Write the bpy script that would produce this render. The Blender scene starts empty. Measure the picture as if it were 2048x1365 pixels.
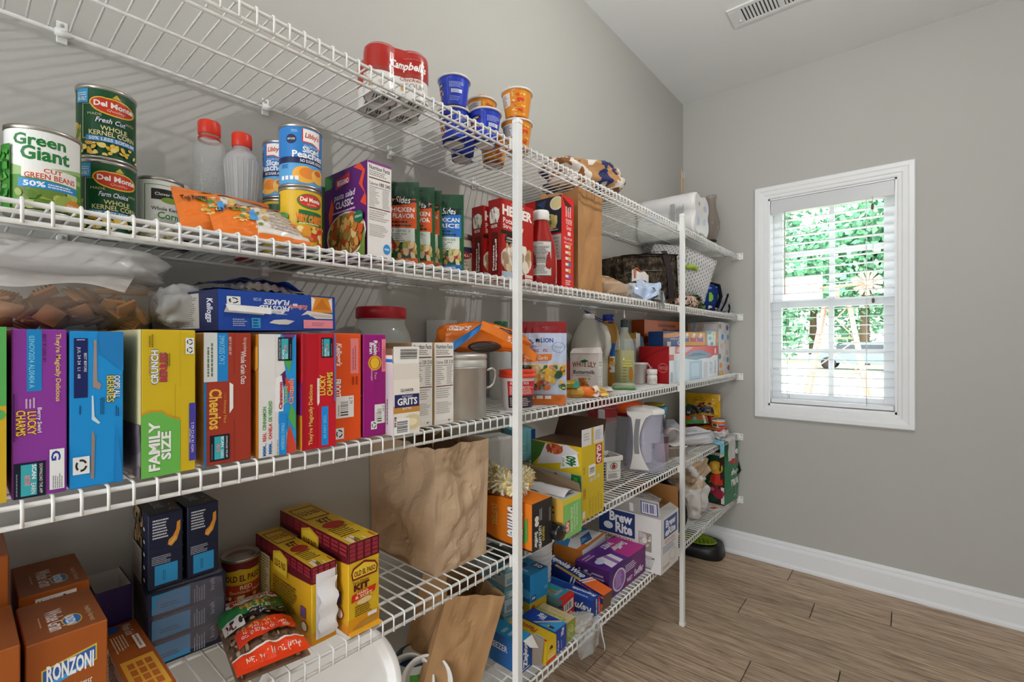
import bpy, bmesh, math, random
from mathutils import Vector, Matrix, noise
R = math.radians
random.seed(7)
scene = bpy.context.scene
COL = scene.collection

# ---------------------------------------------------------------- camera, world, light, exposure
cam_d = bpy.data.cameras.new('camera')
cam = bpy.data.objects.new('camera', cam_d)
COL.objects.link(cam)
cam.location = (1.089, -2.970, 1.234)
cam.rotation_euler = (R(90), 0, R(40.1))
cam_d.sensor_width = 36.0
cam_d.lens = 36.0 * 942.0 / 2048.0
cam_d.shift_y = 4.5 / 2048.0
cam_d.clip_start = 0.02
scene.camera = cam

wd = bpy.data.worlds.new('daylight'); scene.world = wd
wd.use_nodes = True
bg = wd.node_tree.nodes['Background']
bg.inputs[0].default_value = (0.93, 0.965, 1.0, 1); bg.inputs[1].default_value = 9.0
sun_d = bpy.data.lights.new('sun', 'SUN'); sun_d.energy = 6.0; sun_d.angle = R(2); sun_d.color = (1, .96, .9)
sun = bpy.data.objects.new('sun', sun_d); COL.objects.link(sun)
sun.rotation_euler = (R(38), R(12), R(20)); sun.location = (3, 6, 9)

vs = scene.view_settings
vs.view_transform = 'Standard'; vs.look = 'None'; vs.gamma = 1.0; vs.use_curve_mapping = False
vs.exposure = -0.72
LAMP = 1850.0          # radiance of the glass bulb of the ceiling lamp
LAMP_COL = (1.0, .985, .962)

# ---------------------------------------------------------------- colours and materials
def lin(c):
    return c / 12.92 if c <= 0.04045 else ((c + 0.055) / 1.055) ** 2.4
_hx = {}
def hx(c):
    if isinstance(c, tuple): return c
    v = _hx.get(c)
    if v is None:
        s = c
        if len(s) == 3: s = ''.join(k * 2 for k in s)
        v = tuple(lin(int(s[i:i + 2], 16) / 255) for i in (0, 2, 4)) + (1.0,)
        _hx[c] = v
    return v

def nodes(m):
    m.use_nodes = True
    nt = m.node_tree
    return nt, nt.nodes, nt.links, nt.nodes['Principled BSDF']
MATS = {}
def vmat(name, rough=.5, metal=0., bump=0., bscale=60., alpha=1., trans=0., spec=.5, vary=.06, coat=0., ior=1.45, stretch=(1, 1, 1)):
    """surface whose printed colours are stored on the mesh, with a little procedural mottling and relief"""
    m = bpy.data.materials.new(name); MATS[name] = m
    nt, N, L, b = nodes(m)
    at = N.new('ShaderNodeAttribute'); at.attribute_name = 'Col'
    tc = N.new('ShaderNodeTexCoord')
    mp = N.new('ShaderNodeMapping'); mp.inputs['Scale'].default_value = stretch
    L.new(tc.outputs['Object'], mp.inputs[0])
    nz = N.new('ShaderNodeTexNoise'); nz.inputs['Scale'].default_value = bscale; nz.inputs['Detail'].default_value = 5
    L.new(mp.outputs[0], nz.inputs['Vector'])
    mr = N.new('ShaderNodeMapRange'); mr.inputs[3].default_value = 1 - vary; mr.inputs[4].default_value = 1 + vary
    L.new(nz.outputs[0], mr.inputs[0])
    mx = N.new('ShaderNodeMix'); mx.data_type = 'RGBA'; mx.blend_type = 'MULTIPLY'; mx.inputs[0].default_value = 1
    L.new(at.outputs['Color'], mx.inputs[6]); L.new(mr.outputs[0], mx.inputs[7])
    L.new(mx.outputs[2], b.inputs['Base Color'])
    b.inputs['Roughness'].default_value = rough; b.inputs['Metallic'].default_value = metal
    b.inputs['Specular IOR Level'].default_value = spec; b.inputs['IOR'].default_value = ior
    b.inputs['Coat Weight'].default_value = coat
    if trans: b.inputs['Transmission Weight'].default_value = trans
    if alpha < 1:
        b.inputs['Alpha'].default_value = alpha
    if bump:
        bp = N.new('ShaderNodeBump'); bp.inputs['Strength'].default_value = bump; bp.inputs['Distance'].default_value = .004
        L.new(nz.outputs[0], bp.inputs['Height']); L.new(bp.outputs[0], b.inputs['Normal'])
    return m
vmat('card', .42, bscale=35, vary=.04, spec=.4)
vmat('paper', .75, bscale=40, vary=.07, bump=.15, spec=.25)
vmat('kraft', .8, bscale=26, vary=.12, bump=.35, spec=.2)
vmat('film', .22, bscale=45, vary=.05, bump=.25, spec=.6)
vmat('foil', .25, metal=.85, bscale=60, vary=.1, bump=.4)
vmat('tin', .28, metal=.9, bscale=80, vary=.08)
vmat('alu', .42, metal=.85, bscale=55, vary=.14, bump=.12, stretch=(1, 1, .5))
vmat('plastic', .35, bscale=20, vary=.03)
vmat('gloss', .15, bscale=20, vary=.03, coat=.4)
vmat('label', .38, bscale=30, vary=.03, spec=.45)
vmat('cloth', .9, bscale=260, vary=.22, bump=.5, spec=.15)
vmat('fluff', .95, bscale=120, vary=.2, bump=.6, spec=.1)
vmat('wire', .35, bscale=30, vary=.02, spec=.5)
vmat('paint', .38, bscale=18, vary=.02)
vmat('plasticclear', .12, alpha=.3, bscale=25, vary=.04, bump=.1, spec=.7)
vmat('milky', .35, alpha=.72, bscale=14, vary=.05, bump=.12, spec=.5)
vmat('bagclear', .2, alpha=.42, bscale=30, vary=.08, bump=.5, spec=.8)
vmat('thinbag', .2, alpha=.16, bscale=30, vary=.08, bump=.5, spec=.8)
vmat('cloudybag', .28, alpha=.78, bscale=26, vary=.06, bump=.5, spec=.7)
vmat('glass', .03, trans=1., ior=1.05, vary=.0, spec=.8)
vmat('oil', .1, alpha=.93, vary=.05, bscale=8, spec=.6)
vmat('leaf', .7, bscale=9, vary=.35, spec=.2)
vmat('lawn', .9, bscale=3, vary=.3, spec=.1)
vmat('rubber', .55, bscale=30, vary=.06)

def slatmat():
    m = bpy.data.materials.new('slat_vinyl'); MATS['slat_vinyl'] = m
    nt, N, L, b = nodes(m)
    b.inputs['Base Color'].default_value = hx('f4f6f7'); b.inputs['Roughness'].default_value = .4
    nz = N.new('ShaderNodeTexNoise'); nz.inputs['Scale'].default_value = 40
    tr = N.new('ShaderNodeBsdfTranslucent'); tr.inputs[0].default_value = (.9, .93, .95, 1)
    mx = N.new('ShaderNodeMixShader'); mr = N.new('ShaderNodeMapRange'); mr.inputs[3].default_value = .42; mr.inputs[4].default_value = .5
    L.new(nz.outputs[0], mr.inputs[0]); L.new(mr.outputs[0], mx.inputs[0]); L.new(b.outputs[0], mx.inputs[1]); L.new(tr.outputs[0], mx.inputs[2])
    L.new(mx.outputs[0], N['Material Output'].inputs[0])
slatmat()
def wallmat(name, col, bump=.06):
    m = bpy.data.materials.new(name); MATS[name] = m
    nt, N, L, b = nodes(m)
    tc = N.new('ShaderNodeTexCoord')
    nz = N.new('ShaderNodeTexNoise'); nz.inputs['Scale'].default_value = 220; nz.inputs['Detail'].default_value = 4
    n2 = N.new('ShaderNodeTexNoise'); n2.inputs['Scale'].default_value = 1.6; n2.inputs['Detail'].default_value = 3
    L.new(tc.outputs['Object'], nz.inputs['Vector']); L.new(tc.outputs['Object'], n2.inputs['Vector'])
    mx = N.new('ShaderNodeMix'); mx.data_type = 'RGBA'
    c = hx(col)
    mx.inputs[6].default_value = tuple(k * .96 for k in c[:3]) + (1,); mx.inputs[7].default_value = tuple(min(1, k * 1.04) for k in c[:3]) + (1,)
    L.new(n2.outputs[0], mx.inputs[0]); L.new(mx.outputs[2], b.inputs['Base Color'])
    b.inputs['Roughness'].default_value = .62; b.inputs['Specular IOR Level'].default_value = .3
    bp = N.new('ShaderNodeBump'); bp.inputs['Strength'].default_value = bump; bp.inputs['Distance'].default_value = .002
    L.new(nz.outputs[0], bp.inputs['Height']); L.new(bp.outputs[0], b.inputs['Normal'])
    return m
wallmat('wall_paint', 'b8b7b1'); wallmat('ceiling_paint', 'f0f0f0', .1)

def woodmat():
    m = bpy.data.materials.new('plank_wood'); MATS['plank_wood'] = m
    nt, N, L, b = nodes(m)
    tc = N.new('ShaderNodeTexCoord'); oi = N.new('ShaderNodeObjectInfo')
    ad = N.new('ShaderNodeVectorMath'); ad.operation = 'ADD'
    sc = N.new('ShaderNodeVectorMath'); sc.operation = 'SCALE'; sc.inputs[3].default_value = 37.
    cb = N.new('ShaderNodeCombineXYZ')
    for i in range(3): L.new(oi.outputs['Random'], cb.inputs[i])
    L.new(cb.outputs[0], sc.inputs[0]); L.new(tc.outputs['Object'], ad.inputs[0]); L.new(sc.outputs[0], ad.inputs[1])
    mp = N.new('ShaderNodeMapping'); mp.inputs['Scale'].default_value = (2.2, 26, 1)
    L.new(ad.outputs[0], mp.inputs[0])
    n1 = N.new('ShaderNodeTexNoise'); n1.inputs['Scale'].default_value = 2.2; n1.inputs['Detail'].default_value = 9; n1.inputs['Roughness'].default_value = .68; n1.inputs['Distortion'].default_value = .9
    L.new(mp.outputs[0], n1.inputs['Vector'])
    mp2 = N.new('ShaderNodeMapping'); mp2.inputs['Scale'].default_value = (6, 130, 1)
    L.new(ad.outputs[0], mp2.inputs[0])
    n2 = N.new('ShaderNodeTexNoise'); n2.inputs['Scale'].default_value = 2.0; n2.inputs['Detail'].default_value = 4
    L.new(mp2.outputs[0], n2.inputs['Vector'])
    mp3 = N.new('ShaderNodeMapping'); mp3.inputs['Scale'].default_value = (1.0, 7, 1)
    L.new(ad.outputs[0], mp3.inputs[0])
    wv = N.new('ShaderNodeTexWave'); wv.wave_type = 'RINGS'; wv.inputs['Scale'].default_value = 3.0; wv.inputs['Distortion'].default_value = 9; wv.inputs['Detail'].default_value = 3; wv.inputs['Detail Scale'].default_value = .8
    L.new(mp3.outputs[0], wv.inputs['Vector'])
    m1 = N.new('ShaderNodeMath'); m1.operation = 'MULTIPLY_ADD'; m1.inputs[1].default_value = .45
    L.new(n2.outputs[0], m1.inputs[0]); L.new(n1.outputs[0], m1.inputs[2])
    m2 = N.new('ShaderNodeMath'); m2.operation = 'MULTIPLY_ADD'; m2.inputs[1].default_value = .10
    L.new(wv.outputs[0], m2.inputs[0]); L.new(m1.outputs[0], m2.inputs[2])
    rp = N.new('ShaderNodeValToRGB')
    e = rp.color_ramp.elements
    e[0].position = .52; e[0].color = hx('6d5b4c'); e[1].position = .94; e[1].color = hx('d3bb9f')
    k = e.new(.72); k.color = hx('ac937c')
    L.new(m2.outputs[0], rp.inputs[0])
    hs = N.new('ShaderNodeHueSaturation')
    mr = N.new('ShaderNodeMapRange'); mr.inputs[3].default_value = .86; mr.inputs[4].default_value = 1.14
    L.new(oi.outputs['Random'], mr.inputs[0]); L.new(mr.outputs[0], hs.inputs['Value']); L.new(rp.outputs[0], hs.inputs['Color'])
    L.new(hs.outputs[0], b.inputs['Base Color'])
    b.inputs['Roughness'].default_value = .5; b.inputs['Specular IOR Level'].default_value = .35
    bp = N.new('ShaderNodeBump'); bp.inputs['Strength'].default_value = .25; bp.inputs['Distance'].default_value = .002
    L.new(m1.outputs[0], bp.inputs['Height']); L.new(bp.outputs[0], b.inputs['Normal'])
woodmat()
def emit(name, col, s):
    m = bpy.data.materials.new(name); MATS[name] = m
    nt, N, L, b = nodes(m)
    b.inputs['Base Color'].default_value = (.8, .8, .8, 1)
    b.inputs['Emission Color'].default_value = tuple(col) + (1,); b.inputs['Emission Strength'].default_value = s
emit('lamp_glass', LAMP_COL, LAMP)

# ---------------------------------------------------------------- mesh builder
class MB:
    def __init__(s): s.v = []; s.f = []; s.c = []; s.sm = []
    def add(s, vs, fs, col, smooth=False, M=None):
        o = len(s.v)
        if M is not None: vs = [M @ Vector(p) for p in vs]
        s.v.extend([tuple(p) for p in vs])
        c = hx(col) if not isinstance(col, list) else None
        for i, f in enumerate(fs):
            s.f.append(tuple(o + k for k in f)); s.c.append(c if c else hx(col[i])); s.sm.append(smooth)
        return s
    def box(s, a, b, col, ch=0., M=None):
        """axis aligned box from corner a to corner b, chamfered by ch; col one colour or dict of faces F L R K T B"""
        x0, y0, z0 = a; x1, y1, z1 = b
        ch = min(ch, .45 * min(abs(x1 - x0), abs(y1 - y0), abs(z1 - z0)))
        d = col if isinstance(col, dict) else None
        def g(k): return (d.get(k) or d.get('*') or '888') if d else col
        if ch <= 0:
            vs = [(x, y, z) for x in (x0, x1) for y in (y0, y1) for z in (z0, z1)]
            fs = [(4, 6, 7, 5), (0, 4, 5, 1), (6, 2, 3, 7), (2, 0, 1, 3), (5, 7, 3, 1), (0, 2, 6, 4)]
            return s.add(vs, fs, [g(k) for k in 'FLRKTB'], False, M)
        vs = []; ix = {}
        for i, X in enumerate((x0, x1)):
            for j, Y in enumerate((y0, y1)):
                for k, Z in enumerate((z0, z1)):
                    sx, sy, sz = (1 - 2 * i) * ch, (1 - 2 * j) * ch, (1 - 2 * k) * ch
                    for ax, p in enumerate(((X, Y + sy, Z + sz), (X + sx, Y, Z + sz), (X + sx, Y + sy, Z))):
                        ix[i, j, k, ax] = len(vs); vs.append(p)
        I = lambda i, j, k, a: ix[i, j, k, a]
        fs = [(I(1,0,0,0), I(1,1,0,0), I(1,1,1,0), I(1,0,1,0)), (I(0,0,0,1), I(1,0,0,1), I(1,0,1,1), I(0,0,1,1)),
              (I(1,1,0,1), I(0,1,0,1), I(0,1,1,1), I(1,1,1,1)), (I(0,1,0,0), I(0,0,0,0), I(0,0,1,0), I(0,1,1,0)),
              (I(0,0,1,2), I(1,0,1,2), I(1,1,1,2), I(0,1,1,2)), (I(0,1,0,2), I(1,1,0,2), I(1,0,0,2), I(0,0,0,2))]
        cs = [g(k) for k in 'FLRKTB']
        for i in (0, 1):
            for j in (0, 1):
                fs.append((I(i,j,0,0), I(i,j,1,0), I(i,j,1,1), I(i,j,0,1))); cs.append(g('F' if i else 'K'))
                fs.append((I(i,0,j,0), I(i,1,j,0), I(i,1,j,2), I(i,0,j,2))); cs.append(g('F' if i else 'K'))
                fs.append((I(0,i,j,1), I(1,i,j,1), I(1,i,j,2), I(0,i,j,2))); cs.append(g('R' if i else 'L'))
                for k in (0, 1):
                    fs.append((I(i,j,k,0), I(i,j,k,1), I(i,j,k,2))); cs.append(g('F' if i else 'K'))
        return s.add(vs, fs, cs, False, M)
    def tube(s, pts, r, col, n=6, caps=True, M=None):
        pts = [Vector(p) for p in pts]
        rs = r if isinstance(r, (list, tuple)) else [r] * len(pts)
        vs = []; m = len(pts)
        up = None
        for i, p in enumerate(pts):
            t = (pts[min(i + 1, m - 1)] - pts[max(i - 1, 0)]).normalized()
            if up is None:
                up = Vector((0, 0, 1)) if abs(t.z) < .9 else Vector((1, 0, 0))
            a = t.cross(up)
            if a.length < 1e-6: a = t.cross(Vector((0, 1, 0)))
            a.normalize(); b = a.cross(t).normalized(); up = b
            for k in range(n):
                q = 2 * math.pi * k / n
                vs.append(p + rs[i] * (math.cos(q) * a + math.sin(q) * b))
        fs = []
        for i in range(m - 1):
            for k in range(n):
                k2 = (k + 1) % n
                fs.append((i * n + k, i * n + k2, (i + 1) * n + k2, (i + 1) * n + k))
        if caps:
            fs.append(tuple(range(n - 1, -1, -1))); fs.append(tuple((m - 1) * n + k for k in range(n)))
        return s.add(vs, fs, col, True, M)
    def lathe(s, prof, col, n=28, c=(0, 0, 0), M=None, capb=True, capt=True, sq=None, smooth=True):
        """prof: list of (r, z) or (r, z, colour for the band above); sq=(ex,ey) squashes the section; r may be (rx, ry)"""
        vs = []; cols = []; fs = []
        m = len(prof)
        for p in prof:
            for k in range(n):
                q = 2 * math.pi * k / n
                ca, sa = math.cos(q), math.sin(q)
                if sq:   # rounded square section
                    e = sq
                    ca = math.copysign(abs(ca) ** e, ca); sa = math.copysign(abs(sa) ** e, sa)
                rx, ry = p[0] if isinstance(p[0], tuple) else (p[0], p[0])
                vs.append((c[0] + rx * ca, c[1] + ry * sa, c[2] + p[1]))
        for i in range(m - 1):
            cc = prof[i][2] if len(prof[i]) > 2 else col
            for k in range(n):
                k2 = (k + 1) % n
                fs.append((i * n + k, i * n + k2, (i + 1) * n + k2, (i + 1) * n + k)); cols.append(cc)
        s.add(vs, fs, cols, smooth, M)
        o = len(vs)
        if capb: s.add(vs[:n], [tuple(range(n - 1, -1, -1))], prof[0][2] if len(prof[0]) > 2 else col, False, M)
        if capt: s.add(vs[-n:], [tuple(range(n))], prof[-1][2] if len(prof[-1]) > 2 else col, False, M)
        return s
    def grid(s, fn, nu, nv, col, smooth=True, M=None, cu=False):
        """fn(u,v)->(x,y,z) for u,v in 0..1; col colour or function(u,v)"""
        vs = [fn(i / nu, j / nv) for j in range(nv + 1) for i in range(nu + (0 if cu else 1))]
        w = nu if cu else nu + 1
        fs = []; cs = []
        for j in range(nv):
            for i in range(nu):
                i2 = (i + 1) % w
                fs.append((j * w + i, j * w + i2, (j + 1) * w + i2, (j + 1) * w + i))
                cs.append(col((i + .5) / nu, (j + .5) / nv) if callable(col) else col)
        return s.add(vs, fs, cs, smooth, M)
    def ball(s, c, r, col, n=16, m=10, M=None):
        rx, ry, rz = r if isinstance(r, tuple) else (r, r, r)
        def fn(u, v):
            a = 2 * math.pi * u; b = math.pi * (v - .5)
            return (c[0] + rx * math.cos(a) * math.cos(b), c[1] + ry * math.sin(a) * math.cos(b), c[2] + rz * math.sin(b))
        return s.grid(fn, n, m, col, True, M, True)
    def build(s, name, mat, parent=None, label=None, kind=None):
        me = bpy.data.meshes.new(name)
        me.from_pydata(s.v, [], s.f)
        me.polygons.foreach_set('use_smooth', s.sm)
        ca = me.color_attributes.new('Col', 'FLOAT_COLOR', 'CORNER')
        buf = []
        for f, c in zip(s.f, s.c): buf.extend(c * len(f))
        ca.data.foreach_set('color', buf)
        me.materials.append(MATS[mat])
        me.update()
        return link(name, me, parent, label, kind)

def link(name, me, parent=None, label=None, kind=None):
    o = bpy.data.objects.new(name, me); COL.objects.link(o)
    if parent is not None: o.parent = parent
    if label: o['label'] = label
    if kind: o['kind'] = kind
    return o
def thing(name, label, cat, loc=(0, 0, 0), rz=0., group=None, rot=None):
    o = bpy.data.objects.new(name, None); COL.objects.link(o)
    o.empty_display_size = .05
    o.location = loc; o.rotation_euler = rot if rot else (0, 0, R(rz))
    o['label'] = label; o['category'] = cat
    if group: o['group'] = group
    return o
def copy_tree(o, parent=None):
    c = o.copy(); COL.objects.link(c)
    if parent: c.parent = parent
    for ch in o.children: copy_tree(ch, c)
    return c
def structure(o): o['kind'] = 'structure'; return o

# ---------------------------------------------------------------- flat print
_txt = {}
def text_mesh(t, bold=0., shear=0.):
    key = (t, bold, shear)
    if key in _txt: return _txt[key]
    cu = bpy.data.curves.new('lettering', 'FONT'); cu.body = t; cu.resolution_u = 2; cu.fill_mode = 'BOTH'
    cu.offset = bold; cu.shear = shear
    ob = bpy.data.objects.new('lettering', cu)
    me = bpy.data.meshes.new_from_object(ob)
    vs = [(v.co.x, v.co.y) for v in me.vertices]; fs = [tuple(p.vertices) for p in me.polygons]
    bpy.data.objects.remove(ob); bpy.data.curves.remove(cu); bpy.data.meshes.remove(me)
    if vs:
        x0 = min(v[0] for v in vs); x1 = max(v[0] for v in vs); y0 = min(v[1] for v in vs); y1 = max(v[1] for v in vs)
        vs = [((v[0] - x0) / max(1e-6, x1 - x0), (v[1] - y0) / max(1e-6, y1 - y0)) for v in vs]
    _txt[key] = (vs, fs)
    return _txt[key]

class Art:
    """printed matter in unit coordinates (u right, v up) of one face"""
    def __init__(s): s.e = []; s.rnd = random.Random(11)
    def P(s, pts, col): s.e.append(([tuple(p) for p in pts], [tuple(range(len(pts)))], col)); return s
    def R(s, a, b, c, d, col): return s.P([(a, b), (c, b), (c, d), (a, d)], col)
    def E(s, cx, cy, rx, ry, col, n=20): return s.P([(cx + rx * math.cos(2 * math.pi * k / n), cy + ry * math.sin(2 * math.pi * k / n)) for k in range(n)], col)
    def ring(s, cx, cy, rx, ry, t, col, n=24, a0=0., a1=360.):
        vs = []; fs = []
        for k in range(n + 1):
            q = R(a0 + (a1 - a0) * k / n)
            vs += [(cx + rx * math.cos(q), cy + ry * math.sin(q)), (cx + rx * (1 - t) * math.cos(q), cy + ry * (1 - t) * math.sin(q))]
            if k: fs.append((2 * k - 2, 2 * k - 1, 2 * k + 1, 2 * k))
        s.e.append((vs, fs, col)); return s
    def T(s, t, a, b, c, d, col, rot=0, bold=0., shear=0., out=None, ob=.03, arc=0.):
        """text fitted to the rectangle a,b..c,d; rot in quarter turns counter clockwise; out = outline colour"""
        if out: s.T(t, a - (c - a) * .012, b - (d - b) * .02, c + (c - a) * .012, d + (d - b) * .02, out, rot, bold + ob, shear, None, 0, arc)
        vs, fs = text_mesh(t, bold, shear)
        if not vs: return s
        o = []
        for x, y in vs:
            if rot == 1: x, y = 1 - y, x
            elif rot == 2: x, y = 1 - x, 1 - y
            elif rot == 3: x, y = y, 1 - x
            if arc: y = y + arc * (1 - (2 * x - 1) ** 2)
            o.append((a + x * (c - a), b + y * (d - b)))
        s.e.append((o, fs, col)); return s
    def lines(s, a, b, c, d, n, col, rot=0, fill=.5, ragged=.3):
        """n lines of small illegible print"""
        vs = []; fs = []
        for i in range(n):
            y0 = i / n + (1 - fill) / n / 2; y1 = y0 + fill / n
            x = 0.; end = 1 - s.rnd.random() * ragged
            while x < end:
                w = .04 + s.rnd.random() * .10
                x2 = min(end, x + w)
                q = [(x, y0), (x2, y0), (x2, y1), (x, y1)]
                if rot % 2: q = [(1 - yy, xx) for xx, yy in q]
                k = len(vs)
                vs += [(a + xx * (c - a), b + yy * (d - b)) for xx, yy in q]; fs.append((k, k + 1, k + 2, k + 3))
                x = x2 + .018
        s.e.append((vs, fs, col)); return s
    def bars(s, a, b, c, d, col='222', n=22, rot=0):
        vs = []; fs = []; x = 0.
        while x < 1:
            w = s.rnd.choice((.6, 1, 1.6)) / n
            q = [(x, 0), (min(1, x + w), 0), (min(1, x + w), 1), (x, 1)]
            if rot % 2: q = [(yy, xx) for xx, yy in q]
            k = len(vs)
            vs += [(a + xx * (c - a), b + yy * (d - b)) for xx, yy in q]; fs.append((k, k + 1, k + 2, k + 3))
            x += w + s.rnd.choice((.5, .8, 1.4)) / n
        s.e.append((vs, fs, col)); return s
    def blobs(s, a, b, c, d, n, cols, r0, r1, asp=1., clip=None):
        """a picture of food: many small overlapping pieces; clip=(cx,cy,rx,ry) keeps them in an ellipse"""
        for i in range(n):
            for t in range(12):
                x = a + s.rnd.random() * (c - a); y = b + s.rnd.random() * (d - b)
                if not clip or ((x - clip[0]) / clip[2]) ** 2 + ((y - clip[1]) / clip[3]) ** 2 < .88: break
            r = r0 + s.rnd.random() * (r1 - r0); q = s.rnd.random() * 3.14; e = .45 + .5 * s.rnd.random()
            pts = []
            for k in range(9):
                w = 2 * math.pi * k / 9; px = r * math.cos(w); py = r * e * math.sin(w)
                X, Y = x + px * math.cos(q) - py * math.sin(q), y + (px * math.sin(q) + py * math.cos(q)) * asp
                pts.append((min(c, max(a, X)), min(d, max(b, Y))))
            s.P(pts, s.rnd.choice(cols))
        return s
    def put(s, mb, surf, step=0., off0=.00025, doff=.00005, both=False):
        for i, (vs, fs, col) in enumerate(s.e):
            vs = [(min(1., max(0., x)), min(1., max(0., y))) for x, y in vs]
            off = off0 + doff * i
            if step:
                bm = bmesh.new()
                bv = [bm.verts.new((x, y, 0)) for x, y in vs]
                for f in fs:
                    try: bm.faces.new([bv[k] for k in f])
                    except ValueError: pass
                xs = [x for x, y in vs]
                k = math.floor(min(xs) / step) + 1
                while k * step < max(xs):
                    bmesh.ops.bisect_plane(bm, geom=bm.verts[:] + bm.edges[:] + bm.faces[:], plane_co=(k * step, 0, 0), plane_no=(1, 0, 0)); k += 1
                if both:
                    ys = [y for x, y in vs]; k = math.floor(min(ys) / step) + 1
                    while k * step < max(ys):
                        bmesh.ops.bisect_plane(bm, geom=bm.verts[:] + bm.edges[:] + bm.faces[:], plane_co=(0, k * step, 0), plane_no=(0, 1, 0)); k += 1
                bm.verts.index_update()
                vs = [(v.co.x, v.co.y) for v in bm.verts]; fs = [tuple(v.index for v in f.verts) for f in bm.faces]
                bm.free()
            mb.add([surf(x, y, off) for x, y in vs], fs, col)
        return mb
def flat(O, U, V):
    O, U, V = Vector(O), Vector(U), Vector(V); n = U.cross(V).normalized()
    return lambda u, v, o: O + u * U + v * V + n * o
def bent(O, U, V, fn):
    """flat face bulged along its normal by fn(u,v)"""
    O, U, V = Vector(O), Vector(U), Vector(V); n = U.cross(V).normalized()
    return lambda u, v, o: O + u * U + v * V + n * (o + fn(u, v))
def round_surf(r, z0, z1, a0, a1, c=(0, 0)):
    """cylinder, cone or lathed wall; u runs counter clockwise from angle a0 to a1 (degrees), r a number or function of v"""
    def f(u, v, o):
        q = R(a0 + (a1 - a0) * u); rr = (r(v) if callable(r) else r) + o
        return Vector((c[0] + rr * math.cos(q), c[1] + rr * math.sin(q), z0 + (z1 - z0) * v))
    return f

PN = {'F': 'front_print', 'L': 'side_print', 'R': 'far_side_print', 'T': 'top_print', 'B': 'bottom_print', 'K': 'back_print'}
def faces_of(d, w, h):
    a, b = d / 2, w / 2
    return {'F': flat((a, -b, 0), (0, w, 0), (0, 0, h)), 'L': flat((-a, -b, 0), (d, 0, 0), (0, 0, h)),
            'R': flat((a, b, 0), (-d, 0, 0), (0, 0, h)), 'T': flat((a, -b, h), (0, w, 0), (-d, 0, 0)),
            'B': flat((-a, -b, 0), (0, w, 0), (d, 0, 0)), 'K': flat((-a, b, 0), (0, -w, 0), (0, 0, h))}
def carton(name, label, cat, loc, dims, col, art, rz=0., mat='card', group=None, rot=None, ch=.0012, body='body'):
    """a box standing on its base: local +x is its front, dims = depth x, width y, height z"""
    d, w, h = dims
    t = thing(name, label, cat, loc, rz, group, rot)
    bo = MB().box((-d / 2, -w / 2, 0), (d / 2, w / 2, h), col, ch).build(body, mat, t)
    F = faces_of(d, w, h)
    for k, a in art.items():
        m = MB(); a.put(m, F[k]); m.build(PN[k], mat, bo)
    return t
# ---------------------------------------------------------------- the room
RX, RY = 1.80, -5.00      # right wall and rear wall
CH = 2.74
WX0, WX1, WZ0, WZ1 = .483, 1.046, .884, 2.046   # window opening
def plain(name, boxes, mat, parent=None, col='888', kind='structure', ch=0.):
    m = MB()
    for a, b in boxes: m.box(a, b, col, ch)
    return m.build(name, mat, parent, None, kind)
plain('wall_left', [((-.12, RY - .1, 0), (0, .12, CH))], 'wall_paint')
plain('wall_back', [((0, 0, 0), (WX0, .12, CH)), ((WX1, 0, 0), (RX + .12, .12, CH)), ((WX0, 0, 0), (WX1, .12, WZ0)), ((WX0, 0, WZ1), (WX1, .12, CH))], 'wall_paint')
plain('wall_right', [((RX, RY - .1, 0), (RX + .12, 0, CH))], 'wall_paint')
plain('wall_rear', [((0, RY - .1, 0), (.12, RY, CH)), ((1.68, RY - .1, 0), (RX, RY, CH)), ((.12, RY - .1, 2.30), (1.68, RY, CH))], 'wall_paint')  # wide unseen opening, added so the sky fills the room with light
plain('ceiling', [((-.12, RY - .1, CH), (RX + .12, .12, CH + .1))], 'ceiling_paint')
fl = plain('floor', [((-.12, RY - .1, -.08), (RX + .12, .12, -.012))], 'rubber', None, '1c1612')
# planks laid across the room
PW = .158
joints = {0: .607, 1: 1.03, 2: .748, 3: .49, 4: 1.25, 5: .892, 6: .62, 7: .222}
pk = {}
for i in range(33):
    y1 = -.017 - i * PW if i else .0
    y0 = -.017 - (i + 1) * PW
    if y0 < RY: y0 = RY
    if y1 <= RY: break
    j = joints.get(i, (i * .47) % 1.2)
    xs = [0.] + [j + k * 1.22 for k in range(-1, 3) if .04 < j + k * 1.22 < RX - .04] + [RX]
    for a, b in zip(xs, xs[1:]):
        g = .0016
        L_, W_ = b - a - 2 * g, y1 - y0 - 2 * g
        key = (round(L_, 3), round(W_, 3))
        if key not in pk:
            m = MB(); m.box((-L_ / 2, -W_ / 2, -.012), (L_ / 2, W_ / 2, 0), '806a58', .0014)
            me_o = m.build('plank', 'plank_wood', fl); pk[key] = me_o.data
        else:
            me_o = link('plank', pk[key], fl)
        me_o.location = ((a + b) / 2, (y0 + y1) / 2, 0)

def baseboard(name, p, q, nrm, parent=None):
    """moulded skirting from p to q on the floor, nrm points into the room"""
    p, q, n = Vector(p), Vector(q), Vector(nrm)
    prof = [(0, 0), (.024, 0), (.024, .012), (.020, .019), (.016, .022), (.016, .098), (.0145, .101), (.0145, .104), (.012, .112), (.012, .122), (.007, .130), (.004, .134), (0, .134)]
    m = MB(); k = len(prof)
    vs = [p + n * a + Vector((0, 0, b)) for a, b in prof] + [q + n * a + Vector((0, 0, b)) for a, b in prof]
    m.add(vs, [(i, i + 1, k + i + 1, k + i) for i in range(k - 1)], 'eef0f2')
    return m.build(name, 'paint', parent, None, 'structure')
baseboard('baseboard_back', (0, 0, 0), (RX, 0, 0), (0, -1, 0))
baseboard('baseboard_left', (0, RY, 0), (0, 0, 0), (1, 0, 0))
baseboard('baseboard_right', (RX, 0, 0), (RX, RY, 0), (-1, 0, 0))

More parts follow.
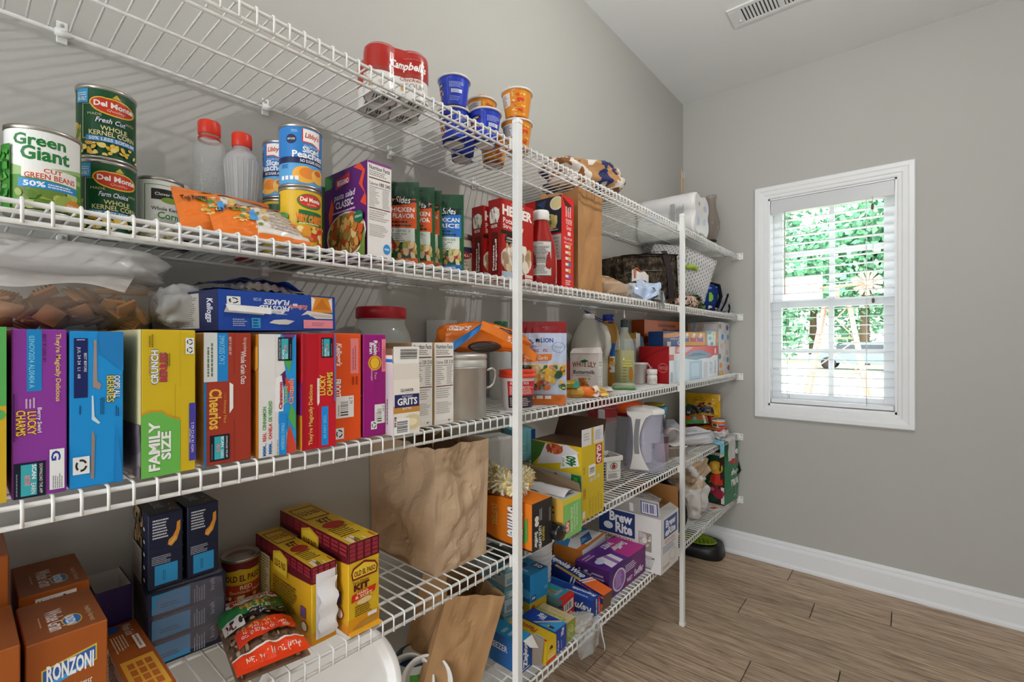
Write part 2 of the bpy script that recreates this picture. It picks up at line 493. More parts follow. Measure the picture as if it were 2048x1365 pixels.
# moulding for the window and the added fill-light opening behind the camera
def casing(name, x0, x1, z0, z1, y, s, bottom=True, w=.064, col='eceeef', parent=None):
    """picture frame moulding round an opening in a wall facing s (-1 towards -y)"""
    prof = [(0, 0), (0, .008), (.006, .011), (.016, .012), (.022, .016), (.040, .018), (.046, .021), (w - .004, .021), (w, .017), (w, 0)]
    names = ['casing_left', 'casing_right', 'casing_top'] + (['casing_bottom'] if bottom else [])
    k = len(prof)
    for nm in names:
        m = MB(); vs = []
        for e in (0, 1):
            for a, b in prof:
                if nm == 'casing_left': v = (x0 - a, z0 - (a if bottom else 0)) if e == 0 else (x0 - a, z1 + a)
                if nm == 'casing_right': v = (x1 + a, z1 + a) if e == 0 else (x1 + a, z0 - (a if bottom else 0))
                if nm == 'casing_top': v = (x0 - a, z1 + a) if e == 0 else (x1 + a, z1 + a)
                if nm == 'casing_bottom': v = (x1 + a, z0 - a) if e == 0 else (x0 - a, z0 - a)
                vs.append((v[0], y + s * b, v[1]))
        m.add(vs, [(i, i + 1, k + i + 1, k + i) for i in range(k - 1)], col)
        m.build(nm, 'paint', parent, None, None if parent else 'structure')
win = bpy.data.objects.new('window_1', None); COL.objects.link(win); structure(win)
casing('c', WX0, WX1, WZ0, WZ1, 0, -1, True, .068, parent=win)
dr = bpy.data.objects.new('fill_opening', None); COL.objects.link(dr); structure(dr)
casing('c', .12, 1.68, 0, 2.30, RY, 1, False, .068, parent=dr)
wc = 'f2f4f6'
def wpart(name, boxes, ch=.0015, col=wc, mat='paint'):
    m = MB()
    for a, b in boxes: m.box(a, b, col, ch)
    return m.build(name, mat, win)
J = .008
wpart('jamb', [((WX0, 0, WZ0), (WX0 + J, .12, WZ1)), ((WX1 - J, 0, WZ0), (WX1, .12, WZ1)), ((WX0, 0, WZ1 - J), (WX1, .12, WZ1)), ((WX0, 0, WZ0), (WX1, .12, WZ0 + .012))], 0)
XM = (.537 + 1.004) / 2
def sash(name, y, z0, z1, st, top, bot):
    a, b = WX0 + J, WX1 - J
    wpart(name, [((a, y, z0), (a + st, y + .03, z1)), ((b - st, y, z0), (b, y + .03, z1)), ((a + st, y, z1 - top), (b - st, y + .03, z1)), ((a + st, y, z0), (b - st, y + .03, z0 + bot))])
    zm = (z0 + bot + z1 - top) / 2
    wpart('muntin', [((XM - .012, y + .004, z0 + bot), (XM + .012, y + .026, z1 - top))])
    wpart('muntin', [((a + st, y + .006, zm - .012), (b - st, y + .024, zm + .012))])
    for (xa, xb) in ((a + st, XM - .012), (XM + .012, b - st)):
        for (za, zb) in ((z0 + bot, zm - .012), (zm + .012, z1 - top)):
            p = wpart('pane', [((xa, y + .013, za), (xb, y + .017, zb))], 0, 'ffffff', 'glass')
sash('lower_sash', .062, WZ0 + .012, 1.476, .046, .044, .055)
sash('upper_sash', .094, 1.445, WZ1 - J, .046, .045, .03)
wpart('sash_lock', [((XM - .02, .055, 1.476), (XM + .02, .075, 1.486))])
# horizontal blind hanging inside the opening
bl = thing('window_blind', 'white slatted horizontal blind hanging lowered inside the window', 'window blind', (0, 0, 0))
m = MB(); m.box((WX0 + J + .002, .004, WZ1 - J - .075), (WX1 - J - .002, .012, WZ1 - J - .001), 'd2d4d6', .001)
m.box((WX0 + J + .004, .013, WZ1 - J - .05), (WX1 - J - .004, .055, WZ1 - J - .003), 'd2d4d6', .001)
m.build('head_rail', 'paint', bl)
sl = None
zs = [1.9655 - .0455 * k for k in range(23)]
for k, z in enumerate(zs):
    if sl is None:
        m = MB()
        m.grid(lambda u, v: (WX0 + J + .004 + u * (WX1 - WX0 - 2 * J - .008), .010 + v * .046, .0022 * math.sin(math.pi * v)), 1, 6, 'f4f6f7')
        m.grid(lambda u, v: (WX0 + J + .004 + (1 - u) * (WX1 - WX0 - 2 * J - .008), .010 + v * .046, .0022 * math.sin(math.pi * v) - .0024), 1, 6, 'f4f6f7')
        for yy in (.010, .056):
            m.box((WX0 + J + .004, yy - .0004, -.0026), (WX1 - J - .004, yy + .0004, .0002), 'f4f6f7')
        sl = m.build('slat', 'slat_vinyl', bl); o = sl
    else:
        o = link('slat', sl.data, bl)
    o.location = (0, 0, z)
    if k in (19, 21): o.rotation_euler = (R(-16 if k == 19 else 4), 0, 0); o.location.y += .004
m = MB(); m.box((WX0 + J + .004, .010, .888 + .012), (WX1 - J - .004, .056, .922), 'f2f4f5', .003); m.build('bottom_rail', 'paint', bl)
for x in (.575, .925):
    m = MB()
    for y in (.0085, .0575): m.tube([(x, y, .915), (x, y, 1.98)], .0009, 'e6e8ea', 4)
    m.build('ladder_cord', 'paint', bl)
m = MB(); m.tube([(.564, .000, 1.965), (.564, -.001, 1.60), (.565, -.002, 1.505)], .0028, 'b9b5ae', 6); m.build('tilt_wand', 'plastic', bl)
m = MB(); m.tube([(.95, .001, 1.975), (.95, .001, 1.93)], .001, 'e6e8ea', 4); m.lathe([(.003, 0), (.006, .004), (.006, .026), (.003, .03)], '6e5a4c', 10, (.95, .001, 1.905)); m.build('cord_tassel', 'plastic', bl)
m = MB(); m.tube([(.952, .001, 1.97), (.953, .001, 1.46)], .0008, 'e6e8ea', 4); m.lathe([(.003, 0), (.006, .004), (.006, .020), (.003, .024)], '6e5a4c', 10, (.953, .001, 1.436)); m.build('lift_cord', 'plastic', bl)

# ceiling register
vt = thing('ceiling_vent', 'white slotted air register in the ceiling', 'vent', (.66, -.64, CH))
m = MB()
m.box((-.205, -.075, -.006), (.205, -.052, 0), 'e9e9e9', .002); m.box((-.205, .052, -.006), (.205, .075, 0), 'e9e9e9', .002)
m.box((-.205, -.052, -.006), (-.150, .052, 0), 'e9e9e9', .002); m.box((.150, -.052, -.006), (.205, .052, 0), 'e9e9e9', .002); m.box((-.012, -.052, -.006), (.012, .052, 0), 'e9e9e9', .002)
m.build('frame', 'paint', vt)
MB().box((-.15, -.052, -.0012), (.15, .052, -.0004), '3a3a3a').build('duct_opening', 'rubber', vt)
fin = None
for s in (-1, 1):
    for k in range(9):
        x = s * (.02 + k * .0148)
        if fin is None:
            fin = MB().box((-.0042, -.052, -.0052), (.0042, .052, -.0012), 'e9e9e9').build('louvre', 'paint', vt); o = fin
        else: o = link('louvre', fin.data, vt)
        o.location = (x, 0, 0)
m = MB(); m.box((-.17, .02, -.014), (-.163, .034, -.006), 'e9e9e9', .001); m.build('lever', 'paint', vt)

# ceiling lamp of the pantry, out of view above the photographer
lp = thing('ceiling_lamp', 'white pendant bulb lamp hanging from the pantry ceiling', 'lamp', (1.08, -1.69, CH))
MB().lathe([(.05, -.018), (.056, -.01), (.058, 0)], 'dcdcdc', 24).build('canopy', 'paint', lp)
MB().tube([(0, 0, -.018), (0, 0, -.22)], .006, 'dcdcdc', 8).build('stem', 'paint', lp)
MB().lathe([(.016, -.28), (.02, -.27), (.02, -.23), (.008, -.215)], 'dcdcdc', 16).build('socket', 'plastic', lp)
MB().ball((0, 0, -.300), .022, 'ffffff', 20, 12).build('bulb', 'lamp_glass', lp)

# ---------------------------------------------------------------- wire shelves
ZS = [1.757, 1.402, 1.055, .702, .335]        # deck heights, top to bottom
SX = .32                                        # front edge
ord_ = ['top', 'second', 'middle', 'fourth', 'bottom']
WHT = 'efefec'
def wire_shelf(y0, y1, zi, end_br, side):
    z = ZS[zi]
    where = {'top': 'uppermost', 'second': 'second from the top', 'middle': 'middle', 'fourth': 'fourth from the top', 'bottom': 'lowest'}[ord_[zi]]
    t = thing('wire_shelf', 'white wire shelf, %s of five, %s' % (where, 'between the posts and the window wall' if side else 'nearest the camera, left of the posts'), 'shelf', (0, 0, 0), 0, 'white wire shelves along the left wall')
    n = int(round((y1 - y0) / .0254))
    m = MB()
    r = .0018
    for k in range(n + 1):
        y = y0 + (y1 - y0) * k / n
        m.tube([(.006, y, z - r), (SX - .004, y, z - r), (SX, y, z - r - .003), (SX, y, z - .031)], r, WHT, 6)
    m.build('deck_wires', 'wire', t, None, 'stuff')
    for nm, x, zz, rr in (('front_rail', SX - .0048, z - .0072, .0032), ('lip_rail', SX - .0048, z - .0295, .0032), ('inner_rail', SX - .064, z - .0066, .0032), ('back_rail', .012, z - .0066, .0032), ('centre_rail', .15, z - .0066, .0028)):
        MB().tube([(x, y0 - .002, zz), (x, y1 + .002, zz)], rr, WHT, 8).build(nm, 'wire', t)
    for k in range(-2, 10):
        y = -2.852 + k * .326
        if y0 + .02 < y < y1 - .03:
            c = MB()
            c.box((.0005, y - .007, z - .020), (.005, y + .007, z + .016), WHT, .001)
            c.tube([(.012, y - .010, z - .0066), (.012, y + .010, z - .0066)], .0062, WHT, 8)
            c.ball((.006, y, z + .009), .0032, 'bfbcb8', 8, 6)
            c.build('wall_clip', 'plastic', t)
    if end_br:
        c = MB()
        c.box((.296, -.006, z - .036), (.352, -.0006, z + .004), WHT, .0015)
        c.box((.290, -.030, z - .034), (.327, -.006, z - .0305), WHT, .001)
        c.box((.325, -.030, z - .034), (.329, -.006, z + .002), WHT, .001)
        c.ball((.342, -.007, z - .004), .0035, 'b7b3ae', 8, 6); c.ball((.338, -.007, z - .024), .0028, 'b7b3ae', 8, 6)
        c.build('end_bracket', 'plastic', t)
    return t
for zi in range(5):
    wire_shelf(-3.60, -2.062, zi, False, 0)
    wire_shelf(-2.028, -.008, zi, True, 1)
def post(y, top, label):
    t = thing('shelf_post', label, 'post', (.332, y, 0), 0, 'square posts holding the shelf fronts')
    MB().box((-.0095, -.0095, .012), (.0095, .0095, top - .012), 'e9e9e6', .0012).build('upright', 'paint', t)
    MB().box((-.0108, -.0108, top - .014), (.0108, .0108, top), 'f2f2f0', .003).build('cap', 'plastic', t)
    MB().box((-.0112, -.0112, 0), (.0112, .0112, .016), 'f2f2f0', .002).build('foot', 'plastic', t)
    for z in ZS:
        MB().box((-.014, -.016, z - .033), (-.0092, .016, z - .004), 'f2f2f0', .001).build('clip', 'plastic', t)
post(-2.050, 1.800, 'white square post standing nearer the camera at the shelf joint')
post(-.915, 1.800, 'white square post standing nearer the window, with its foot on the floor')
# ---------------------------------------------------------------- printing helpers
def nf(a, x0, y0, x1, y1, cal=None, rule='6b3a2a', bg='f3eee8', dens=9):
    """a nutrition panel"""
    w, h = x1 - x0, y1 - y0
    q = lambda u, v: (x0 + u * w, y0 + v * h)
    if bg: a.R(x0, y0, x1, y1, bg)
    a.T('Nutrition Facts', *q(.05, .93), *q(.95, .985), '2a2422', bold=.02)
    a.lines(*q(.05, .85), *q(.9, .92), 3, '8a827c', ragged=.3)
    a.R(*q(.04, .815), *q(.96, .83), rule)
    if cal:
        a.T('Calories', *q(.04, .735), *q(.42, .775), '3a3230'); a.T(cal, *q(.48, .735), *q(.97, .785), '3a3230', bold=.01)
    a.R(*q(.04, .71), *q(.96, .716), '6a625c')
    a.lines(*q(.05, .46), *q(.5, .70), dens, 'a39b95', ragged=.5, fill=.38); a.lines(*q(.62, .46), *q(.95, .70), dens, 'a39b95', ragged=.3, fill=.38)
    a.R(*q(.04, .435), *q(.96, .447), rule)
    a.lines(*q(.05, .28), *q(.95, .42), 5, 'aaa29c', ragged=.4, fill=.38)
    a.lines(*q(.05, .08), *q(.9, .24), 7, 'b5ada7', ragged=.3, fill=.38)
    return a
def recyc(a, x0, y0, x1, y1, n=2):
    a.R(x0, y0, x1, y1, 'eef0ee')
    h = (y1 - y0) / n
    for i in range(n):
        for k in range(3):
            a.ring((x0 + x1) / 2, y0 + h * (i + .5), (x1 - x0) * .36, h * .36, .35, '2b2b2b', 6, 20 + 120 * k, 110 + 120 * k)
    return a
def sticker(a, x0, y0, x1, y1, rot=1):
    w, h = x1 - x0, y1 - y0
    a.R(x0, y0, x1, y1, 'f4f2ee'); a.bars(x0 + .25 * w, y0 + .1 * h, x0 + .68 * w, y0 + .75 * h, '4a4644', 16, rot)
    a.T('2.79', x0 + .74 * w, y0 + .62 * h, x0 + .92 * w, y0 + .92 * h, '333', 3); a.lines(x0 + .1 * w, y0 + .1 * h, x0 + .2 * w, y0 + .7 * h, 1, '8a8684', 1)
    return a
def scan(a, x0, y0, x1, y1, rot=3):
    """dark panel with a teal square of white capitals"""
    w, h = x1 - x0, y1 - y0
    q = lambda u, v: (x0 + u * w, y0 + v * h)
    a.R(x0, y0, x1, y1, '141b2c')
    a.R(*q(.22, .06), *q(.72, .94), '3fb0bb')
    if rot == 3:
        a.T('SCAN', *q(.56, .52), *q(.70, .92), 'f6f6f2', 3, .02); a.T('BOX TOPS', *q(.33, .36), *q(.52, .62), 'd8303a', 3, .02, out='ffffff'); a.T('EARN', *q(.54, .10), *q(.68, .40), 'f6f6f2', 3)
        a.T('DOWNLOAD THE APP', *q(.80, .08), *q(.90, .92), 'f0f0ee', 3); a.lines(*q(.06, .08), *q(.13, .92), 1, '8d95a5', 1)
    else:
        a.T('SCAN', *q(.28, .06), *q(.44, .46), 'f6f6f2', 1, .02); a.T('BOX TOPS', *q(.42, .40), *q(.60, .66), 'd8303a', 1, .02, out='ffffff'); a.lines(*q(.5, .08), *q(.68, .36), 3, 'dff', 1)
        a.T('DOWNLOAD THE APP', *q(.06, .08), *q(.16, .92), 'f0f0ee', 1); a.lines(*q(.84, .08), *q(.92, .92), 1, '8d95a5', 1)
    return a
S3 = ZS[2] + .0004
CG = 'cereal boxes lying on edge on the middle shelf'
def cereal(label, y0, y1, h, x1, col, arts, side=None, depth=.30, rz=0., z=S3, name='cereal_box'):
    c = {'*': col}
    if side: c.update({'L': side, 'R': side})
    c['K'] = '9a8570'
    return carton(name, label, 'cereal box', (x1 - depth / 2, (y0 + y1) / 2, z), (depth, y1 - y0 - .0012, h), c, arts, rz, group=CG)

# --- far left green and yellow carton, cut by the frame
a = Art().R(0, 0, 1, .55, 'dcb428').R(0, .55, 1, 1, '5cb35c').E(.3, .5, .7, .07, '5cb35c').E(.2, .42, .5, .05, '4a90d0').T('NET WT', .1, .05, .3, .3, '5a4a20', 1)
cereal('green over yellow cereal box at the far left end of the middle shelf', -2.992, -2.9305, .197, .314, 'd0b030', {'F': a})
# --- purple
a = Art().R(.26, .63, .53, 1, '1c86cc').T('03NOV2024 AL00404 A', .30, .65, .40, .96, '8fe0f0', 3).T('BEST IF USED BY', .55, .80, .61, .97, '2a1030', 3)
a.T("They're Magically Delicious", .76, .56, .89, .975, 'f2d468', 3, .01).T('Berry Swirl', .43, .38, .53, .53, 'f4eef6', 3, .01)
a.lines(.22, .53, .42, .60, 3, 'd9c0e0', 1).T('LUCKY', .27, .37, .43, .51, 'f6c84a', 3, .02, out='7a2a10').T('CHARMS', .07, .37, .24, .52, 'f6c84a', 3, .02, out='7a2a10')
scan(a, .03, .0, .60, .21); a.R(.67, .025, .95, .27, 'f1f1f1').T('G', .70, .20, .88, .26, '2a3f9a', 3, .03).lines(.72, .03, .92, .13, 5, '8a8a90', 1).R(.02, .34, .05, .62, '4a2060').R(.53, .68, .535, 1, '6a2a78')
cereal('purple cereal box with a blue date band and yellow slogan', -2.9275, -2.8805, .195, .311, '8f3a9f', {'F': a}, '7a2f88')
# --- sky blue
a = Art().R(.08, .575, .33, .955, '16235e').T('JUL 24 24  L1  68', .13, .70, .20, .90, 'e8eef6', 3).T('BEST BEFORE', .26, .74, .31, .86, 'e8eef6', 3).lines(.13, .94, .30, .95, 1, 'dde')
a.P([(.42, .64), (.55, .62), (.58, .655), (.50, .68), (.49, .945), (.44, .945)], 'a58f86').P([(.40, .43), (.52, .40), (.56, .405), (.45, .45), (.43, .585), (.40, .585)], 'cfe3ee').P([(.38, .05), (.44, .05), (.46, .32), (.42, .36), (.40, .34)], '9a867c')
a.T('OOPS! ALL', .82, .56, .94, .71, 'f4f4f4', 3, .02, out='16235e').T('BERRIES', .68, .535, .82, .71, 'e0cf4a', 3, .02, out='16235e').lines(.55, .46, .64, .60, 3, '1a4070', 1).lines(.84, .44, .92, .52, 2, '1a4070', 1).lines(.16, .47, .22, .55, 1, '1a4070', 1)
recyc(a, .06, .09, .36, .20, 1).P([(.55, .86), (1, .74), (1, 1), (.52, 1)], '1f7fc4').P([(.86, .40), (1, 0), (.84, 0)], '1a86cf')
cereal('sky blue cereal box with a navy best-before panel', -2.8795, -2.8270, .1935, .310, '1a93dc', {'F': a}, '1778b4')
# --- yellow, family size
a = Art().P([(0, 0), (.70, 0), (.70, .37), (.60, .38), (.48, .40), (.36, .435), (.15, .44), (0, .42)], '6fbf55').P([(0, .42), (.15, .44), (.36, .435), (.48, .40), (.60, .38), (.70, .37), (.70, .385), (.60, .395), (.48, .415), (.36, .45), (.15, .455), (0, .435)], 'd99a28')
a.T('FAMILY', .13, .04, .33, .375, 'fbfbf6', 1, .04, out='3f8f35').T('SIZE', .35, .105, .53, .30, 'fbfbf6', 1, .04, out='3f8f35')
a.T('CRUNCH', .17, .63, .30, .86, 'f2f4f8', 1, .03, out='24408f').T('BERRIES', .32, .645, .46, .84, 'd23a2a', 1, .02, out='24408f').T("CAP'N CRUNCH'S", .13, .69, .165, .82, '24408f', 1)
a.R(.87, .07, 1, .48, '4a44a6').T('NOV 16 24 C2 62 2', .91, .13, .96, .34, 'f0f0f4', 1).T('BEST BEFORE', .87, .2, .9, .3, 'dde', 1).lines(.12, .88, .22, .98, 2, '8a7418', 1).lines(.44, .75, .52, .86, 2, '6a5a1a', 1)
recyc(a, .80, .83, .965, .945, 2).R(.695, .60, .70, 1, 'a88d14').R(.60, .38, .608, .62, 'a88d14').R(.70, .02, .705, .37, '4a8f3a')
b = Art().R(0, .36, 1, 1, 'cfc79a').T('THE ADVENTURES OF', .55, .50, .72, .96, '3a7a3a', 3).T("CAP'N CRUNCH", .30, .46, .52, .98, 'c0402a', 3, .02).T('EAT PLAY', .10, .55, .28, .95, 'c0402a', 3, .02).R(0, 0, 1, .36, '8a7f86').blobs(0, 0, 1, .36, 26, ['6d636d', '7d7480', '9a9098', '5d5560'], .08, .22)
cereal('tall yellow cereal box with a green FAMILY SIZE panel', -2.8195, -2.7555, .197, .318, 'd9ba22', {'F': a, 'L': b}, 'cfc79a', .30, 3)
# --- honey nut, brown
a = Art().R(0, .63, .27, 1, 'd9dcd8').lines(.05, .67, .20, .96, 2, '6a7a6a', 1).R(.27, .63, .49, 1, '1f86cf').T('29MAY2025 CW 2', .31, .76, .42, .98, '8fd8f4', 3).R(0, 0, .05, .63, '1a78b8')
a.T('BEST IF USED BY', .51, .83, .56, .97, 'f0e0d8', 3).T('Whole Grain Oats', .76, .60, .88, .86, 'f4ece6', 3, .01).T('first ingredient', .80, .86, .90, .965, 'f0d8c0', 3, 0, .2)
a.P([(.52, .62), (.60, .60), (.60, .42), (.52, .38)], 'f0ece6').T('Cheerios', .10, .27, .36, .575, 'f0b84a', 3, .03).T('Honey Nut', .38, .31, .46, .48, 'e8a848', 3).lines(.40, .48, .46, .56, 2, 'c86030', 1)
scan(a, .12, .03, .52, .225); a.R(.615, 0, .622, .33, '6a2015').R(.615, .68, .622, 1, '6a2015')
cereal('brown cereal box with a large golden name across a white flap', -2.7375, -2.6720, .194, .312, 'a63a28', {'F': a}, 'b8863a')
# --- cinnamon, white with bright swirls
a = Art().R(0, 0, 1, 1, 'e9e6e4').P([(.58, 1), (1, 1), (1, 0), (.72, 0), (.78, .12), (.70, .27), (.52, .26), (.52, .60), (.72, .66), (.66, .78), (.50, .92)], '2a9ade').P([(.66, .98), (.8, .9), (.98, 1), (.6, 1)], '8a3a8a').P([(.56, .66), (.70, .70), (.74, .6), (.62, .55)], '5a2a5a').P([(.75, .16), (.82, .24), (.98, .08), (1, 0), (.72, 0)], 'dd4a34').P([(.80, .68), (.90, .80), (.66, .78)], '59ae52').P([(.78, .30), (.98, .18), (.98, .34), (.86, .42)], '59ae52').P([(.7, .64), (.9, .6), (.88, .52), (.72, .5)], 'dd4a34')
a.P([(.42, .36), (.44, .64), (.60, .66), (.66, .52), (.64, .36)], 'f4f4f2')
a.T('MMM...', .10, .01, .19, .115, '2a7ac0', 1, .03).T('REAL', .10, .13, .19, .20, 'd0402a', 1, .03).T('CINNAMON', .10, .22, .19, .41, '4f9f4a', 1, .03)
a.T('MMM...', .25, .02, .34, .125, '2a7ac0', 1, .03).T('CANELA', .25, .14, .34, .27, 'd0402a', 1, .03).T('DE VERDAD', .25, .285, .34, .455, '4f9f4a', 1, .03)
a.T('Cinnamon', .52, .38, .62, .60, 'd8473a', 1, .03, out='16307a').T('Toast', .65, .42, .76, .56, '4aa34a', 1, .03, out='ffffff').T('Crunch', .78, .42, .93, .62, 'd8473a', 1, .03, out='ffffff')
scan(a, .50, .78, .88, .975, 1); a.R(.52, 0, .72, .34, '1c8fe0').T('04FEB2025 CW063', .58, .04, .67, .26, '9fe4fa', 1).T('BEST IF USED BY', .46, .01, .50, .13, '333', 1).R(.42, .64, .425, 1, 'b8b4b0').R(.42, 0, .425, .36, 'b8b4b0')
b = Art().R(.0, 0, 1, 1, 'b9731f').blobs(0, .5, 1, .9, 20, ['d8952f', 'c27a20', '9a5a18'], .05, .2)
cereal('white cereal box with rainbow swirls and coloured capitals', -2.6655, -2.6060, .193, .319, 'e9e6e4', {'F': a, 'L': b}, 'b9731f')
# --- red
a = Art().R(.45, .0, 1, 1, 'cf1b2d').P([(0, .0), (.10, .0), (.10, 1), (0, 1)], 'b01225').T("They're Magically Delicious", .18, .04, .33, .56, 'f0d06a', 1, .01)
a.T('LUCKY', .50, .46, .68, .64, 'f4cf4c', 1, .03, out='8a3a10').T('CHARMS', .72, .45, .90, .66, 'f4cf4c', 1, .03, out='8a3a10').P([(.43, .61), (.50, .61), (.50, .40), (.45, .37), (.43, .40)], 'f0e4e0').R(.56, .02, .76, .36, '1d90e4').T('05 MAY 2025', .62, .08, .70, .28, '8fdcf6', 1)
scan(a, .55, .79, .90, .965, 1); a.R(.45, .66, .455, 1, '8a0f1c').R(.45, .02, .455, .36, '8a0f1c').R(.94, .4, 1, 1, '7d6fa8')
b = Art().R(0, .0, 1, .30, 'd9932c').R(0, .30, 1, .58, '8a2a78').E(.6, .45, .3, .09, 'c060b8').E(.5, .35, .4, .03, 'e8d8e8')
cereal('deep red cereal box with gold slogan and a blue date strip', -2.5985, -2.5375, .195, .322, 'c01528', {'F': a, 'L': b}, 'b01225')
# --- orange
a = Art().T("Kellogg's", .04, .70, .30, .91, 'fdf3ee', 3, .03, .2).R(.60, .625, .90, .955, 'f48a8a').lines(.66, .66, .82, .92, 2, 'b85a68', 1).T('FROOT', .04, .42, .26, .58, 'fbfbf4', 3, .04, out='c02a1a').T('LOOPS', .02, .43, .10, .55, '3ab0d8', 3, .03)
sticker(a, .08, .22, .72, .42); recyc(a, .04, .03, .36, .13, 1); a.lines(.62, .52, .9, .6, 2, 'a83a12', 1)
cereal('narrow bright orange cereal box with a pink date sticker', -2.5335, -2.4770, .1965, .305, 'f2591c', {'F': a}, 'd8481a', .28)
# --- magenta
a = Art().T('Raisin', .44, .80, .62, .94, 'fbf6fa', 3, .03, out='2a0a2a').T('Bran', .26, .81, .43, .92, 'fbf6fa', 3, .03, out='2a0a2a').T("Kellogg's", .64, .83, .72, .92, 'f29ab0', 3).E(.50, .72, .20, .055, 'f2c02a', 16).ring(.50, .72, .30, .075, .22, 'e8a818', 14)
a.T('Two', .48, .56, .58, .63, 'f4d8ec', 3, 0, .2).T('Scoops', .30, .55, .42, .66, 'f4d8ec', 3, 0, .2).R(.80, .63, .98, .955, 'f58a9a').lines(.84, .66, .93, .92, 2, 'c05a78', 1)
sticker(a, .48, .12, .94, .31); recyc(a, .32, .07, .58, .15, 1); a.ring(.66, .50, .14, .05, .06, '8a1a6a', 16)
b = Art().T('cereal', .45, .40, .98, .72, 'f0d8ea', 3, 0, .3)
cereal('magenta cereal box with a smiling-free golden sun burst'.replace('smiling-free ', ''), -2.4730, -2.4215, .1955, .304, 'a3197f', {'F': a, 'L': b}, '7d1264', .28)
# --- grits boxes
a = Art().R(0, .0, 1, .77, 'efe6da').R(0, .30, 1, .40, 'c98f3f').E(.72, .16, .42, .14, 'e9e2d8').E(.72, .165, .36, .11, 'd9c8a0').E(.70, .165, .20, .05, 'efe0b8').R(.04, .38, .98, .56, '2b2a63').T('INSTANT', .32, .515, .72, .545, 'e8e4f0').T('GRITS', .14, .41, .90, .51, 'f6f4ee', 0, .03).T('QUAKER', .26, .59, .76, .64, '2a2a4a', 0, .01).lines(.4, .575, .62, .585, 1, '8a8078')
a.T('BUTTER', .34, .345, .68, .375, 'f4ead8', 0, .02).R(.02, .0, .60, .23, 'f4f2f0').bars(.12, .03, .52, .19, '4f4b49', 20, 1)
for k, c in enumerate(['2a2a4a', '4a7ac0', '8a4a2a', 'f4d020', 'd02a6a', '2aa0d0', '202020']): a.R(.02, .24 - .0 * k + .02 * k - .12, .10, .255 + .02 * k - .12, c)
b = Art().R(.0, 0, 1, 1, 'cfc6c8').T('GIVE THEM THE FLAVORS THEY LOVE', .22, .10, .36, .72, '5a3a20', 1).R(.45, .22, .68, .58, 'c98f3f').T('QUAKER', .50, .32, .62, .50, 'f0e8d8', 1).lines(.74, .14, .86, .55, 2, '6a5a4a', 1)
g = carton('grits_box', 'opened white grits carton with a dark blue band and flaps up', 'grits box', (.270, -2.3900, S3), (.128, .060, .140), {'*': 'e6dcd0', 'T': '4a3324'}, {'F': a, 'L': b}, -4, group='grits boxes')
m = MB(); m.box((.062, -.029, .140), (.0632, .029, .172), 'f1ece6'); Art().bars(.25, .25, .92, .85, '55504c', 18, 1).put(m, flat((.0634, -.029, .140), (0, .058, 0), (0, 0, .032))); m.build('front_flap', 'card', g)
m = MB(); m.box((-.062, -.030, .140), (.060, -.0292, .168), 'e9dfd8'); Art().R(0, .55, 1, 1, '7a5a44').R(.2, .05, 1, .28, '1f74d0').T('27 JUL 27', .35, .1, .8, .24, '9fd0f8').put(m, flat((-.062, -.0302, .140), (.122, 0, 0), (0, 0, .028))); m.build('side_flap', 'card', g)
m = MB(); m.box((-.064, -.029, .140), (-.0628, .029, .180), 'cfc6c6'); Art().T('Duncan', .02, .3, .42, .6, '8a2030', 0, 0, .2).R(.45, .05, .98, .95, 'cfc8c6').lines(.5, .55, .9, .75, 1, '7a7270').put(m, flat((-.0626, -.029, .140), (0, .058, 0), (0, 0, .040))); m.build('back_flap', 'card', g)
for i, (y0, y1, x1, hh, lb) in enumerate([(-2.3555, -2.2995, .300, .180, 'ivory carton with a brown ruled nutrition panel, touching the opened grits carton'), (-2.2985, -2.2425, .305, .180, 'ivory carton with a brown ruled nutrition panel, beside the metal canister')]):
    a = nf(Art(), .02, .06, .98, .99, '120 210').T('P', .70, .03, .80, .055, '3a3230', 0, .02)
    carton('grits_box', lb, 'grits box', (x1 - .06, (y0 + y1) / 2, S3), (.12, y1 - y0 - .001, hh), {'*': 'ede6de', 'L': 'b99a70'}, {'F': a}, group='grits boxes')
# --- aluminium canister
t = thing('metal_canister', 'round dented aluminium canister with a lid on the middle shelf', 'canister', (.247, -2.1725, S3), 20)
MB().lathe([(.064, 0), (.067, .003), (.067, .118), (.0685, .119), (.0685, .122), (.066, .123)], 'c9c6c0', 40).build('body', 'alu', t)
MB().lathe([(.0685, .123), (.0685, .136), (.0665, .138), (.0665, .141), (.069, .142), (.069, .150), (.066, .153), (.02, .154)], 'd2cfc9', 40, capb=True).build('lid', 'alu', t)
MB().tube([(.060, .035, .112), (.066, .050, .116), (.070, .062, .110), (.070, .064, .095), (.068, .058, .078), (.064, .045, .070), (.056, .036, .068)], .0032, 'c9c6c0', 8).build('handle', 'alu', t)

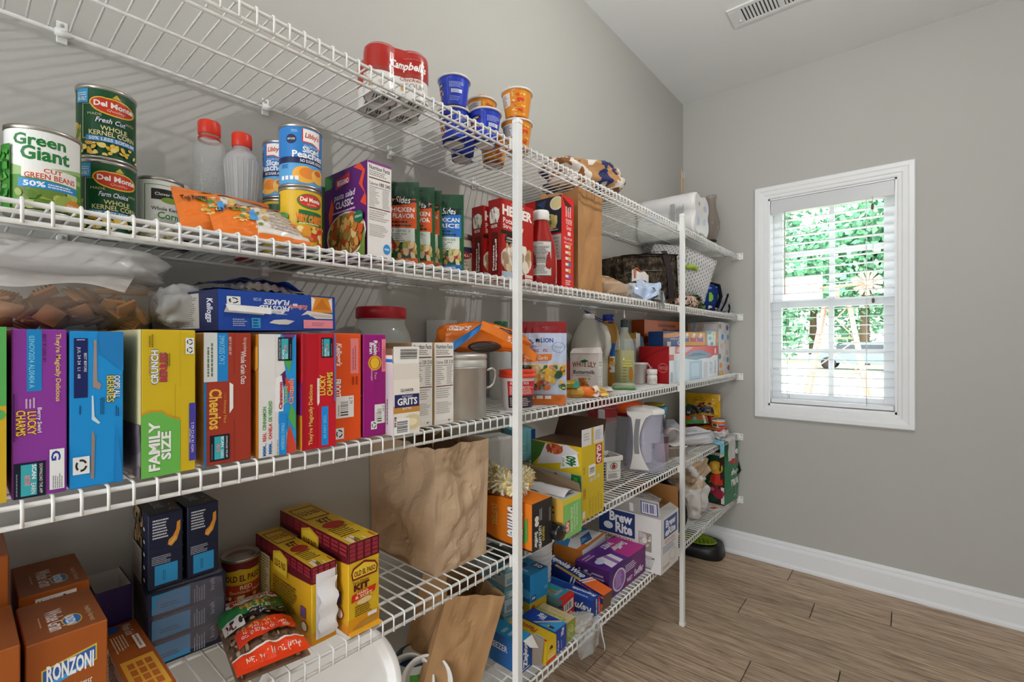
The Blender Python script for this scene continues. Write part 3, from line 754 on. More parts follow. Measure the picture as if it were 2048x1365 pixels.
# ---------------------------------------------------------------- soft packs
def pouch(name, label, cat, loc, w, h, th, col, art, back='c8c8c8', rz=0., rot=None, mat='film', group=None, seal=.035, wob=.12, nu=18, nv=22, seed=1, part='bag', artb=None, frontcol=None):
    """a filled sachet standing on its bottom seal: local +x front, y width, z height"""
    t = thing(name, label, cat, loc, rz, group, rot)
    def bulge(u, v):
        e = min(1, max(0, min(u, 1 - u) / .5)); f = max(0, min(v - seal, 1 - seal - v) / (.5 - seal))
        k = (1 - (1 - e) ** 2.2) * (1 - (1 - min(1, f)) ** 2.6)
        n = noise.noise(Vector((u * 4 + seed, v * 5, seed * .7))) * wob
        return th / 2 * k * (1 + n) + .0006 + th * .12 * noise.noise(Vector((u * 9, v * 9 + seed, 3.1))) * min(1, 4 * k)
    m = MB()
    m.grid(lambda u, v: (bulge(u, v), (u - .5) * w, v * h), nu, nv, frontcol or col, True)
    m.grid(lambda u, v: (-bulge(1 - u, v), (.5 - u) * w, v * h), nu, nv, back, True)
    bo = m.build(part, mat, t)
    if art:
        m = MB(); art.put(m, bent((0, -w / 2, 0), (0, w, 0), (0, 0, h), bulge), step=.045, off0=.0011, doff=.00006, both=True); m.build('front_print', mat, bo)
    if artb:
        m = MB(); artb.put(m, bent((0, w / 2, 0), (0, -w, 0), (0, 0, h), lambda u, v: bulge(1 - u, v)), step=.06, off0=.0012, doff=.00006); m.build('back_print', mat, t)
    return t
def crumple(name, label, cat, loc, size, col, mat='film', seed=1, amp=.16, freq=2.2, rz=0., group=None, nu=44, nv=26, flatb=.0, part='bag', colf=None, e=.62, fine=.03):
    """a heap of soft bag: squarish ellipsoid with folds, base resting at z=0"""
    t = thing(name, label, cat, loc, rz, group)
    soft(size, col, mat, seed, amp, freq, nu, nv, colf, e, fine).build(part, mat, t)
    return t
def soft(size, col, mat='film', seed=1, amp=.16, freq=2.2, nu=44, nv=26, colf=None, e=.62, fine=.03):
    sx, sy, sz = size
    pw = lambda x: math.copysign(abs(x) ** e, x)
    def fn(u, v):
        a = 2 * math.pi * u; b = math.pi * (v - .5)
        d = Vector((pw(math.cos(a)) * pw(math.cos(b)), pw(math.sin(a)) * pw(math.cos(b)), pw(math.sin(b))))
        n = noise.noise(d * freq + Vector((seed * 3.7, seed, 0)))
        r = abs(noise.noise(d * freq * 2.6 + Vector((0, seed * 2.1, 5))))
        f = noise.noise(d * freq * 7 + Vector((seed, 9, 2)))
        k = 1 + amp * n - amp * .8 * r + fine * f
        return (sx / 2 * d.x * k, sy / 2 * d.y * k, max(0., sz / 2 * (1 + d.z * k)))
    return MB().grid(fn, nu, nv, (lambda u, v: colf(u, v)) if colf else col, True, None, True)
# ---------------------------------------------------------------- things lying on top of the cereal boxes
TZ = S3 + .1985
a = Art().R(0, 0, 1, 1, '1f4aa8').T('FROSTED', .30, .52, .56, .66, 'f2f4f8', 2, .03, .2).T('FLAKES', .34, .68, .56, .82, 'f2f4f8', 2, .03, .2).T("Kellogg's", .56, .58, .72, .74, 'e04a3a', 2, .03, .2, out='f4f0f0').T('OF CORN', .26, .76, .32, .84, 'dfe6f4', 2)
a.P([(.76, .52), (.97, .52), (.97, .96), (.76, .96)], 'e8942a').P([(.78, .60), (.865, .92), (.95, .60)], 'd07a1c').P([(.76, .52), (.80, .9), (.76, .96)], 'f4ece0').P([(.97, .52), (.93, .9), (.97, .96)], 'f4ece0').P([(.04, .45), (.34, .40), (.36, .52), (.06, .62)], 'e6e4e2').P([(.10, .48), (.28, .46), (.29, .53), (.11, .57)], 'b9aea2').P([(.36, .46), (.50, .44), (.53, .56), (.38, .56)], 'e6e4e2').T('$2.99', .41, .47, .48, .51, '3a3a3a', 2).P([(.66, .42), (.72, .46), (.80, .34), (.97, .34), (.97, .48), (.72, .56)], 'e2dfda').P([(.74, .40), (.96, .37), (.96, .44), (.76, .47)], 'cfc6ba')
recyc(a, .06, .64, .16, .84, 1); a.R(.24, .06, .31, .32, '3a9ad0').lines(.25, .08, .30, .30, 3, '1a3a6a').lines(.10, .10, .22, .30, 4, 'a8b8dc').P([(.38, .20), (.46, .16), (.54, .16), (.60, .26), (.52, .30), (.42, .28)], 'd8d4d0').R(.68, .06, .97, .30, 'f09aa8').lines(.76, .12, .90, .24, 3, 'c06a80').lines(.44, .42, .56, .45, 1, 'c8d4ec')
b = Art().R(0, 0, 1, 1, '232c50').R(.06, .06, .76, .94, 'b9b4ac').lines(.08, .10, .40, .90, 16, '6a665f').lines(.44, .10, .74, .90, 16, '7a766f').T('Kelloggs', .84, .2, .94, .8, 'd8dcec', 3, .02, .2)
c = Art().R(0, 0, 1, 1, '1a3a8c').T('Over 1 lb', .35, .1, .65, .6, 'e8ecf4', 0, .02, .2)
t = carton('cereal_box', 'blue frosted cereal box lying flat across the tops of the other boxes', 'cereal box', (.172, -2.630, TZ + .0015), (.235, .205, .062), {'*': '1f4aa8', 'L': '232c50', 'K': '9a8570'}, {'F': a, 'L': b}, 0, group=CG, rot=(R(1.2), R(0), R(8)))
m = MB(); m.add([(.118, -.092, .040), (.118, -.020, .037), (.124, -.024, .026), (.125, -.090, .030)], [(0, 1, 2, 3), (3, 2, 1, 0)], 'eceae6'); m.build('torn_tab', 'paper', t)
t = thing('foil_packet', 'flattened navy and silver foil packet lying on the blue frosted cereal box', 'foil packet', (.165, -2.630, TZ + .0680), 13)
m = MB(); m.grid(lambda u, v: (-.06 + .12 * v + .004 * math.sin(9 * u), -.085 + .17 * u - .03 * (1 - v) * (u - .5), .012 + .012 * math.sin(math.pi * u) + .006 * noise.noise(Vector((u * 6, v * 5, 1)))), 26, 12, lambda u, v: 'c9c4be' if v < .3 else '1f3f90'); m.grid(lambda u, v: (-.06 + .12 * v + .004 * math.sin(9 * (1 - u)), -.085 + .17 * (1 - u) - .03 * (1 - v) * (.5 - u), .001 + .004 * abs(noise.noise(Vector((u * 6, v * 5, 4))))), 26, 12, lambda u, v: '1f3f90' if v > .3 else 'b9b4ae'); m.build('packet', 'film', t)
m = MB(); m.grid(lambda u, v: (.058 + .012 * v, -.080 + .155 * u, .004 + .014 * math.sin(math.pi * u) * (1 - v) + .002 * math.sin(60 * u)), 40, 3, 'd2ccc4'); m.build('crimped_edge', 'foil', t)
# clear bag of cereal squares behind the first boxes
t = thing('cereal_bag', 'clear plastic bag full of brown cereal squares on top of the left boxes', 'cereal bag', (.112, -2.868, TZ + .001), -4)
rnd = random.Random(4); sq = None
for k in range(70):
    px, py, pz = rnd.uniform(-.075, .085), rnd.uniform(-.085, .090), rnd.uniform(.008, .052)
    if (px / .10) ** 2 + (py / .11) ** 2 > 1: continue
    pz = .008 + (pz - .008) * (1 - (py / .125) ** 2)
    if sq is None:
        mm = MB(); mm.grid(lambda u, v: ((u - .5) * .024, (v - .5) * .024, .0035 * math.sin(math.pi * u) * math.sin(math.pi * v) + .002), 5, 5, 'b07e52'); mm.grid(lambda u, v: ((.5 - u) * .024, (v - .5) * .024, -.0035 * math.sin(math.pi * u) * math.sin(math.pi * v) - .002), 5, 5, 'a06c42')
        for i in range(-2, 3): mm.box((i * .0046 - .0007, -.011, .0048), (i * .0046 + .0007, .011, .0062), '8a5a34')
        for s_ in (-1, 1):
            mm.box((-.012, s_ * .0118 - .0006, -.002), (.012, s_ * .0118 + .0006, .002), '9a683e'); mm.box((s_ * .0118 - .0006, -.012, -.002), (s_ * .0118 + .0006, .012, .002), '9a683e')
        sq = mm.build('cereal_square', 'paper', t); o = sq
    else: o = link('cereal_square', sq.data, t)
    o.location = (px, py, pz); o.rotation_euler = (rnd.uniform(-1, 1), rnd.uniform(-1, 1), rnd.uniform(0, 6.28))
soft((.225, .250, .078), 'd9cbbb', 'thinbag', 31, .12, 2.2, 50, 28).build('bag', 'thinbag', t)
m = soft((.11, .085, .070), 'e8e6e4', 'bagclear', 33, .25, 2.2, 36, 22); m.build('bag_neck', 'bagclear', t).location = (.045, .148, .004)
t = thing('plastic_bag', 'cloudy white plastic bag lying over the bag of cereal squares', 'plastic bag', (.105, -2.880, TZ + .070), 8)
soft((.20, .285, .060), 'e6e4e3', 'cloudybag', 37, .16, 2.0, 54, 28).build('bag', 'cloudybag', t)
m = MB(); m.grid(lambda u, v: (.060 + .045 * v, -.10 + .20 * u * (1 - .2 * v), .028 - .040 * v + .006 * math.sin(7 * u + 3 * v)), 18, 8, 'e4e2e0'); m.build('loose_fold', 'cloudybag', t)
for i, (z, c) in enumerate([(.0655, 'c89a62'), (.0605, 'b8823f')]):
    t = thing('chopstick', ['pale wooden stick poking out between the two plastic bags', 'darker wooden stick poking out under the pale one'][i], 'wooden stick', (.085, -2.752, TZ + z + .004), -4, 'wooden sticks', (R(2), 0, R(-4 + 5 * i)))
    MB().tube([(0, -.07, 0), (0, .055, 0)], .0024, c, 8).build('stick', 'paper', t)
# ---------------------------------------------------------------- rest of the middle shelf
# --- glass jar with red lid behind the boxes
t = thing('glass_jar', 'large clear glass jar with a red screw lid behind the magenta cereal box', 'jar', (.098, -2.292, S3))
MB().lathe([(.060, 0), (.068, .006), (.072, .03), (.072, .175), (.071, .195), (.064, .212), (.058, .222), (.056, .240)], 'dfe6e2', 36, capt=False).build('glass', 'plasticclear', t)
MB().lathe([(.0615, .002), (.066, .008), (.068, .15), (.066, .162), (.03, .170)], 'd9c9a8', 30).build('contents', 'paper', t)
MB().lathe([(.0585, .238), (.0605, .240), (.0605, .262), (.058, .266), (.02, .267)], 'b01c24', 40).build('lid', 'plastic', t)
# --- plain white carton at the wall
a = Art().lines(.2, .1, .8, .3, 3, 'c8c8c8')
carton('white_carton', 'plain white paper carton against the wall, left of the orange sweets bag', 'carton', (.048, -2.052, S3), (.075, .054, .245), 'e4e2e0', {'F': a}, 0, 'paper')
# --- orange sweets bag slumped over the canister
def art_on(m, art, fn, u0, u1, v0, v1, step=.05):
    """print on a soft surface fn(u,v) between the given parameters"""
    def sf(u, v, o):
        U, V = u0 + (u1 - u0) * u, v0 + (v1 - v0) * v; e = .004
        p = Vector(fn(U, V)); n = (Vector(fn(U + e, V)) - Vector(fn(U - e, V))).cross(Vector(fn(U, V + e)) - Vector(fn(U, V - e)))
        n = n.normalized() if n.length > 1e-12 else Vector((0, 0, 1))
        return p + n * (o + .0008)
    art.put(m, sf, step=step, off0=.0006, doff=.00008, both=True)
t = thing('sweets_bag', 'orange bag of sweets with a blue fold, slumped on the metal canister', 'snack bag', (.232, -2.060, S3 + .1555), -30)
def swf(u, v):
    a = 2 * math.pi * u; b = math.pi * (v - .5); pw = lambda x: math.copysign(abs(x) ** .6, x)
    d = Vector((pw(math.cos(a)) * pw(math.cos(b)), pw(math.sin(a)) * pw(math.cos(b)), pw(math.sin(b))))
    k = 1 + .10 * noise.noise(d * 2.1 + Vector((3, 1, 2))) - .10 * abs(noise.noise(d * 4.5 + Vector((1, 7, 3)))) + .03 * noise.noise(d * 11)
    y = d.y * .128 * k
    return (d.x * .042 * k - .01, y, max(-.022 if y > .055 else 0., .040 * (1 + d.z * k) * (1.0 - 1.1 * max(0, y) / .128 * .35) - .10 * max(0, y - .055)))
MB().grid(swf, 60, 34, 'ee7a20', True, None, True).build('bag', 'film', t)
m = MB(); art_on(m, Art().T("REESE'S", .04, .55, .36, .82, 'fbf3ea', 0, .03, .2).E(.55, .70, .09, .16, '5a2a18').E(.53, .72, .05, .09, '7a3c22').T('PEANUT BUTTER', .60, .72, .86, .82, '5a2410', 0, .02).T('CUPS', .64, .56, .80, .66, 'f4c64a', 0, .02), swf, -.17, .20, .30, .78); m.build('bag_print', 'film', t)
m = MB(); m.grid(lambda u, v: (.046 + .010 * math.sin(math.pi * u) + .004 * math.sin(9 * u), -.115 + .085 * u + .010 * v, .004 + .052 * u + .020 * v - .010 * (1 - u)), 14, 4, '2a86d8'); m.grid(lambda u, v: (.044 + .010 * math.sin(math.pi * u), -.115 + .085 * u + .010 * (1 - v), .004 + .052 * u + .020 * (1 - v)), 14, 4, '1f6ab0'); m.build('blue_fold', 'film', t)
m = MB(); m.grid(lambda u, v: (.050 + .008 * math.sin(math.pi * u), -.030 + .150 * u + .006 * v, .058 - .085 * u ** 1.2 + .022 * v), 18, 4, 'f0822a'); Art().T('55', .45, .2, .58, .8, 'fbe8da', 0, .02).put(m, lambda u, v, o: Vector((.0515 + .008 * math.sin(math.pi * u) + o, -.030 + .150 * u + .006 * v, .058 - .085 * u ** 1.2 + .022 * v))); m.build('orange_fold', 'film', t)
m = MB(); m.ball((.030, -.012, .014), (.012, .046, .015), '3a2a24', 14, 8); m.build('dark_contents', 'gloss', t)
# --- white bottle with green cap behind
t = thing('plastic_bottle', 'white plastic bottle with a green cap behind the orange sweets bag', 'bottle', (.082, -1.832, S3))
MB().lathe([(.030, 0), (.036, .004), (.036, .165), (.030, .19), (.018, .205), (.017, .224)], 'e3e6e6', 26).build('body', 'plastic', t)
MB().lathe([(.0215, .223), (.0225, .225), (.0225, .246), (.020, .249)], '1f6b3f', 24).build('cap', 'plastic', t)
carton('small_box', 'small dark box with a brown fold of paper on top beside the green-capped bottle', 'box', (.080, -1.762, S3), (.08, .055, .215), 'cfc9cc', {'F': Art().R(0, .82, 1, 1, '8a8082').P([(.1, 1), (.9, 1), (.8, .92), (.3, .9)], '6a5040')}, -20)
# --- white tub with orange rim
t = thing('plastic_tub', 'white plastic tub with an orange-red rim lid and red label', 'tub', (.268, -1.972, S3), -40)
MB().lathe([(.036, 0), (.040, .003), (.047, .080), (.048, .088)], 'efeaea', 36).build('body', 'plastic', t)
MB().lathe([(.0505, .086), (.052, .088), (.052, .094), (.0500, .095), (.0505, .100), (.052, .102), (.050, .106), (.02, .107)], 'ee4a2a', 36).build('lid', 'plastic', t)
m = MB(); a = Art().R(0, .42, 1, .92, 'd9282e').R(0, 0, 1, .42, '3c3338').T('AUTHENTIC WON', .08, .80, .62, .90, 'fbf4f2', 0, .02).lines(.06, .46, .94, .76, 7, 'f6d8d4').lines(.06, .06, .8, .36, 5, 'cfc4c4').R(.0, .92, 1, .94, 'f4f0f0')
a.put(m, round_surf(lambda v: .0409 + .0072 * v, .006, .084, -45, 75), step=.05); m.build('label', 'label', t)
# --- croutons bag
a = Art().R(0, .86, 1, 1, '8a141c').P([(.36, .945), (.58, .955), (.58, .975), (.36, .965)], 'ddd').R(0, .5, 1, .86, 'bcc8e0').P([(0, .5), (1, .5), (1, .42), (0, .40)], 'd8c8a8').T('FOOD', .14, .735, .38, .785, '1f3f8f', 0, .03).T('LION', .50, .745, .74, .80, '1f3f8f', 0, .03).R(.40, .745, .48, .79, '26262a').T('Salad', .28, .69, .48, .72, '7a6a9a').T('Croutons', .20, .635, .64, .685, 'a8242c', 0, .01, .2).P([(.06, .505), (.70, .535), (.72, .615), (.10, .60)], 'e07a24').T('Cheese Garlic', .16, .545, .64, .59, 'fbf3e4', 0, .01, .2).ring(.84, .69, .13, .062, .08, '6d7fa0').T('WHOLE', .76, .685, .92, .70, '4a5c80')
a.blobs(.02, .18, .98, .48, 70, ['3f5a30', '5f7a3c', 'd8b04a', 'e2a83a', 'c8642a', '2c4a28', 'e6d6a0', 'a83a28', 'c9a23c'], .03, .10, .6).R(.02, .0, .98, .12, 'c9661f')
for k in range(4): a.R(.10 + .16 * k, .075, .22 + .16 * k, .115, 'e9e4e0')
pouch('croutons_bag', 'standing pouch of croutons with a dark red header and salad picture', 'food pouch', (.270, -1.868, S3), .150, .242, .05, 'b8c4d8', a, 'c9ccd4', -52, seed=2, nu=22, nv=28)
# --- dark green oil bottle, milk jug, baking mix
t = thing('oil_bottle', 'dark green glass oil bottle with a green screw cap', 'bottle', (.085, -1.505, S3), 12)
MB().lathe([(.036, 0), (.039, .004), (.039, .118), (.034, .145), (.018, .190), (.0145, .200), (.0145, .208)], '24381c', 24, sq=.55).build('glass', 'gloss', t)
MB().lathe([(.0165, .206), (.0175, .208), (.0175, .232), (.0155, .235)], '23492f', 20).build('cap', 'plastic', t)
MB().box((.0385, -.03, .03), (.0393, .03, .115), '8a2024', .0003).build('label', 'label', t)
t = thing('milk_jug', 'translucent white plastic gallon jug behind the buttermilk mix', 'jug', (.088, -1.292, S3), -55)
MB().lathe([(.068, 0), (.075, .006), (.075, .150), (.073, .175), (.062, .215), (.044, .248), (.026, .270), (.0205, .276), (.0205, .283)], 'e2ded4', 36, sq=.72).build('body', 'milky', t)
MB().tube([(.046, .040, .255), (.066, .056, .240), (.078, .066, .205), (.080, .068, .165), (.072, .060, .135), (.055, .046, .125)], [.010, .012, .013, .013, .013, .011], 'e6e2da', 10).build('handle', 'milky', t)
MB().lathe([(.0225, .279), (.0235, .280), (.0235, .295), (.021, .298)], 'efeeea', 24).build('cap', 'plastic', t)
MB().lathe([(.066, .003), (.072, .008), (.072, .09), (.02, .092)], 'c9b98a', 30, sq=.72).build('contents', 'oil', t)
a = Art().R(0, 0, 1, 1, 'e9e0dc').T('WHITE LILY', .08, .62, .92, .76, '8a5a2a', 0, .03, arc=.2).P([(.36, .80), (.50, .74), (.66, .80), (.52, .84)], '2f6a4a').T('Buttermilk', .12, .46, .88, .56, '2c4a3a', 0, .02).lines(.2, .40, .84, .44, 2, 'a09488').blobs(.3, .05, .72, .36, 26, ['d89a5a', 'c07a3a', 'e8c08a', 'a85a2a'], .04, .10)
b = nf(Art(), .08, .08, .92, .80, None, '4a4644', 'eeeae6', 12)
g = carton('baking_mix', 'cream paper bag of buttermilk baking mix with a crimped top', 'baking mix', (.168, -1.445, S3), (.056, .108, .142), 'e6ddd8', {'F': a, 'R': b}, -76, 'paper')
m = MB(); m.add([(-.03, -.054, .142), (.03, -.054, .142), (.03, .054, .142), (-.03, .054, .142), (-.012, -.050, .160), (.016, -.048, .158), (.014, .050, .164), (-.012, .052, .164)], [(0, 1, 5, 4), (1, 2, 6, 5), (2, 3, 7, 6), (3, 0, 4, 7), (4, 5, 6, 7)], 'ece4de'); m.build('folded_top', 'paper', g)
# --- small things in front of them
t = thing('jar_lid', 'silver and white canning jar with a flat metal lid beside the croutons', 'jar', (.170, -1.665, S3), 0)
MB().lathe([(.026, 0), (.029, .003), (.029, .075), (.027, .082)], 'd8d4d0', 24).build('glass', 'plasticclear', t)
MB().lathe([(.0305, .080), (.0315, .081), (.0315, .094), (.030, .096), (.027, .0965), (.026, .0955), (.005, .0955)], 'c4c2c6', 28).build('lid', 'tin', t)
a = Art().R(0, .6, 1, 1, 'd9b02a').R(0, 0, 1, .6, '8f8a1e').P([(.66, 0), (1, .0), (1, 1), (.8, 1)], '45b0a0').lines(.1, .6, .6, .8, 1, 'f4ead0')
carton('tea_box', 'small yellow-green box with a teal end lying on the orange snack bag', 'box', (.235, -1.673, S3 + .034), (.045, .066, .022), 'b49a28', {'F': a, 'L': Art().R(0, 0, 1, 1, 'a89820')}, -44)
t = thing('snack_bag', 'open orange and yellow snack bag lying flat at the middle shelf edge', 'snack bag', (.250, -1.640, S3), -52)
def bagcol(u, v):
    n = noise.noise(Vector((u * 14, v * 9, 2)))
    return ('e8b43c' if n > .12 else 'e0962c') if u < .45 else ('e9b24a' if (u < .58) else 'ee7a26')
m = soft((.050, .135, .036), 'e8892a', seed=6, amp=.22, freq=2.4, colf=lambda u, v: bagcol((math.sin(2 * math.pi * u) + 1) / 2, v)); m.build('bag', 'film', t)
m = MB(); m.grid(lambda u, v: (.020 - .012 * v + .004 * math.sin(7 * u), .045 + .020 * v + .012 * math.sin(3 * u), .036 - .030 * u + .004 * math.sin(9 * u + 2 * v)), 12, 4, 'f3ead8'); m.build('torn_edge', 'film', t)
a = Art().R(.0, 0, .55, 1, 'c8203a').R(.55, 0, 1, 1, 'e9bf58').blobs(0, .05, .5, .95, 16, ['e03a58', 'a81428', 'f06a80'], .05, .14).lines(.6, .2, .95, .8, 3, 'c89a3a')
pouch('flavour_packet', 'red and yellow seasoning sachet poking out of the open snack bag', 'sachet', (.307, -1.583, S3 + .001), .060, .050, .010, 'd8a848', a, 'd8d0c8', 0, (R(8), R(-62), R(-46)), seed=9)
pouch('wrapper', 'crumpled silver-white wrapper lying beside the red sachet', 'wrapper', (.290, -1.520, S3 + .010), .060, .055, .018, 'd6d2cc', Art().lines(.2, .3, .8, .6, 3, 'b8b0a8').R(.1, .02, .9, .06, 'a84a3a'), 'd0ccc6', 0, (R(20), R(-78), R(-70)), seed=12, wob=.6)
t = thing('clear_packet', 'small clear plastic packet with a green base near the pourer bottle', 'packet', (.247, -1.300, S3), -60)
MB().box((-.022, -.045, .002), (.022, .045, .009), '3f9a3a', .003).build('base', 'gloss', t)
soft((.045, .088, .026), 'e4ead8', 'plasticclear', 3, .2, 2.2).build('cover', 'plasticclear', t)
# --- vegetable oil jug, pourer bottle
t = thing('oil_jug', 'large clear oil jug with a blue cap and loose blue tie', 'jug', (.092, -1.136, S3), -40)
MB().lathe([(.044, 0), (.049, .005), (.049, .130), (.047, .19), (.040, .238), (.028, .268), (.022, .276)], 'c08a2a', 32, sq=.8).build('body', 'oil', t)
MB().lathe([(.023, .276), (.0255, .277), (.0255, .300), (.023, .303)], '23349c', 24).build('cap', 'plastic', t)
MB().lathe([(.030, .262), (.031, .266), (.026, .272)], '23349c', 24, capb=False, capt=False).build('collar', 'plastic', t)
m = MB(); m.tube([(-.02, -.02, .27), (-.03, -.055, .29), (-.01, -.095, .312), (.005, -.11, .318), (.01, -.09, .31), (.0, -.05, .288), (.005, -.02, .276)], .0022, '23349c', 6); m.build('tie', 'plastic', t)
m = MB(); Art().R(0, .55, 1, 1, '1f62b4').R(0, 0, 1, .55, 'eef0ee').blobs(.2, .1, .9, .5, 20, ['e0942a', 'c0402a', 'e8c060'], .05, .12).bars(.03, .1, .14, .45, '444', 10).put(m, round_surf(.0497, .055, .178, -70, 60), step=.06); m.build('label', 'label', t)
t = thing('oil_cruet', 'square clear bottle of yellow olive oil with a black and steel pourer', 'bottle', (.218, -1.236, S3), -38)
MB().lathe([(.031, 0), (.034, .003), (.034, .160), (.030, .185), (.016, .215), (.0125, .225), (.0125, .252)], 'd6e0d4', 30, sq=.5, capt=False).build('glass', 'plasticclear', t)
MB().lathe([(.029, .003), (.0322, .006), (.0322, .150), (.02, .1505)], 'a89a18', 30, sq=.5).build('olive_oil', 'oil', t)
MB().lathe([(.0145, .243), (.016, .245), (.0165, .249), (.0145, .252), (.0155, .258), (.0145, .263), (.0155, .268), (.014, .272)], '1d2a2c', 18).build('stopper', 'rubber', t)
MB().tube([(0, 0, .272), (.001, -.001, .285), (.004, -.003, .300), (.006, -.005, .312)], [.0055, .005, .0035, .002], 'c9c4be', 10).build('spout', 'tin', t)
m = MB(); a = Art().lines(.1, .55, .9, .8, 3, 'd8cf60')
for k in range(6): a.lines(.06, .08 + .09 * k, .45, .13 + .09 * k, 1, '6f6a10')
a.E(.7, .35, .16, .22, 'a8701c').put(m, flat((.0344, -.028, .012), (0, .056, 0), (0, 0, .13))); m.build('raised_marks', 'gloss', t)
a = Art().R(0, .88, 1, 1, 'd8a84a').R(.6, .6, .9, .85, 'b8c4dc').blobs(.1, .02, .9, .3, 16, ['d84a2a', 'e8b04a', 'f0d8a8'], .08, .2)
carton('white_box', 'tall white box with a tan top edge behind the white pot', 'box', (.092, -.905, S3), (.05, .058, .226), 'e6e4e0', {'F': a}, -88)
t = thing('white_pot', 'small white tapered plastic pot behind the pill bottle', 'pot', (.165, -1.000, S3), 0)
MB().lathe([(.028, 0), (.030, .002), (.038, .084), (.041, .085), (.041, .092), (.037, .092), (.029, .01)], 'ecebe9', 28, capt=False, sq=.7).build('pot', 'plastic', t)
t = thing('pill_bottle', 'small white pill bottle with a ribbed cap at the shelf front', 'bottle', (.232, -1.003, S3), -40)
MB().lathe([(.020, 0), (.022, .002), (.022, .036), (.019, .041), (.018, .044)], 'f0efec', 26).build('body', 'plastic', t)
MB().lathe([(.0205, .043), (.0225, .044), (.0225, .062), (.0205, .065), (.004, .0655)], 'f4f3f0', 26).build('cap', 'plastic', t)
m = MB(); Art().lines(.05, .2, .9, .8, 3, 'c8b8a8').put(m, round_surf(.0222, .008, .034, -60, 60), step=.08); m.build('label', 'label', t)
# --- long red storage-set box
a = Art().R(0, 0, 1, 1, 'dfe6ee').P([(.10, 1), (1, 1), (1, .70), (.90, .70), (.80, .62), (.35, .62), (.20, .8), (.10, .8)], 'd8404a').P([(.16, .98), (.45, .98), (.30, .82), (.12, .84)], 'd8a8b8').P([(.22, .66), (.42, .86), (.60, .88), (.84, .74), (.80, .66), (.5, .58)], '6f94ac').P([(.30, .70), (.44, .80), (.58, .80), (.76, .72)], '3f6a8a').R(0, .62, .08, 1, 'e8d4d8').R(.0, .62, .08, .78, 'c8283a').R(.09, .0, .36, .62, 'cfe2f2').R(.36, .0, .62, .56, '9fc0da').R(.40, .1, .56, .5, 'bcd6ea').R(.66, .02, .74, .5, 'c8cad4').T('12 PIECE SET', .80, .12, .86, .5, '7a8090', 1).T('Brilliance', .90, .12, .95, .52, '8a9a8a', 1).E(.93, .84, .02, .1, 'f0d8dc').R(.02, .04, .06, .3, 'aab')
b = Art().R(0, 0, 1, 1, 'a3161e').P([(0, .6), (.5, .85), (1, 1), (1, .96), (.5, .8), (0, .52)], '8a1018').ring(.80, .42, .16, .13, .15, 'd8686a').T('RECYCLE', .70, .38, .92, .46, 'e8a0a0').ring(.28, .42, .13, .11, .35, 'e8d8d8', 6).lines(.36, .38, .48, .46, 2, 'e0b0b0')
carton('storage_set_box', 'long red box picturing clear storage containers behind the second post', 'box', (.215, -.600, S3), (.140, .690, .164), {'*': 'a3161e', 'T': 'b02028'}, {'F': a, 'L': b})
# --- boxes piled on it
a = Art().R(0, .0, .42, 1, '1f4f96').P([(0, .55), (.30, .62), (.44, .85), (.30, .95), (0, .82)], 'e0902c').R(.02, .02, .14, .42, '28282c').R(.08, .0, .16, .3, 'e0dcd8').T('variety pack', .15, .42, .36, .56, 'e8e4f0', 0, .02).ring(.36, .22, .05, .16, .4, 'f0f0f0', 14).R(.47, .30, .58, .66, '2a56a8').R(.62, .30, .76, .66, 'b8322a').R(.79, .30, .94, .66, '8a4aa8')
for x in (.52, .69, .86): a.E(x, .68, .05, .12, 'd9c8a8').E(x + .02, .82, .035, .1, 'f4f0e8')
carton('cat_food_box', 'orange and blue box of cat food tins lying on the long red box', 'pet food box', (.180, -.565, S3 + .1645), (.085, .400, .072), {'*': 'dd9a24', 'L': '2a4f8a'}, {'F': a}, -10)
a = Art().R(0, 0, 1, 1, 'dd6a1e').P([(.40, .3), (.55, .62), (.82, .68), (.78, .45), (.6, .3)], '22306e').R(.3, .75, .72, .86, '8a2a10').R(.4, .6, .52, .68, '8a2a10').P([(0, .1), (.3, .3), (.3, .45), (0, .35)], '7a2a18').P([(.35, .2), (.85, .45), (.85, .38), (.4, .1)], 'f0e4d0')
carton('sponge_box', 'deep orange box lying behind and above the cat food box', 'box', (.052, -.480, S3 + .1645), (.070, .50, .134), {'*': 'd8641c', 'L': 'a84a18'}, {'F': a}, -3)
a = Art().R(0, 0, 1, 1, 'dfe8e4').P([(0, 1), (.5, .95), (.3, .75), (0, .8)], '58bccb').R(.1, .4, .4, .62, '6cc0d8').R(.32, .04, .58, .26, '4aa8dc').E(.62, .8, .1, .12, 'e8c8a8').R(.85, 0, 1, 1, 'e0b86a').E(.6, .5, .08, .1, 'c0d8c0')
carton('wipes_pack', 'small white and turquoise pack at the window end of the cat food box', 'packet', (.240, -.282, S3 + .1645), (.050, .115, .080), 'dfe4dc', {'F': a}, -6)
a = Art().R(0, 0, 1, 1, 'd9d6d8')
for i, (x, y, c) in enumerate([(.78, .90, '5a3a90'), (.85, .72, '4fa8b8'), (.60, .62, 'd8c0b0'), (.35, .72, '2a80d8'), (.1, .35, '6a8a68'), (.75, .42, 'd8b898'), (.82, .28, '5aa0a8'), (.2, .18, 'e88a3a'), (.9, .12, 'b8543a'), (.5, .30, 'c8b8c8'), (.25, .55, 'd8b8a8'), (.6, .84, 'c8c4d8'), (.12, .92, 'a89888')]): a.E(x, y, .12, .055, c, 12)
a.R(0, 0, .45, .08, 'dfa42c').R(.44, 0, .48, 1, 'e8e8ec')
carton('nappy_pack', 'tall white pack with coloured shapes against the window wall', 'packet', (.195, -.122, S3), (.170, .205, .298), 'd9d6d8', {'F': a, 'L': Art().blobs(0, 0, 1, 1, 20, ['c8b8a8', 'a8c0c8', 'd8c8c0'], .06, .14)}, mat='film', ch=.012)
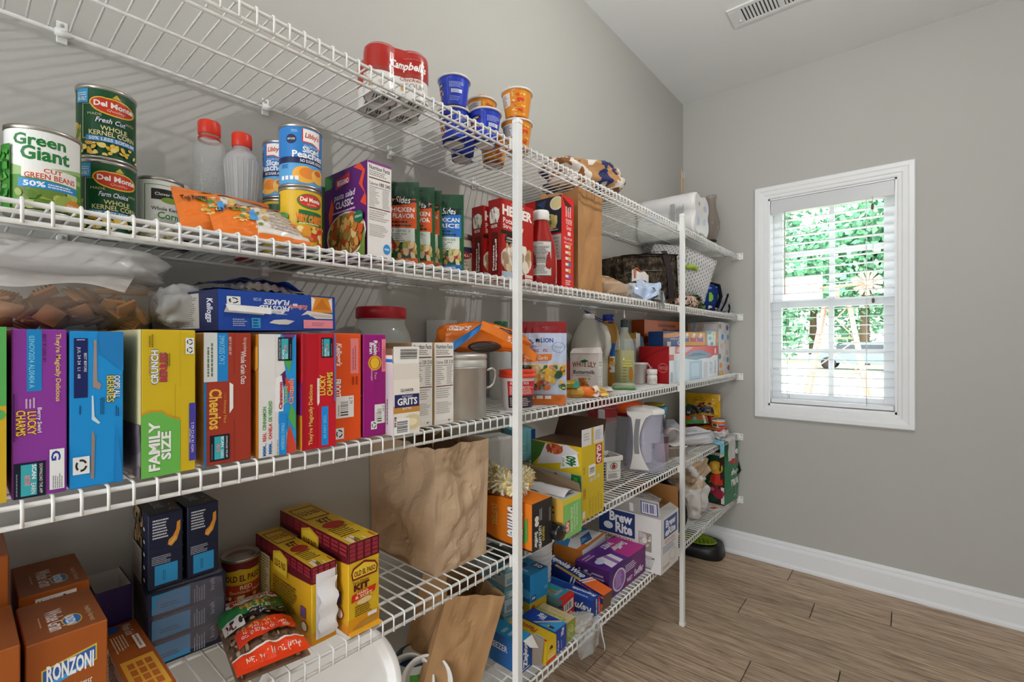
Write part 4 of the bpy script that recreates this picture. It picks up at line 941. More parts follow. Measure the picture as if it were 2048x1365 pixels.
t = crumple('blue_bag', 'pale blue plastic bag tucked behind the long red box', 'plastic bag', (.055, -.800, S3), (.085, .10, .225), '8fc0dc', 'milky', 5, .2, 2.0)
# ---------------------------------------------------------------- second shelf
S2 = ZS[1] + .0004
def can(label, x, y, z, r, h, face, base, art, name='food_can', cat='can', group=None, span=150, top='tin'):
    t = thing(name, label, cat, (x, y, z), 0, group)
    MB().lathe([(r - .002, .0015), (r + .0008, .0), (r + .0008, .004), (r - .0008, .0055)], 'b9b4ac', 36).build('bottom_rim', 'tin', t)
    sv = MB().lathe([(r - .0006, .0052), (r - .0006, h - .0052)], base, 40, capb=False, capt=False).build('label_sleeve', 'label', t)
    MB().lathe([(r - .0008, h - .0055), (r + .0008, h - .004), (r + .0008, h), (r - .001, h), (r - .0015, h - .003), (r * .7, h - .003), (r * .68, h - .0024), (.001, h - .0024)], 'b9b4ac', 36).build('top_rim', 'tin', t)
    if art:
        m = MB(); art.put(m, round_surf(r - .0006, .0056, h - .0056, face - span / 2, face + span / 2), step=.04, off0=.0003); m.build('label_print', 'label', sv)
    return t
VG = 'vegetable and fruit cans on the second shelf'
# --- green beans
a = Art().R(0, .52, 1, 1, 'f0f2ee').P([(.0, .62), (.4, .50), (1, .62), (1, .40), (0, .40)], '9cc07a').P([(.5, .5), (1, .56), (1, .48)], '5f9a44').R(0, 0, 1, .42, '4f8f34').T('Green', .24, .80, .76, .95, '1f7a35', 0, .03).T('Giant', .32, .62, .80, .80, '1f7a35', 0, .03)
a.P([(.33, .40), (.90, .36), (.90, .53), (.33, .55)], 'f4f2ec').T('CUT', .54, .475, .72, .53, 'd04a28', 0, .02).T('GREEN BEANS', .36, .39, .87, .46, 'd04a28', 0, .02).P([(.30, .27), (.90, .26), (.90, .35), (.30, .38)], '2f8fd6').T('50%', .35, .285, .56, .355, 'f4f8fb', 0, .03).lines(.58, .285, .88, .345, 2, 'f0f6fa')
a.blobs(.25, .0, .98, .26, 34, ['7f9a3c', '9ab04e', '5f7f2c', 'b4c46a', '6d8a34'], .05, .13).E(.84, .10, .10, .085, 'd98a3a').T('NON GMO', .76, .08, .92, .12, 'f8ecdc', 0, .02).R(.02, .0, .22, .80, '3f8a3a').blobs(.03, .06, .21, .72, 46, ['2f7a2e', '4d9a42', '1f6326', '62a850'], .03, .07)
can('white and green can of cut green beans at the left end of the second shelf', .190, -2.890, S2, .038, .113, -12, '3f7f30', a, group=VG, span=156)
# --- two corn cans stacked
def corn(extra):
    a = Art().R(0, 0, 1, 1, '12502c').R(0, 0, .16, .45, 'b9a24a').blobs(0, .1, .16, .5, 10, ['d8b84a', 'e4cc6a', '5f8a3a'], .04, .09).P([(.08, .78), (.28, .78), (.28, .99), (.08, .99)], '3d9fd6').lines(.1, .88, .26, .94, 2, 'd8ecf6').T('SEA SALT', .10, .81, .26, .87, 'f0f8fb', 0, .02)
    a.ring(.60, .47, .40, .27, .012, 'c8d0b8', 4, 45, 405) if False else a.R(.20, .24, .21, .76, 'c8cfae').R(.20, .24, .92, .25, 'c8cfae').R(.20, .76, .36, .765, 'c8cfae')
    a.E(.62, .76, .30, .135, 'e8c23a').E(.46, .79, .16, .10, 'e8c23a').E(.62, .76, .275, .115, 'd23a22').E(.46, .79, .14, .085, 'd23a22').T('Del Monte', .36, .745, .88, .83, 'fbf6ee', 0, .035).T('Quality', .52, .675, .76, .72, 'f4d8b8', 0, 0, .3).P([(.58, .90), (.64, .97), (.70, .90)], 'd8b83a')
    a.T('MADE', .28, .60, .46, .635, 'd9d2a0').T('WITH', .76, .55, .90, .585, 'd9d2a0').T(extra, .38, .50, .76, .575, 'f6f6f8', 0, .015, .3, out='24408f').T('WHOLE', .44, .385, .78, .455, 'e2d9a0', 0, .02).T('KERNEL CORN', .30, .30, .90, .375, 'e2d9a0', 0, .02).P([(.26, .21), (.92, .21), (.92, .28), (.26, .29)], '4a90cc').T('50% LESS SODIUM', .30, .225, .90, .275, 'eef4fa', 0, .02)
    a.blobs(.12, .0, 1, .19, 44, ['e8b93a', 'f0cc58', 'd8a028', 'f4dc80'], .02, .05)
    return a
can('dark green whole kernel corn can on top of its stack', .113, -2.812, S2 + .1126, .037, .112, -12, '12502c', corn('Fresh Cut'), group=VG)
can('dark green whole kernel corn can at the foot of its stack', .113, -2.812, S2, .037, .112, -6, '12502c', corn('Farm Choice'), group=VG)
# --- white corn can
a = Art().R(0, 0, 1, 1, 'e9e9e4').R(.24, .10, .255, .93, '3f8a3a').R(.24, .92, .92, .93, '3f8a3a').R(.24, .10, .92, .11, '3f8a3a').R(.36, .68, .94, .86, '23241e').T('Clover Valley', .42, .735, .90, .80, 'f2f2ec', 0, .01).E(.66, .68, .14, .05, '8aa83a').T('Whole Kernel', .36, .50, .88, .56, '3a3a34', 0, .01).T('Corn', .46, .36, .82, .48, '4f9a42', 0, .02).blobs(.05, .02, .95, .2, 30, ['d8c87a', 'e4d898', 'a8a85a'], .03, .06)
can('white whole kernel corn can with a thin green frame', .092, -2.737, S2, .0335, .112, -14, 'e9e9e4', a, group=VG)
can('brown can with a white back label cut off by the left frame edge', .165, -2.9755, S2 + .114, .036, .112, 30, '7a2f18', Art().R(.1, .1, .9, .9, 'ebe6e0').lines(.15, .15, .85, .85, 12, '9a948c'), group=VG)
can('dark red can under the brown can at the left frame edge', .165, -2.9755, S2, .036, .112, 30, '5a2414', Art().R(.0, .3, 1, .5, 'c8a058'), group=VG)
# --- peach cans over fruit cans
def peach():
    a = Art().R(0, 0, 1, 1, '2f7fc8').R(0, 0, 1, .38, '5aa6dc').P([(.0, .36), (1, .36), (1, .47), (0, .47)], '1b2450').T('NO SUGAR ADDED', .52, .385, .98, .44, 'eef2fa', 0, .02).P([(.55, .98), (.93, .98), (.93, .66), (.74, .74), (.55, .74)], 'd23a2a').P([(.57, .98), (.91, .98), (.91, .69), (.74, .76), (.57, .76)], 'f6f2ec').T("Libby's", .60, .80, .89, .92, 'c8322a', 0, .03, .2)
    a.E(.36, .78, .095, .085, '20264f').T('NEW LOOK!', .29, .765, .43, .80, 'eee', 0, .02).lines(.36, .9, .5, .95, 2, 'a8d0f0').T('YELLOW CLING', .58, .66, .88, .70, 'd8ecfa').T('Sliced', .56, .56, .88, .67, 'f4f6f8', 0, .03).T('Peaches', .38, .46, .98, .58, 'f4f6f8', 0, .03)
    a.E(.60, .17, .22, .15, 'f2b246').E(.66, .20, .16, .10, 'e88a34').E(.88, .18, .16, .14, 'f4bc50').E(.86, .24, .08, .05, 'd86a2a').lines(.16, .26, .34, .34, 4, '2a5a9a')
    for k in range(4): a.R(.16 + .09 * k, .06, .225 + .09 * k, .13, 'eef2f6')
    return a
def cherry():
    a = Art().R(0, 0, 1, 1, 'e3b82a').P([(0, .64), (.08, .66), (.08, .96), (0, .96)], '2a6a34').E(.72, .82, .26, .14, '2f7f3c').E(.72, .83, .235, .115, 'd23a22').T('Del Monte', .52, .81, .92, .89, 'fbf6ee', 0, .035).T('Quality', .64, .745, .84, .785, 'f4e0c0', 0, 0, .3).P([(.46, .42), (1, .38), (1, .64), (.5, .66)], '2a7038').T('VERY CHERRY', .44, .46, 1, .60, 'ec6a2a', 0, .04, arc=-.2, out='f4d23a').lines(.5, .40, .95, .44, 1, 'e8e0a0')
    a.blobs(.2, .0, 1, .38, 60, ['f0a83a', 'e8742a', 'f4d070', 'd8402a', 'f6e2a0', 'e89a30'], .04, .09).E(.20, .52, .12, .08, '4a9a4a').P([(.16, .44), (.24, .44), (.22, .54), (.18, .54)], '8ab85a')
    return a
can('blue can of sliced peaches on top of the front stack', .222, -2.552, S2 + .1126, .037, .113, -30, '2f7fc8', peach(), group=VG)
can('yellow can of mixed fruit under the front can of peaches', .222, -2.552, S2, .037, .112, -30, 'e3b82a', cherry(), group=VG)
can('blue can of sliced peaches on top of the stack behind', .128, -2.542, S2 + .1126, .037, .113, -86, '2f7fc8', peach(), group=VG)
can('yellow can of mixed fruit at the foot of the stack behind', .128, -2.542, S2, .037, .112, -70, 'd8b02a', Art().R(.3, .5, 1, .95, '2a5a30').lines(.35, .6, .95, .85, 2, 'd8e0b0').R(0, 0, 1, .4, 'e0c04a'), group=VG)
# --- clear drink bottles
t = thing('plastic_bottle', 'empty clear waisted plastic bottle with a red cap, left of its pair', 'bottle', (.080, -2.658, S2), 0)
MB().lathe([(.024, 0), (.0275, .004), (.0275, .05), (.026, .056), (.0275, .062), (.0275, .085), (.0235, .10), (.0250, .118), (.0275, .13), (.0275, .145), (.0245, .158), (.0265, .170), (.0265, .195), (.023, .208), (.0165, .214), (.0155, .232)], 'e2e4e4', 28, capt=False, sq=.75).build('body', 'plasticclear', t)
MB().lathe([(.0175, .222), (.0187, .224), (.0187, .245), (.017, .248), (.003, .2485)], 'e2381f', 24).build('cap', 'plastic', t)
MB().lathe([(.018, .212), (.0186, .213), (.0186, .217), (.018, .218)], 'd8341e', 24, capb=False, capt=False).build('tamper_ring', 'plastic', t)
t = thing('plastic_bottle', 'empty frosted fluted plastic bottle with a red cap, right of its pair', 'bottle', (.112, -2.613, S2), 0)
pr = [(.022, 0), (.026, .004), (.0255, .05), (.024, .10), (.0285, .165), (.0295, .178), (.027, .188), (.0155, .198), (.0148, .215)]
m = MB(); m.lathe(pr, 'e9e8e8', 32, capt=False); m.build('body', 'bagclear', t)
m = MB()
for k in range(20):
    q = 2 * math.pi * k / 20
    m.tube([((r + .0006) * math.cos(q), (r + .0006) * math.sin(q), z) for r, z in pr[1:6]], .0011, 'f2f1f1', 4)
m.build('flutes', 'bagclear', t, None, 'stuff')
MB().lathe([(.0165, .205), (.0174, .207), (.0174, .228), (.016, .231), (.003, .2315)], 'e2381f', 24).build('cap', 'plastic', t)
t = thing('spice_jar', 'narrow dark spice jar with a red and white label behind the bottles', 'jar', (.062, -2.698, S2), 0)
MB().lathe([(.015, 0), (.017, .002), (.017, .075), (.013, .085)], '2a1a18', 18).build('body', 'gloss', t)
MB().lathe([(.0172, .02), (.0172, .07)], 'c9c0b8', 18, capb=False, capt=False).build('label', 'label', t)
MB().lathe([(.0155, .084), (.0165, .086), (.0165, .115), (.012, .122)], 'e6e2de', 18).build('cap', 'plastic', t)
t = thing('sauce_bottle', 'tiny red sauce bottle top showing between the two clear bottles', 'bottle', (.045, -2.585, S2), 0)
MB().lathe([(.016, 0), (.019, .003), (.019, .05), (.011, .075), (.006, .095), (.0045, .112)], 'b8281c', 16).build('body', 'plastic', t)
MB().lathe([(.006, .105), (.007, .106), (.007, .116), (.005, .119)], '7a1a14', 12).build('cap', 'plastic', t)
# --- noodle packs
def ramen(lb, loc, rot, seed, flip=False):
    a = Art().R(0, 0, .42, 1, 'ef7a1c').R(.42, .0, 1, 1, 'e9e0d6').blobs(.20, .25, .48, .95, 40, ['e8c86a', 'd8b04a', 'f0dca0', '6a8a3a'], .02, .05).T('Top Ramen', .05, .52, .28, .72, '2a1a10', 0, .03).P([(.36, .3), (.44, .35), (.42, .6), (.36, .55)], '4a9ad8').lines(.56, .20, .96, .80, 8, 'b8a898').R(.42, .88, 1, 1, 'ef7a1c').R(.42, .0, 1, .10, 'ef7a1c').E(.52, .62, .03, .08, 'd8b860').E(.52, .42, .03, .08, 'c8a050')
    pouch('noodle_pack', lb, 'noodle pack', loc, .150, .100, .032, 'ef7a1c', a, 'e0d8ce', rot=rot, seed=seed, wob=.25, group='noodle packs on the second shelf', seal=.05)
ramen('orange noodle pack lying on top of another beside the fruit cans', (.232, -2.668, S2 + .012), (R(0), R(-40), R(-2)), 3)
ramen('orange noodle pack lying underneath at the second shelf front', (.268, -2.632, S2 + .002), (R(0), R(-46), R(-6)), 8)
# --- pasta salad boxes
a = Art().R(0, 0, 1, 1, '5a7a4a').P([(0, .3), (.5, .9), (1, .5), (.6, .1)], '2f5a34').blobs(0, .7, 1, 1, 14, ['a8b88a', 'c8c8a8', '6a8a4a'], .08, .2).T('Suddenly', .15, .62, .95, .74, 'e8e8dc', 0, .01, .3).T('SALAD', .3, .46, .9, .56, 'f0f0e6', 0, .02).P([(.2, .3), (.8, .4), (.6, .22)], '5a2a5a').blobs(0, 0, 1, .34, 50, ['9a8a68', '7a6a50', '5a5a3a', 'b8a888', '6a4a38'], .04, .09)
carton('pasta_box', 'green pasta salad box half hidden behind the fruit cans', 'pasta box', (.072, -2.478, S2), (.130, .044, .165), {'*': '5a7a4a'}, {'L': a}, group='pasta salad boxes')
a = Art().R(0, 0, 1, 1, '5a2264').blobs(0, .84, .22, 1, 8, ['2f6a34', '4a8a44'], .04, .09).P([(.10, .55), (.18, .72), (.24, .62), (.20, .48), (.12, .42)], 'd8582a').P([(.70, .98), (.90, .90), (.82, .78), (.95, .66), (.85, .58), (.98, .52), (.98, .62), (.90, .76), (.96, .90), (.84, 1)], 'd8482a').P([(.28, .80), (.62, .84), (.62, .95), (.28, .91)], 'b82a34').T('REGGANO', .32, .835, .59, .895, 'fbeeee', 0, .03)
a.T('pasta salad', .24, .66, .74, .75, 'f0e4f0', 0, .01, .2).T('CLASSIC', .28, .58, .70, .66, 'f6f0f6', 0, .02).lines(.2, .52, .76, .56, 1, 'd8b8d8').E(.52, .27, .46, .255, 'e6e0d6').E(.52, .27, .43, .235, '8a6a3a')
a.blobs(.1, .04, .94, .5, 90, ['d8b060', 'c8944a', 'b87a38', 'e2c684', 'a8622e', '9a8a4a', 'c85a30'], .03, .075, 1., (.52, .27, .42, .23)).E(.86, .42, .10, .065, '1f6a4a').T('IDEAS', .79, .41, .93, .435, 'eee').P([(.8, 0), (1, 0), (1, .3), (.9, .1)], '6a8a3a')
b = nf(Art().R(0, 0, 1, 1, 'efe9e6'), .02, .14, .98, .97, '180 240', '6b3a2a', 'efe9e6', 12).R(0, .975, 1, 1, '8a2a84').E(.80, .09, .15, .055, '2f8fd6').T('FREE', .70, .078, .90, .10, 'eef6fc', 0, .02)
carton('pasta_box', 'purple pasta salad box with a bowl of rotini and a white nutrition side', 'pasta box', (.222, -2.4345, S2), (.158, .054, .182), {'*': '5a2264', 'F': 'efe9e6'}, {'L': a, 'F': b}, group='pasta salad boxes')
# --- rice pouches
def rice(lb, x, y, rz, lean, col, word, seed, z=0.):
    a = Art().R(0, .80, 1, 1, '16452a').R(0, .0, 1, .10, '2f6f34').R(.06, .44, .94, .80, col).P([(.06, .70), (.94, .74), (.94, .82), (.06, .82)], '12281c').T('Rice Sides', .18, .74, .82, .825, 'f2f4ee', 0, .01, .3)
    y1 = .64
    for k, wd in enumerate(word): a.T(wd, .30 if k == 0 else .44, y1 - .075 * k, .90, y1 + .055 - .075 * k, 'f4f4f0', 0, .02)
    a.lines(.2, .46, .92, .54, 2, '24302a').R(.14, .28, .90, .45, 'dfe6da').T('Our Promise', .2, .40, .8, .44, '2f6a4a').lines(.2, .29, .8, .39, 4, '8a9a8a').blobs(.06, .09, .94, .29, 44, ['d8b870', 'c86a30', 'a8b04a', 'e4d0a0', 'b83a24', 'cfa858'], .03, .08).R(.04, .03, .96, .09, col).T('cook 7 minutes', .2, .04, .8, .08, 'f0f0ea')
    pouch('rice_pouch', lb, 'rice pouch', (x, y, S2 + z), .098, .178, .018, '1d5a30', a, '2f6f3c', rz, (R(0), R(lean), R(rz)), group='rice side dish pouches', seed=seed, nu=14, nv=20)
rice('red-orange rice pouch wedged behind the purple pasta box', .205, -2.385, -50, 4, 'c8421c', ['CHICKEN'], 21)
rice('orange chicken rice pouch, first full one beside the purple pasta box', .238, -2.346, -48, 5, 'dd5a1e', ['CHICKEN', 'FLAVOR'], 22)
rice('orange chicken rice pouch, second of the leaning pair', .238, -2.303, -48, 5, 'dd5a1e', ['CHICKEN', 'FLAVOR'], 23)
rice('orange rice pouch squeezed just before the blue Mexican rice pouch', .232, -2.276, -48, 6, 'dd5a1e', ['CHICKEN'], 24)
rice('blue Mexican rice pouch at the right of the pouch row', .250, -2.226, -46, 5, '1f6fc0', ['MEXICAN', 'RICE'], 25)
# --- jar and cans behind
t = thing('sauce_jar', 'jar of white sauce with a metal lid in front of two soup cans', 'jar', (.160, -2.082, S2), 0)
MB().lathe([(.034, 0), (.037, .004), (.037, .090), (.033, .104), (.031, .108)], 'e6dcc8', 30).build('sauce', 'gloss', t)
MB().lathe([(.0325, .107), (.034, .108), (.034, .120), (.0325, .122), (.005, .1225)], 'a8a4a0', 28).build('lid', 'tin', t)
m = MB(); Art().R(0, 0, 1, 1, '24365a').R(.05, .08, .95, .80, 'e9e2d0').R(.14, .88, .8, 1, '24365a').E(.5, .70, .40, .16, 'b02028').T('BERTOLLI', .2, .65, .82, .75, 'f6ecdc', 0, .03).T('Garlic', .4, .42, .76, .52, '4a4030').T('Alfredo', .36, .32, .80, .40, '4a4030').blobs(.4, .08, .8, .28, 12, ['d8a848', 'c86a30'], .04, .1).put(m, round_surf(.0374, .012, .086, -105, 15), step=.05); m.build('label', 'label', t)
can('soup can with red and cream label behind the white sauce jar', .092, -2.055, S2, .034, .118, -44, 'd9cba6', Art().R(0, .18, 1, .72, 'c8321f').T('Beef', .5, .3, .9, .5, '1a1a1a', 0, .03), group='soup cans')
can('soup can with ruled text, touching the first potato dinner box', .155, -1.985, S2, .034, .132, -60, 'd9cba6', Art().R(.45, .18, 1, .72, 'c8321f').lines(.05, .2, .4, .9, 10, '8a7a5a'), group='soup cans')
# --- boxed potato dinners
def helper():
    a = Art().R(0, 0, 1, 1, 'b8201a').T('HELPER', .04, .80, .96, .93, 'fbf3ec', 0, .05).T('HAMBURGER', .3, .945, .7, .97, 'f4dcd4').T('Potatoes', .06, .70, .60, .77, 'f8ece4', 0, .02).T('Stroganoff', .06, .62, .68, .69, 'f8ece4', 0, .02).P([(0, .56), (.6, .56), (.6, .61), (0, .61)], '2a1814').E(.26, .50, .15, .07, '24140f').T('CREAMY', .16, .505, .37, .53, 'f2e4d8', 0, .02).T('& SAVORY', .15, .47, .38, .49, 'f2e4d8', 0, .02)
    a.E(.46, .25, .48, .19, 'e9dfd2').blobs(.02, .08, .92, .46, 40, ['efe3cf', 'd9c4a0', 'f6efe2', 'c8a878', 'b09070'], .05, .11, 1., (.46, .27, .46, .19)).R(0, 0, .55, .09, 'b9c6d6').R(.70, .05, .95, .09, 'f0d8d0').R(.70, .01, .95, .04, 'f0d8d0')
    b = Art().R(0, 0, 1, 1, '8e1a16').E(.5, .80, .40, .10, 'e6ddcc').blobs(.12, .70, .88, .90, 22, ['d8ccb4', 'f0e8da', 'a89880', '6f86a0'], .06, .14, .6, (.5, .8, .4, .1)).T('HELPER', .25, .64, .75, .68, 'f0d8d0', 0, .02).R(.30, .06, .78, .58, '5a1410').T('Potatoes', .36, .10, .52, .42, 'f6ece4', 1, .02).T('Stroganoff', .56, .10, .74, .50, 'f6ece4', 1, .02)
    return {'F': a, 'L': b}
carton('dinner_box', 'red boxed potato dinner, the one half hidden at the back', 'dinner box', (.220, -2.010, S2), (.042, .138, .192), {'*': 'b8201a', 'L': '8e1a16'}, helper(), group='boxed potato dinners')
carton('dinner_box', 'red boxed potato dinner with its front showing behind the first post', 'dinner box', (.266, -1.995, S2), (.044, .136, .206), {'*': 'b8201a', 'L': '8e1a16'}, helper(), group='boxed potato dinners')
# --- ketchup
t = thing('ketchup_bottle', 'red ketchup bottle with a white cap and cream back label', 'bottle', (.277, -1.876, S2), -52)
pr = [((.026, .042), 0), ((.029, .046), .005), ((.030, .0465), .05), ((.028, .045), .09), ((.025, .038), .125), ((.021, .027), .155), ((.019, .023), .175), ((.018, .0205), .185)]
MB().lathe(pr, 'a3160f', 34).build('bottle', 'gloss', t)
MB().lathe([(.0225, .184), (.0240, .186), (.0240, .206), (.022, .212), (.012, .214), (.003, .2145)], 'f0eeec', 28).build('cap', 'plastic', t)
m = MB(); Art().R(0, 0, 1, 1, '4a4a46').R(.03, .02, .97, .98, 'd3cfc8').T('HEINZ', .3, .90, .6, .95, '33312e').lines(.08, .36, .92, .86, 14, '6e6a66').R(.06, .66, .94, .67, '33312e').R(.06, .50, .94, .51, '33312e').lines(.1, .06, .8, .32, 7, '7e7a76').put(m, bent((.0, -.030, .022), (0, .060, 0), (0, 0, .100), lambda u, v: .0235 + .0075 * math.sin(math.pi * u) - .004 * max(0, v - .75) * 4), step=.1); m.build('back_label', 'label', t)
# --- large red potato box
a = Art().R(0, 0, 1, 1, 'c21f1c').R(.30, .60, 1, 1, '2c2c34').P([(0, .66), (.42, .70), (.42, .88), (0, .86)], 'c21f1c').T('Idahoan', .0, .74, .52, .84, 'f0f0f4', 0, .03, out='1f2a5a').E(.68, .72, .26, .11, '1f2a36').E(.68, .725, .22, .09, 'e0c678').blobs(.5, .66, .9, .8, 14, ['f0dca0', 'd8b04a', '6a8a3a'], .03, .06, 1., (.68, .725, .2, .08)).E(.88, .92, .18, .075, 'e6e0d4').E(.88, .92, .14, .055, 'e8d898').P([(.34, .95), (.6, .98), (.55, .88)], '3a4a78').lines(.6, .62, .95, .67, 2, 'f0d0cc').R(.30, .44, .72, .58, 'e2dcd2').lines(.06, .40, .28, .64, 8, 'f4d8d4').R(.72, .30, 1, .58, 'd6d2cc').lines(.75, .32, .97, .56, 6, 'a8a4a0').T('Mashed', .35, .50, .66, .56, '2a2a3a', 0, .01)
b = Art().R(0, 0, 1, 1, 'e0241c').P([(.05, .99), (.85, .92), (.65, .84), (.4, .86)], '5a1010').lines(.3, .78, .8, .92, 3, 'f8d8d4', 1).T('TRY OUR OTHER', .35, .70, .85, .76, 'fbf0ee', 0, .01).T('Great', .4, .64, .8, .69, 'fbf0ee').R(.5, .58, .75, .62, 'f0e0dc').T('Help us through', .2, .52, .85, .56, 'fbf0ee').T('safe on the go', .2, .48, .85, .51, 'fbf0ee')
for k, c in enumerate(['e8c06a', 'e0c088', 'a8c070', '4a7ac8', 'e0a84a', '8a5ac0']): b.R(.30, .44 - .065 * k, .55, .47 - .065 * k, 'f6e8e4').R(.56, .43 - .065 * k, .74, .475 - .065 * k, c)
b.lines(.3, .03, .8, .09, 3, 'fbe8e4')
carton('potato_box', 'large red instant potato box with bowls pictured, behind the ketchup', 'food box', (.222, -1.760, S2), (.140, .066, .278), {'*': 'c21f1c', 'F': 'e0241c', 'R': 'd8a878'}, {'L': a, 'F': b})

# ---------------------------------------------------------------- paper bags
def paper_bag(name, label, loc, d, w, h, rz=0., seed=1, col='b28a62', crush=.012, rot=None, top=.02, gusset=.02, handle=False, shade_col='5a4330'):
    """open-topped crumpled paper carrier, base at z=0, local +x front, sides with a gusset crease"""
    t = thing(name, label, 'paper bag', loc, rz, None, rot)
    def wall(s, v):        # s runs round the four sides 0..4
        k = int(s) % 4; f = s - int(s)
        c = [(d / 2, -w / 2), (d / 2, w / 2), (-d / 2, w / 2), (-d / 2, -w / 2)]
        a, b = c[k], c[(k + 1) % 4]
        x = a[0] + (b[0] - a[0]) * f; y = a[1] + (b[1] - a[1]) * f
        nrm = [(1, 0), (0, 1), (-1, 0), (0, -1)][k]
        e = math.sin(math.pi * f)
        off = crush * e * (noise.noise(Vector((s * 2.3 + seed, v * 3.1, seed))) * 1.4 + .7 * abs(noise.noise(Vector((s * 4.1, v * 5.2 + seed, 7)))) - .25)
        if k in (1, 3): off -= gusset * (1 - abs(2 * f - 1)) * (.25 + .75 * v)
        zt = h * v
        if v > .93: zt += top * noise.noise(Vector((s * 3.1 + seed * 2, 1, 4))) * (v - .93) / .07
        kx = 1 + .02 * math.sin(3 * v + seed)
        return ((x + nrm[0] * off) * kx, (y + nrm[1] * off) * kx, zt)
    m = MB(); m.grid(lambda u, v: wall(min(u * 4, 3.99999) if u < 1 else 0., v), 64, 26, col, False, None, True)
    m.add([(d / 2, -w / 2, 0), (d / 2, w / 2, 0), (-d / 2, w / 2, 0), (-d / 2, -w / 2, 0)], [(3, 2, 1, 0)], col)
    o = m.build('bag_sides', 'kraft', t)
    MB().box((-d / 2 + .035, -w / 2 + .04, .002), (d / 2 - .035, w / 2 - .04, h * .30), shade_col).build('inside_shade', 'kraft', t)  # dark box: shade inside the bag put into its colour
    if handle:
        for i in (-1, 1):
            MB().tube([(i * d * .25, -.04, h * .9), (i * d * .3, -.045, h + .02), (i * d * .28, 0, h + .035), (i * d * .3, .045, h + .02), (i * d * .25, .04, h * .9)], .002, 'c8a274', 6).build('handle', 'kraft', t)
    return t
paper_bag('paper_bag', 'tall brown paper bag standing on the second shelf right of the red potato box', (.205, -1.605, S2), .150, .165, .335, 2, 3, 'b8895c', .012, None, .006, .03)
# ---------------------------------------------------------------- soft goods at the far end of the second shelf
def loaf(name, label, cat, loc, size, rz, col, seed, mat='bagclear'):
    t = thing(name, label, cat, loc, rz)
    soft(tuple(k * .9 for k in size), col, 'paper', seed, .1, 1.6, 30, 16).build('bread', 'paper', t)
    o = soft(size, 'e8d8c4', mat, seed + 1, .16, 2.6, 40, 20); o.build('plastic_wrap', mat, t)
    return t
loaf('bread_bag', 'clear bag of brown rolls lying at the second shelf edge by the paper bag', 'bread bag', (.235, -1.395, S2), (.11, .17, .062), -10, 'b07a3e', 4)
a = Art().R(0, .7, 1, 1, 'c98a52').E(.35, .85, .2, .1, '4a5ac0').R(0, .55, 1, .68, 'efe8e0').lines(.1, .2, .9, .5, 3, 'd8b890')
pouch('bakery_bag', 'flattened tan and white bakery bag lying on the bag of rolls', 'bread bag', (.185, -1.330, S2 + .064), .20, .10, .022, 'd3a070', a, 'd8c8b8', 0, (R(10), R(-66), R(-28)), seed=31, wob=.6)
t = thing('foil_bag', 'silvery torn foil snack bag slumped in front of the dark lunch bag', 'snack bag', (.255, -1.190, S2), -30)
soft((.09, .135, .075), 'cfd4da', 'foil', 8, .20, 2.2, 40, 22).build('bag', 'film', t)
m = MB(); m.grid(lambda u, v: (.046 + .014 * u + .010 * math.sin(9 * v), -.05 + .11 * v + .01 * math.sin(5 * u), .075 - .085 * u * (1 - .5 * abs(2 * v - 1)) + .006 * math.sin(11 * u + 6 * v)), 14, 14, 'b9cbe6'); m.build('torn_flap', 'film', t)
m = MB(); m.grid(lambda u, v: (.0 + .03 * math.sin(2 * u) , -.03 + .06 * u, .078 + .048 * v * (1 - .4 * u) + .004 * math.sin(12 * u)), 10, 6, 'd9d4ce'); m.build('crimped_top', 'film', t)
m = MB(); m.tube([(.02, -.03, .09), (.025, -.035, .125), (.02, -.02, .13), (.02, .0, .115)], .003, 'd8622a', 6); m.build('clip', 'plastic', t)
t = crumple('black_bag', 'black plastic bag bunched under the foil snack bag, corner hanging over the edge', 'plastic bag', (.245, -1.085, S2), (.11, .26, .060), '17161a', 'film', 9, .16, 2.0)
m = MB(); m.grid(lambda u, v: (.070 + .010 * math.sin(5 * u) + .012 * v, -.12 + .16 * u, .050 - (.085 * v) * (1 - abs(2 * u - 1)) ), 12, 8, '141318'); m.build('hanging_corner', 'film', t)
# dark camouflage cool bag lying on its side
def patch(seed, cols, f=26.):
    def fn(u, v):
        n = noise.noise(Vector((u * f * .35 + seed, v * f * .35, seed)))
        return cols[min(len(cols) - 1, max(0, int((n + .6) / 1.2 * len(cols))))]
    return fn
def nmat(name, cols, scale, rough=.9, detail=2.):
    m = bpy.data.materials.new(name); MATS[name] = m
    nt, N, L, b = nodes(m)
    tc = N.new('ShaderNodeTexCoord'); nz = N.new('ShaderNodeTexNoise'); nz.inputs['Scale'].default_value = scale; nz.inputs['Detail'].default_value = detail
    L.new(tc.outputs['Object'], nz.inputs['Vector'])
    rp = N.new('ShaderNodeValToRGB'); rp.color_ramp.interpolation = 'CONSTANT'
    e = rp.color_ramp.elements; k = len(cols)
    e[0].position = 0; e[0].color = hx(cols[0]); e[1].position = .30 + .40 * (k - 1) / k; e[1].color = hx(cols[-1])
    for i in range(1, k - 1): q = e.new(.30 + .40 * i / k); q.color = hx(cols[i])
    L.new(nz.outputs[0], rp.inputs[0]); L.new(rp.outputs[0], b.inputs['Base Color'])
    b.inputs['Roughness'].default_value = rough; b.inputs['Specular IOR Level'].default_value = .25
    bp = N.new('ShaderNodeBump'); bp.inputs['Strength'].default_value = .4; bp.inputs['Distance'].default_value = .003
    n2 = N.new('ShaderNodeTexNoise'); n2.inputs['Scale'].default_value = 240; L.new(tc.outputs['Object'], n2.inputs['Vector']); L.new(n2.outputs[0], bp.inputs['Height']); L.new(bp.outputs[0], b.inputs['Normal'])
nmat('dark_camo', ['14100d', '2a2118', '3a3026', '5a4d3c', '241d16', '6d6250'], 30, .85, 5)
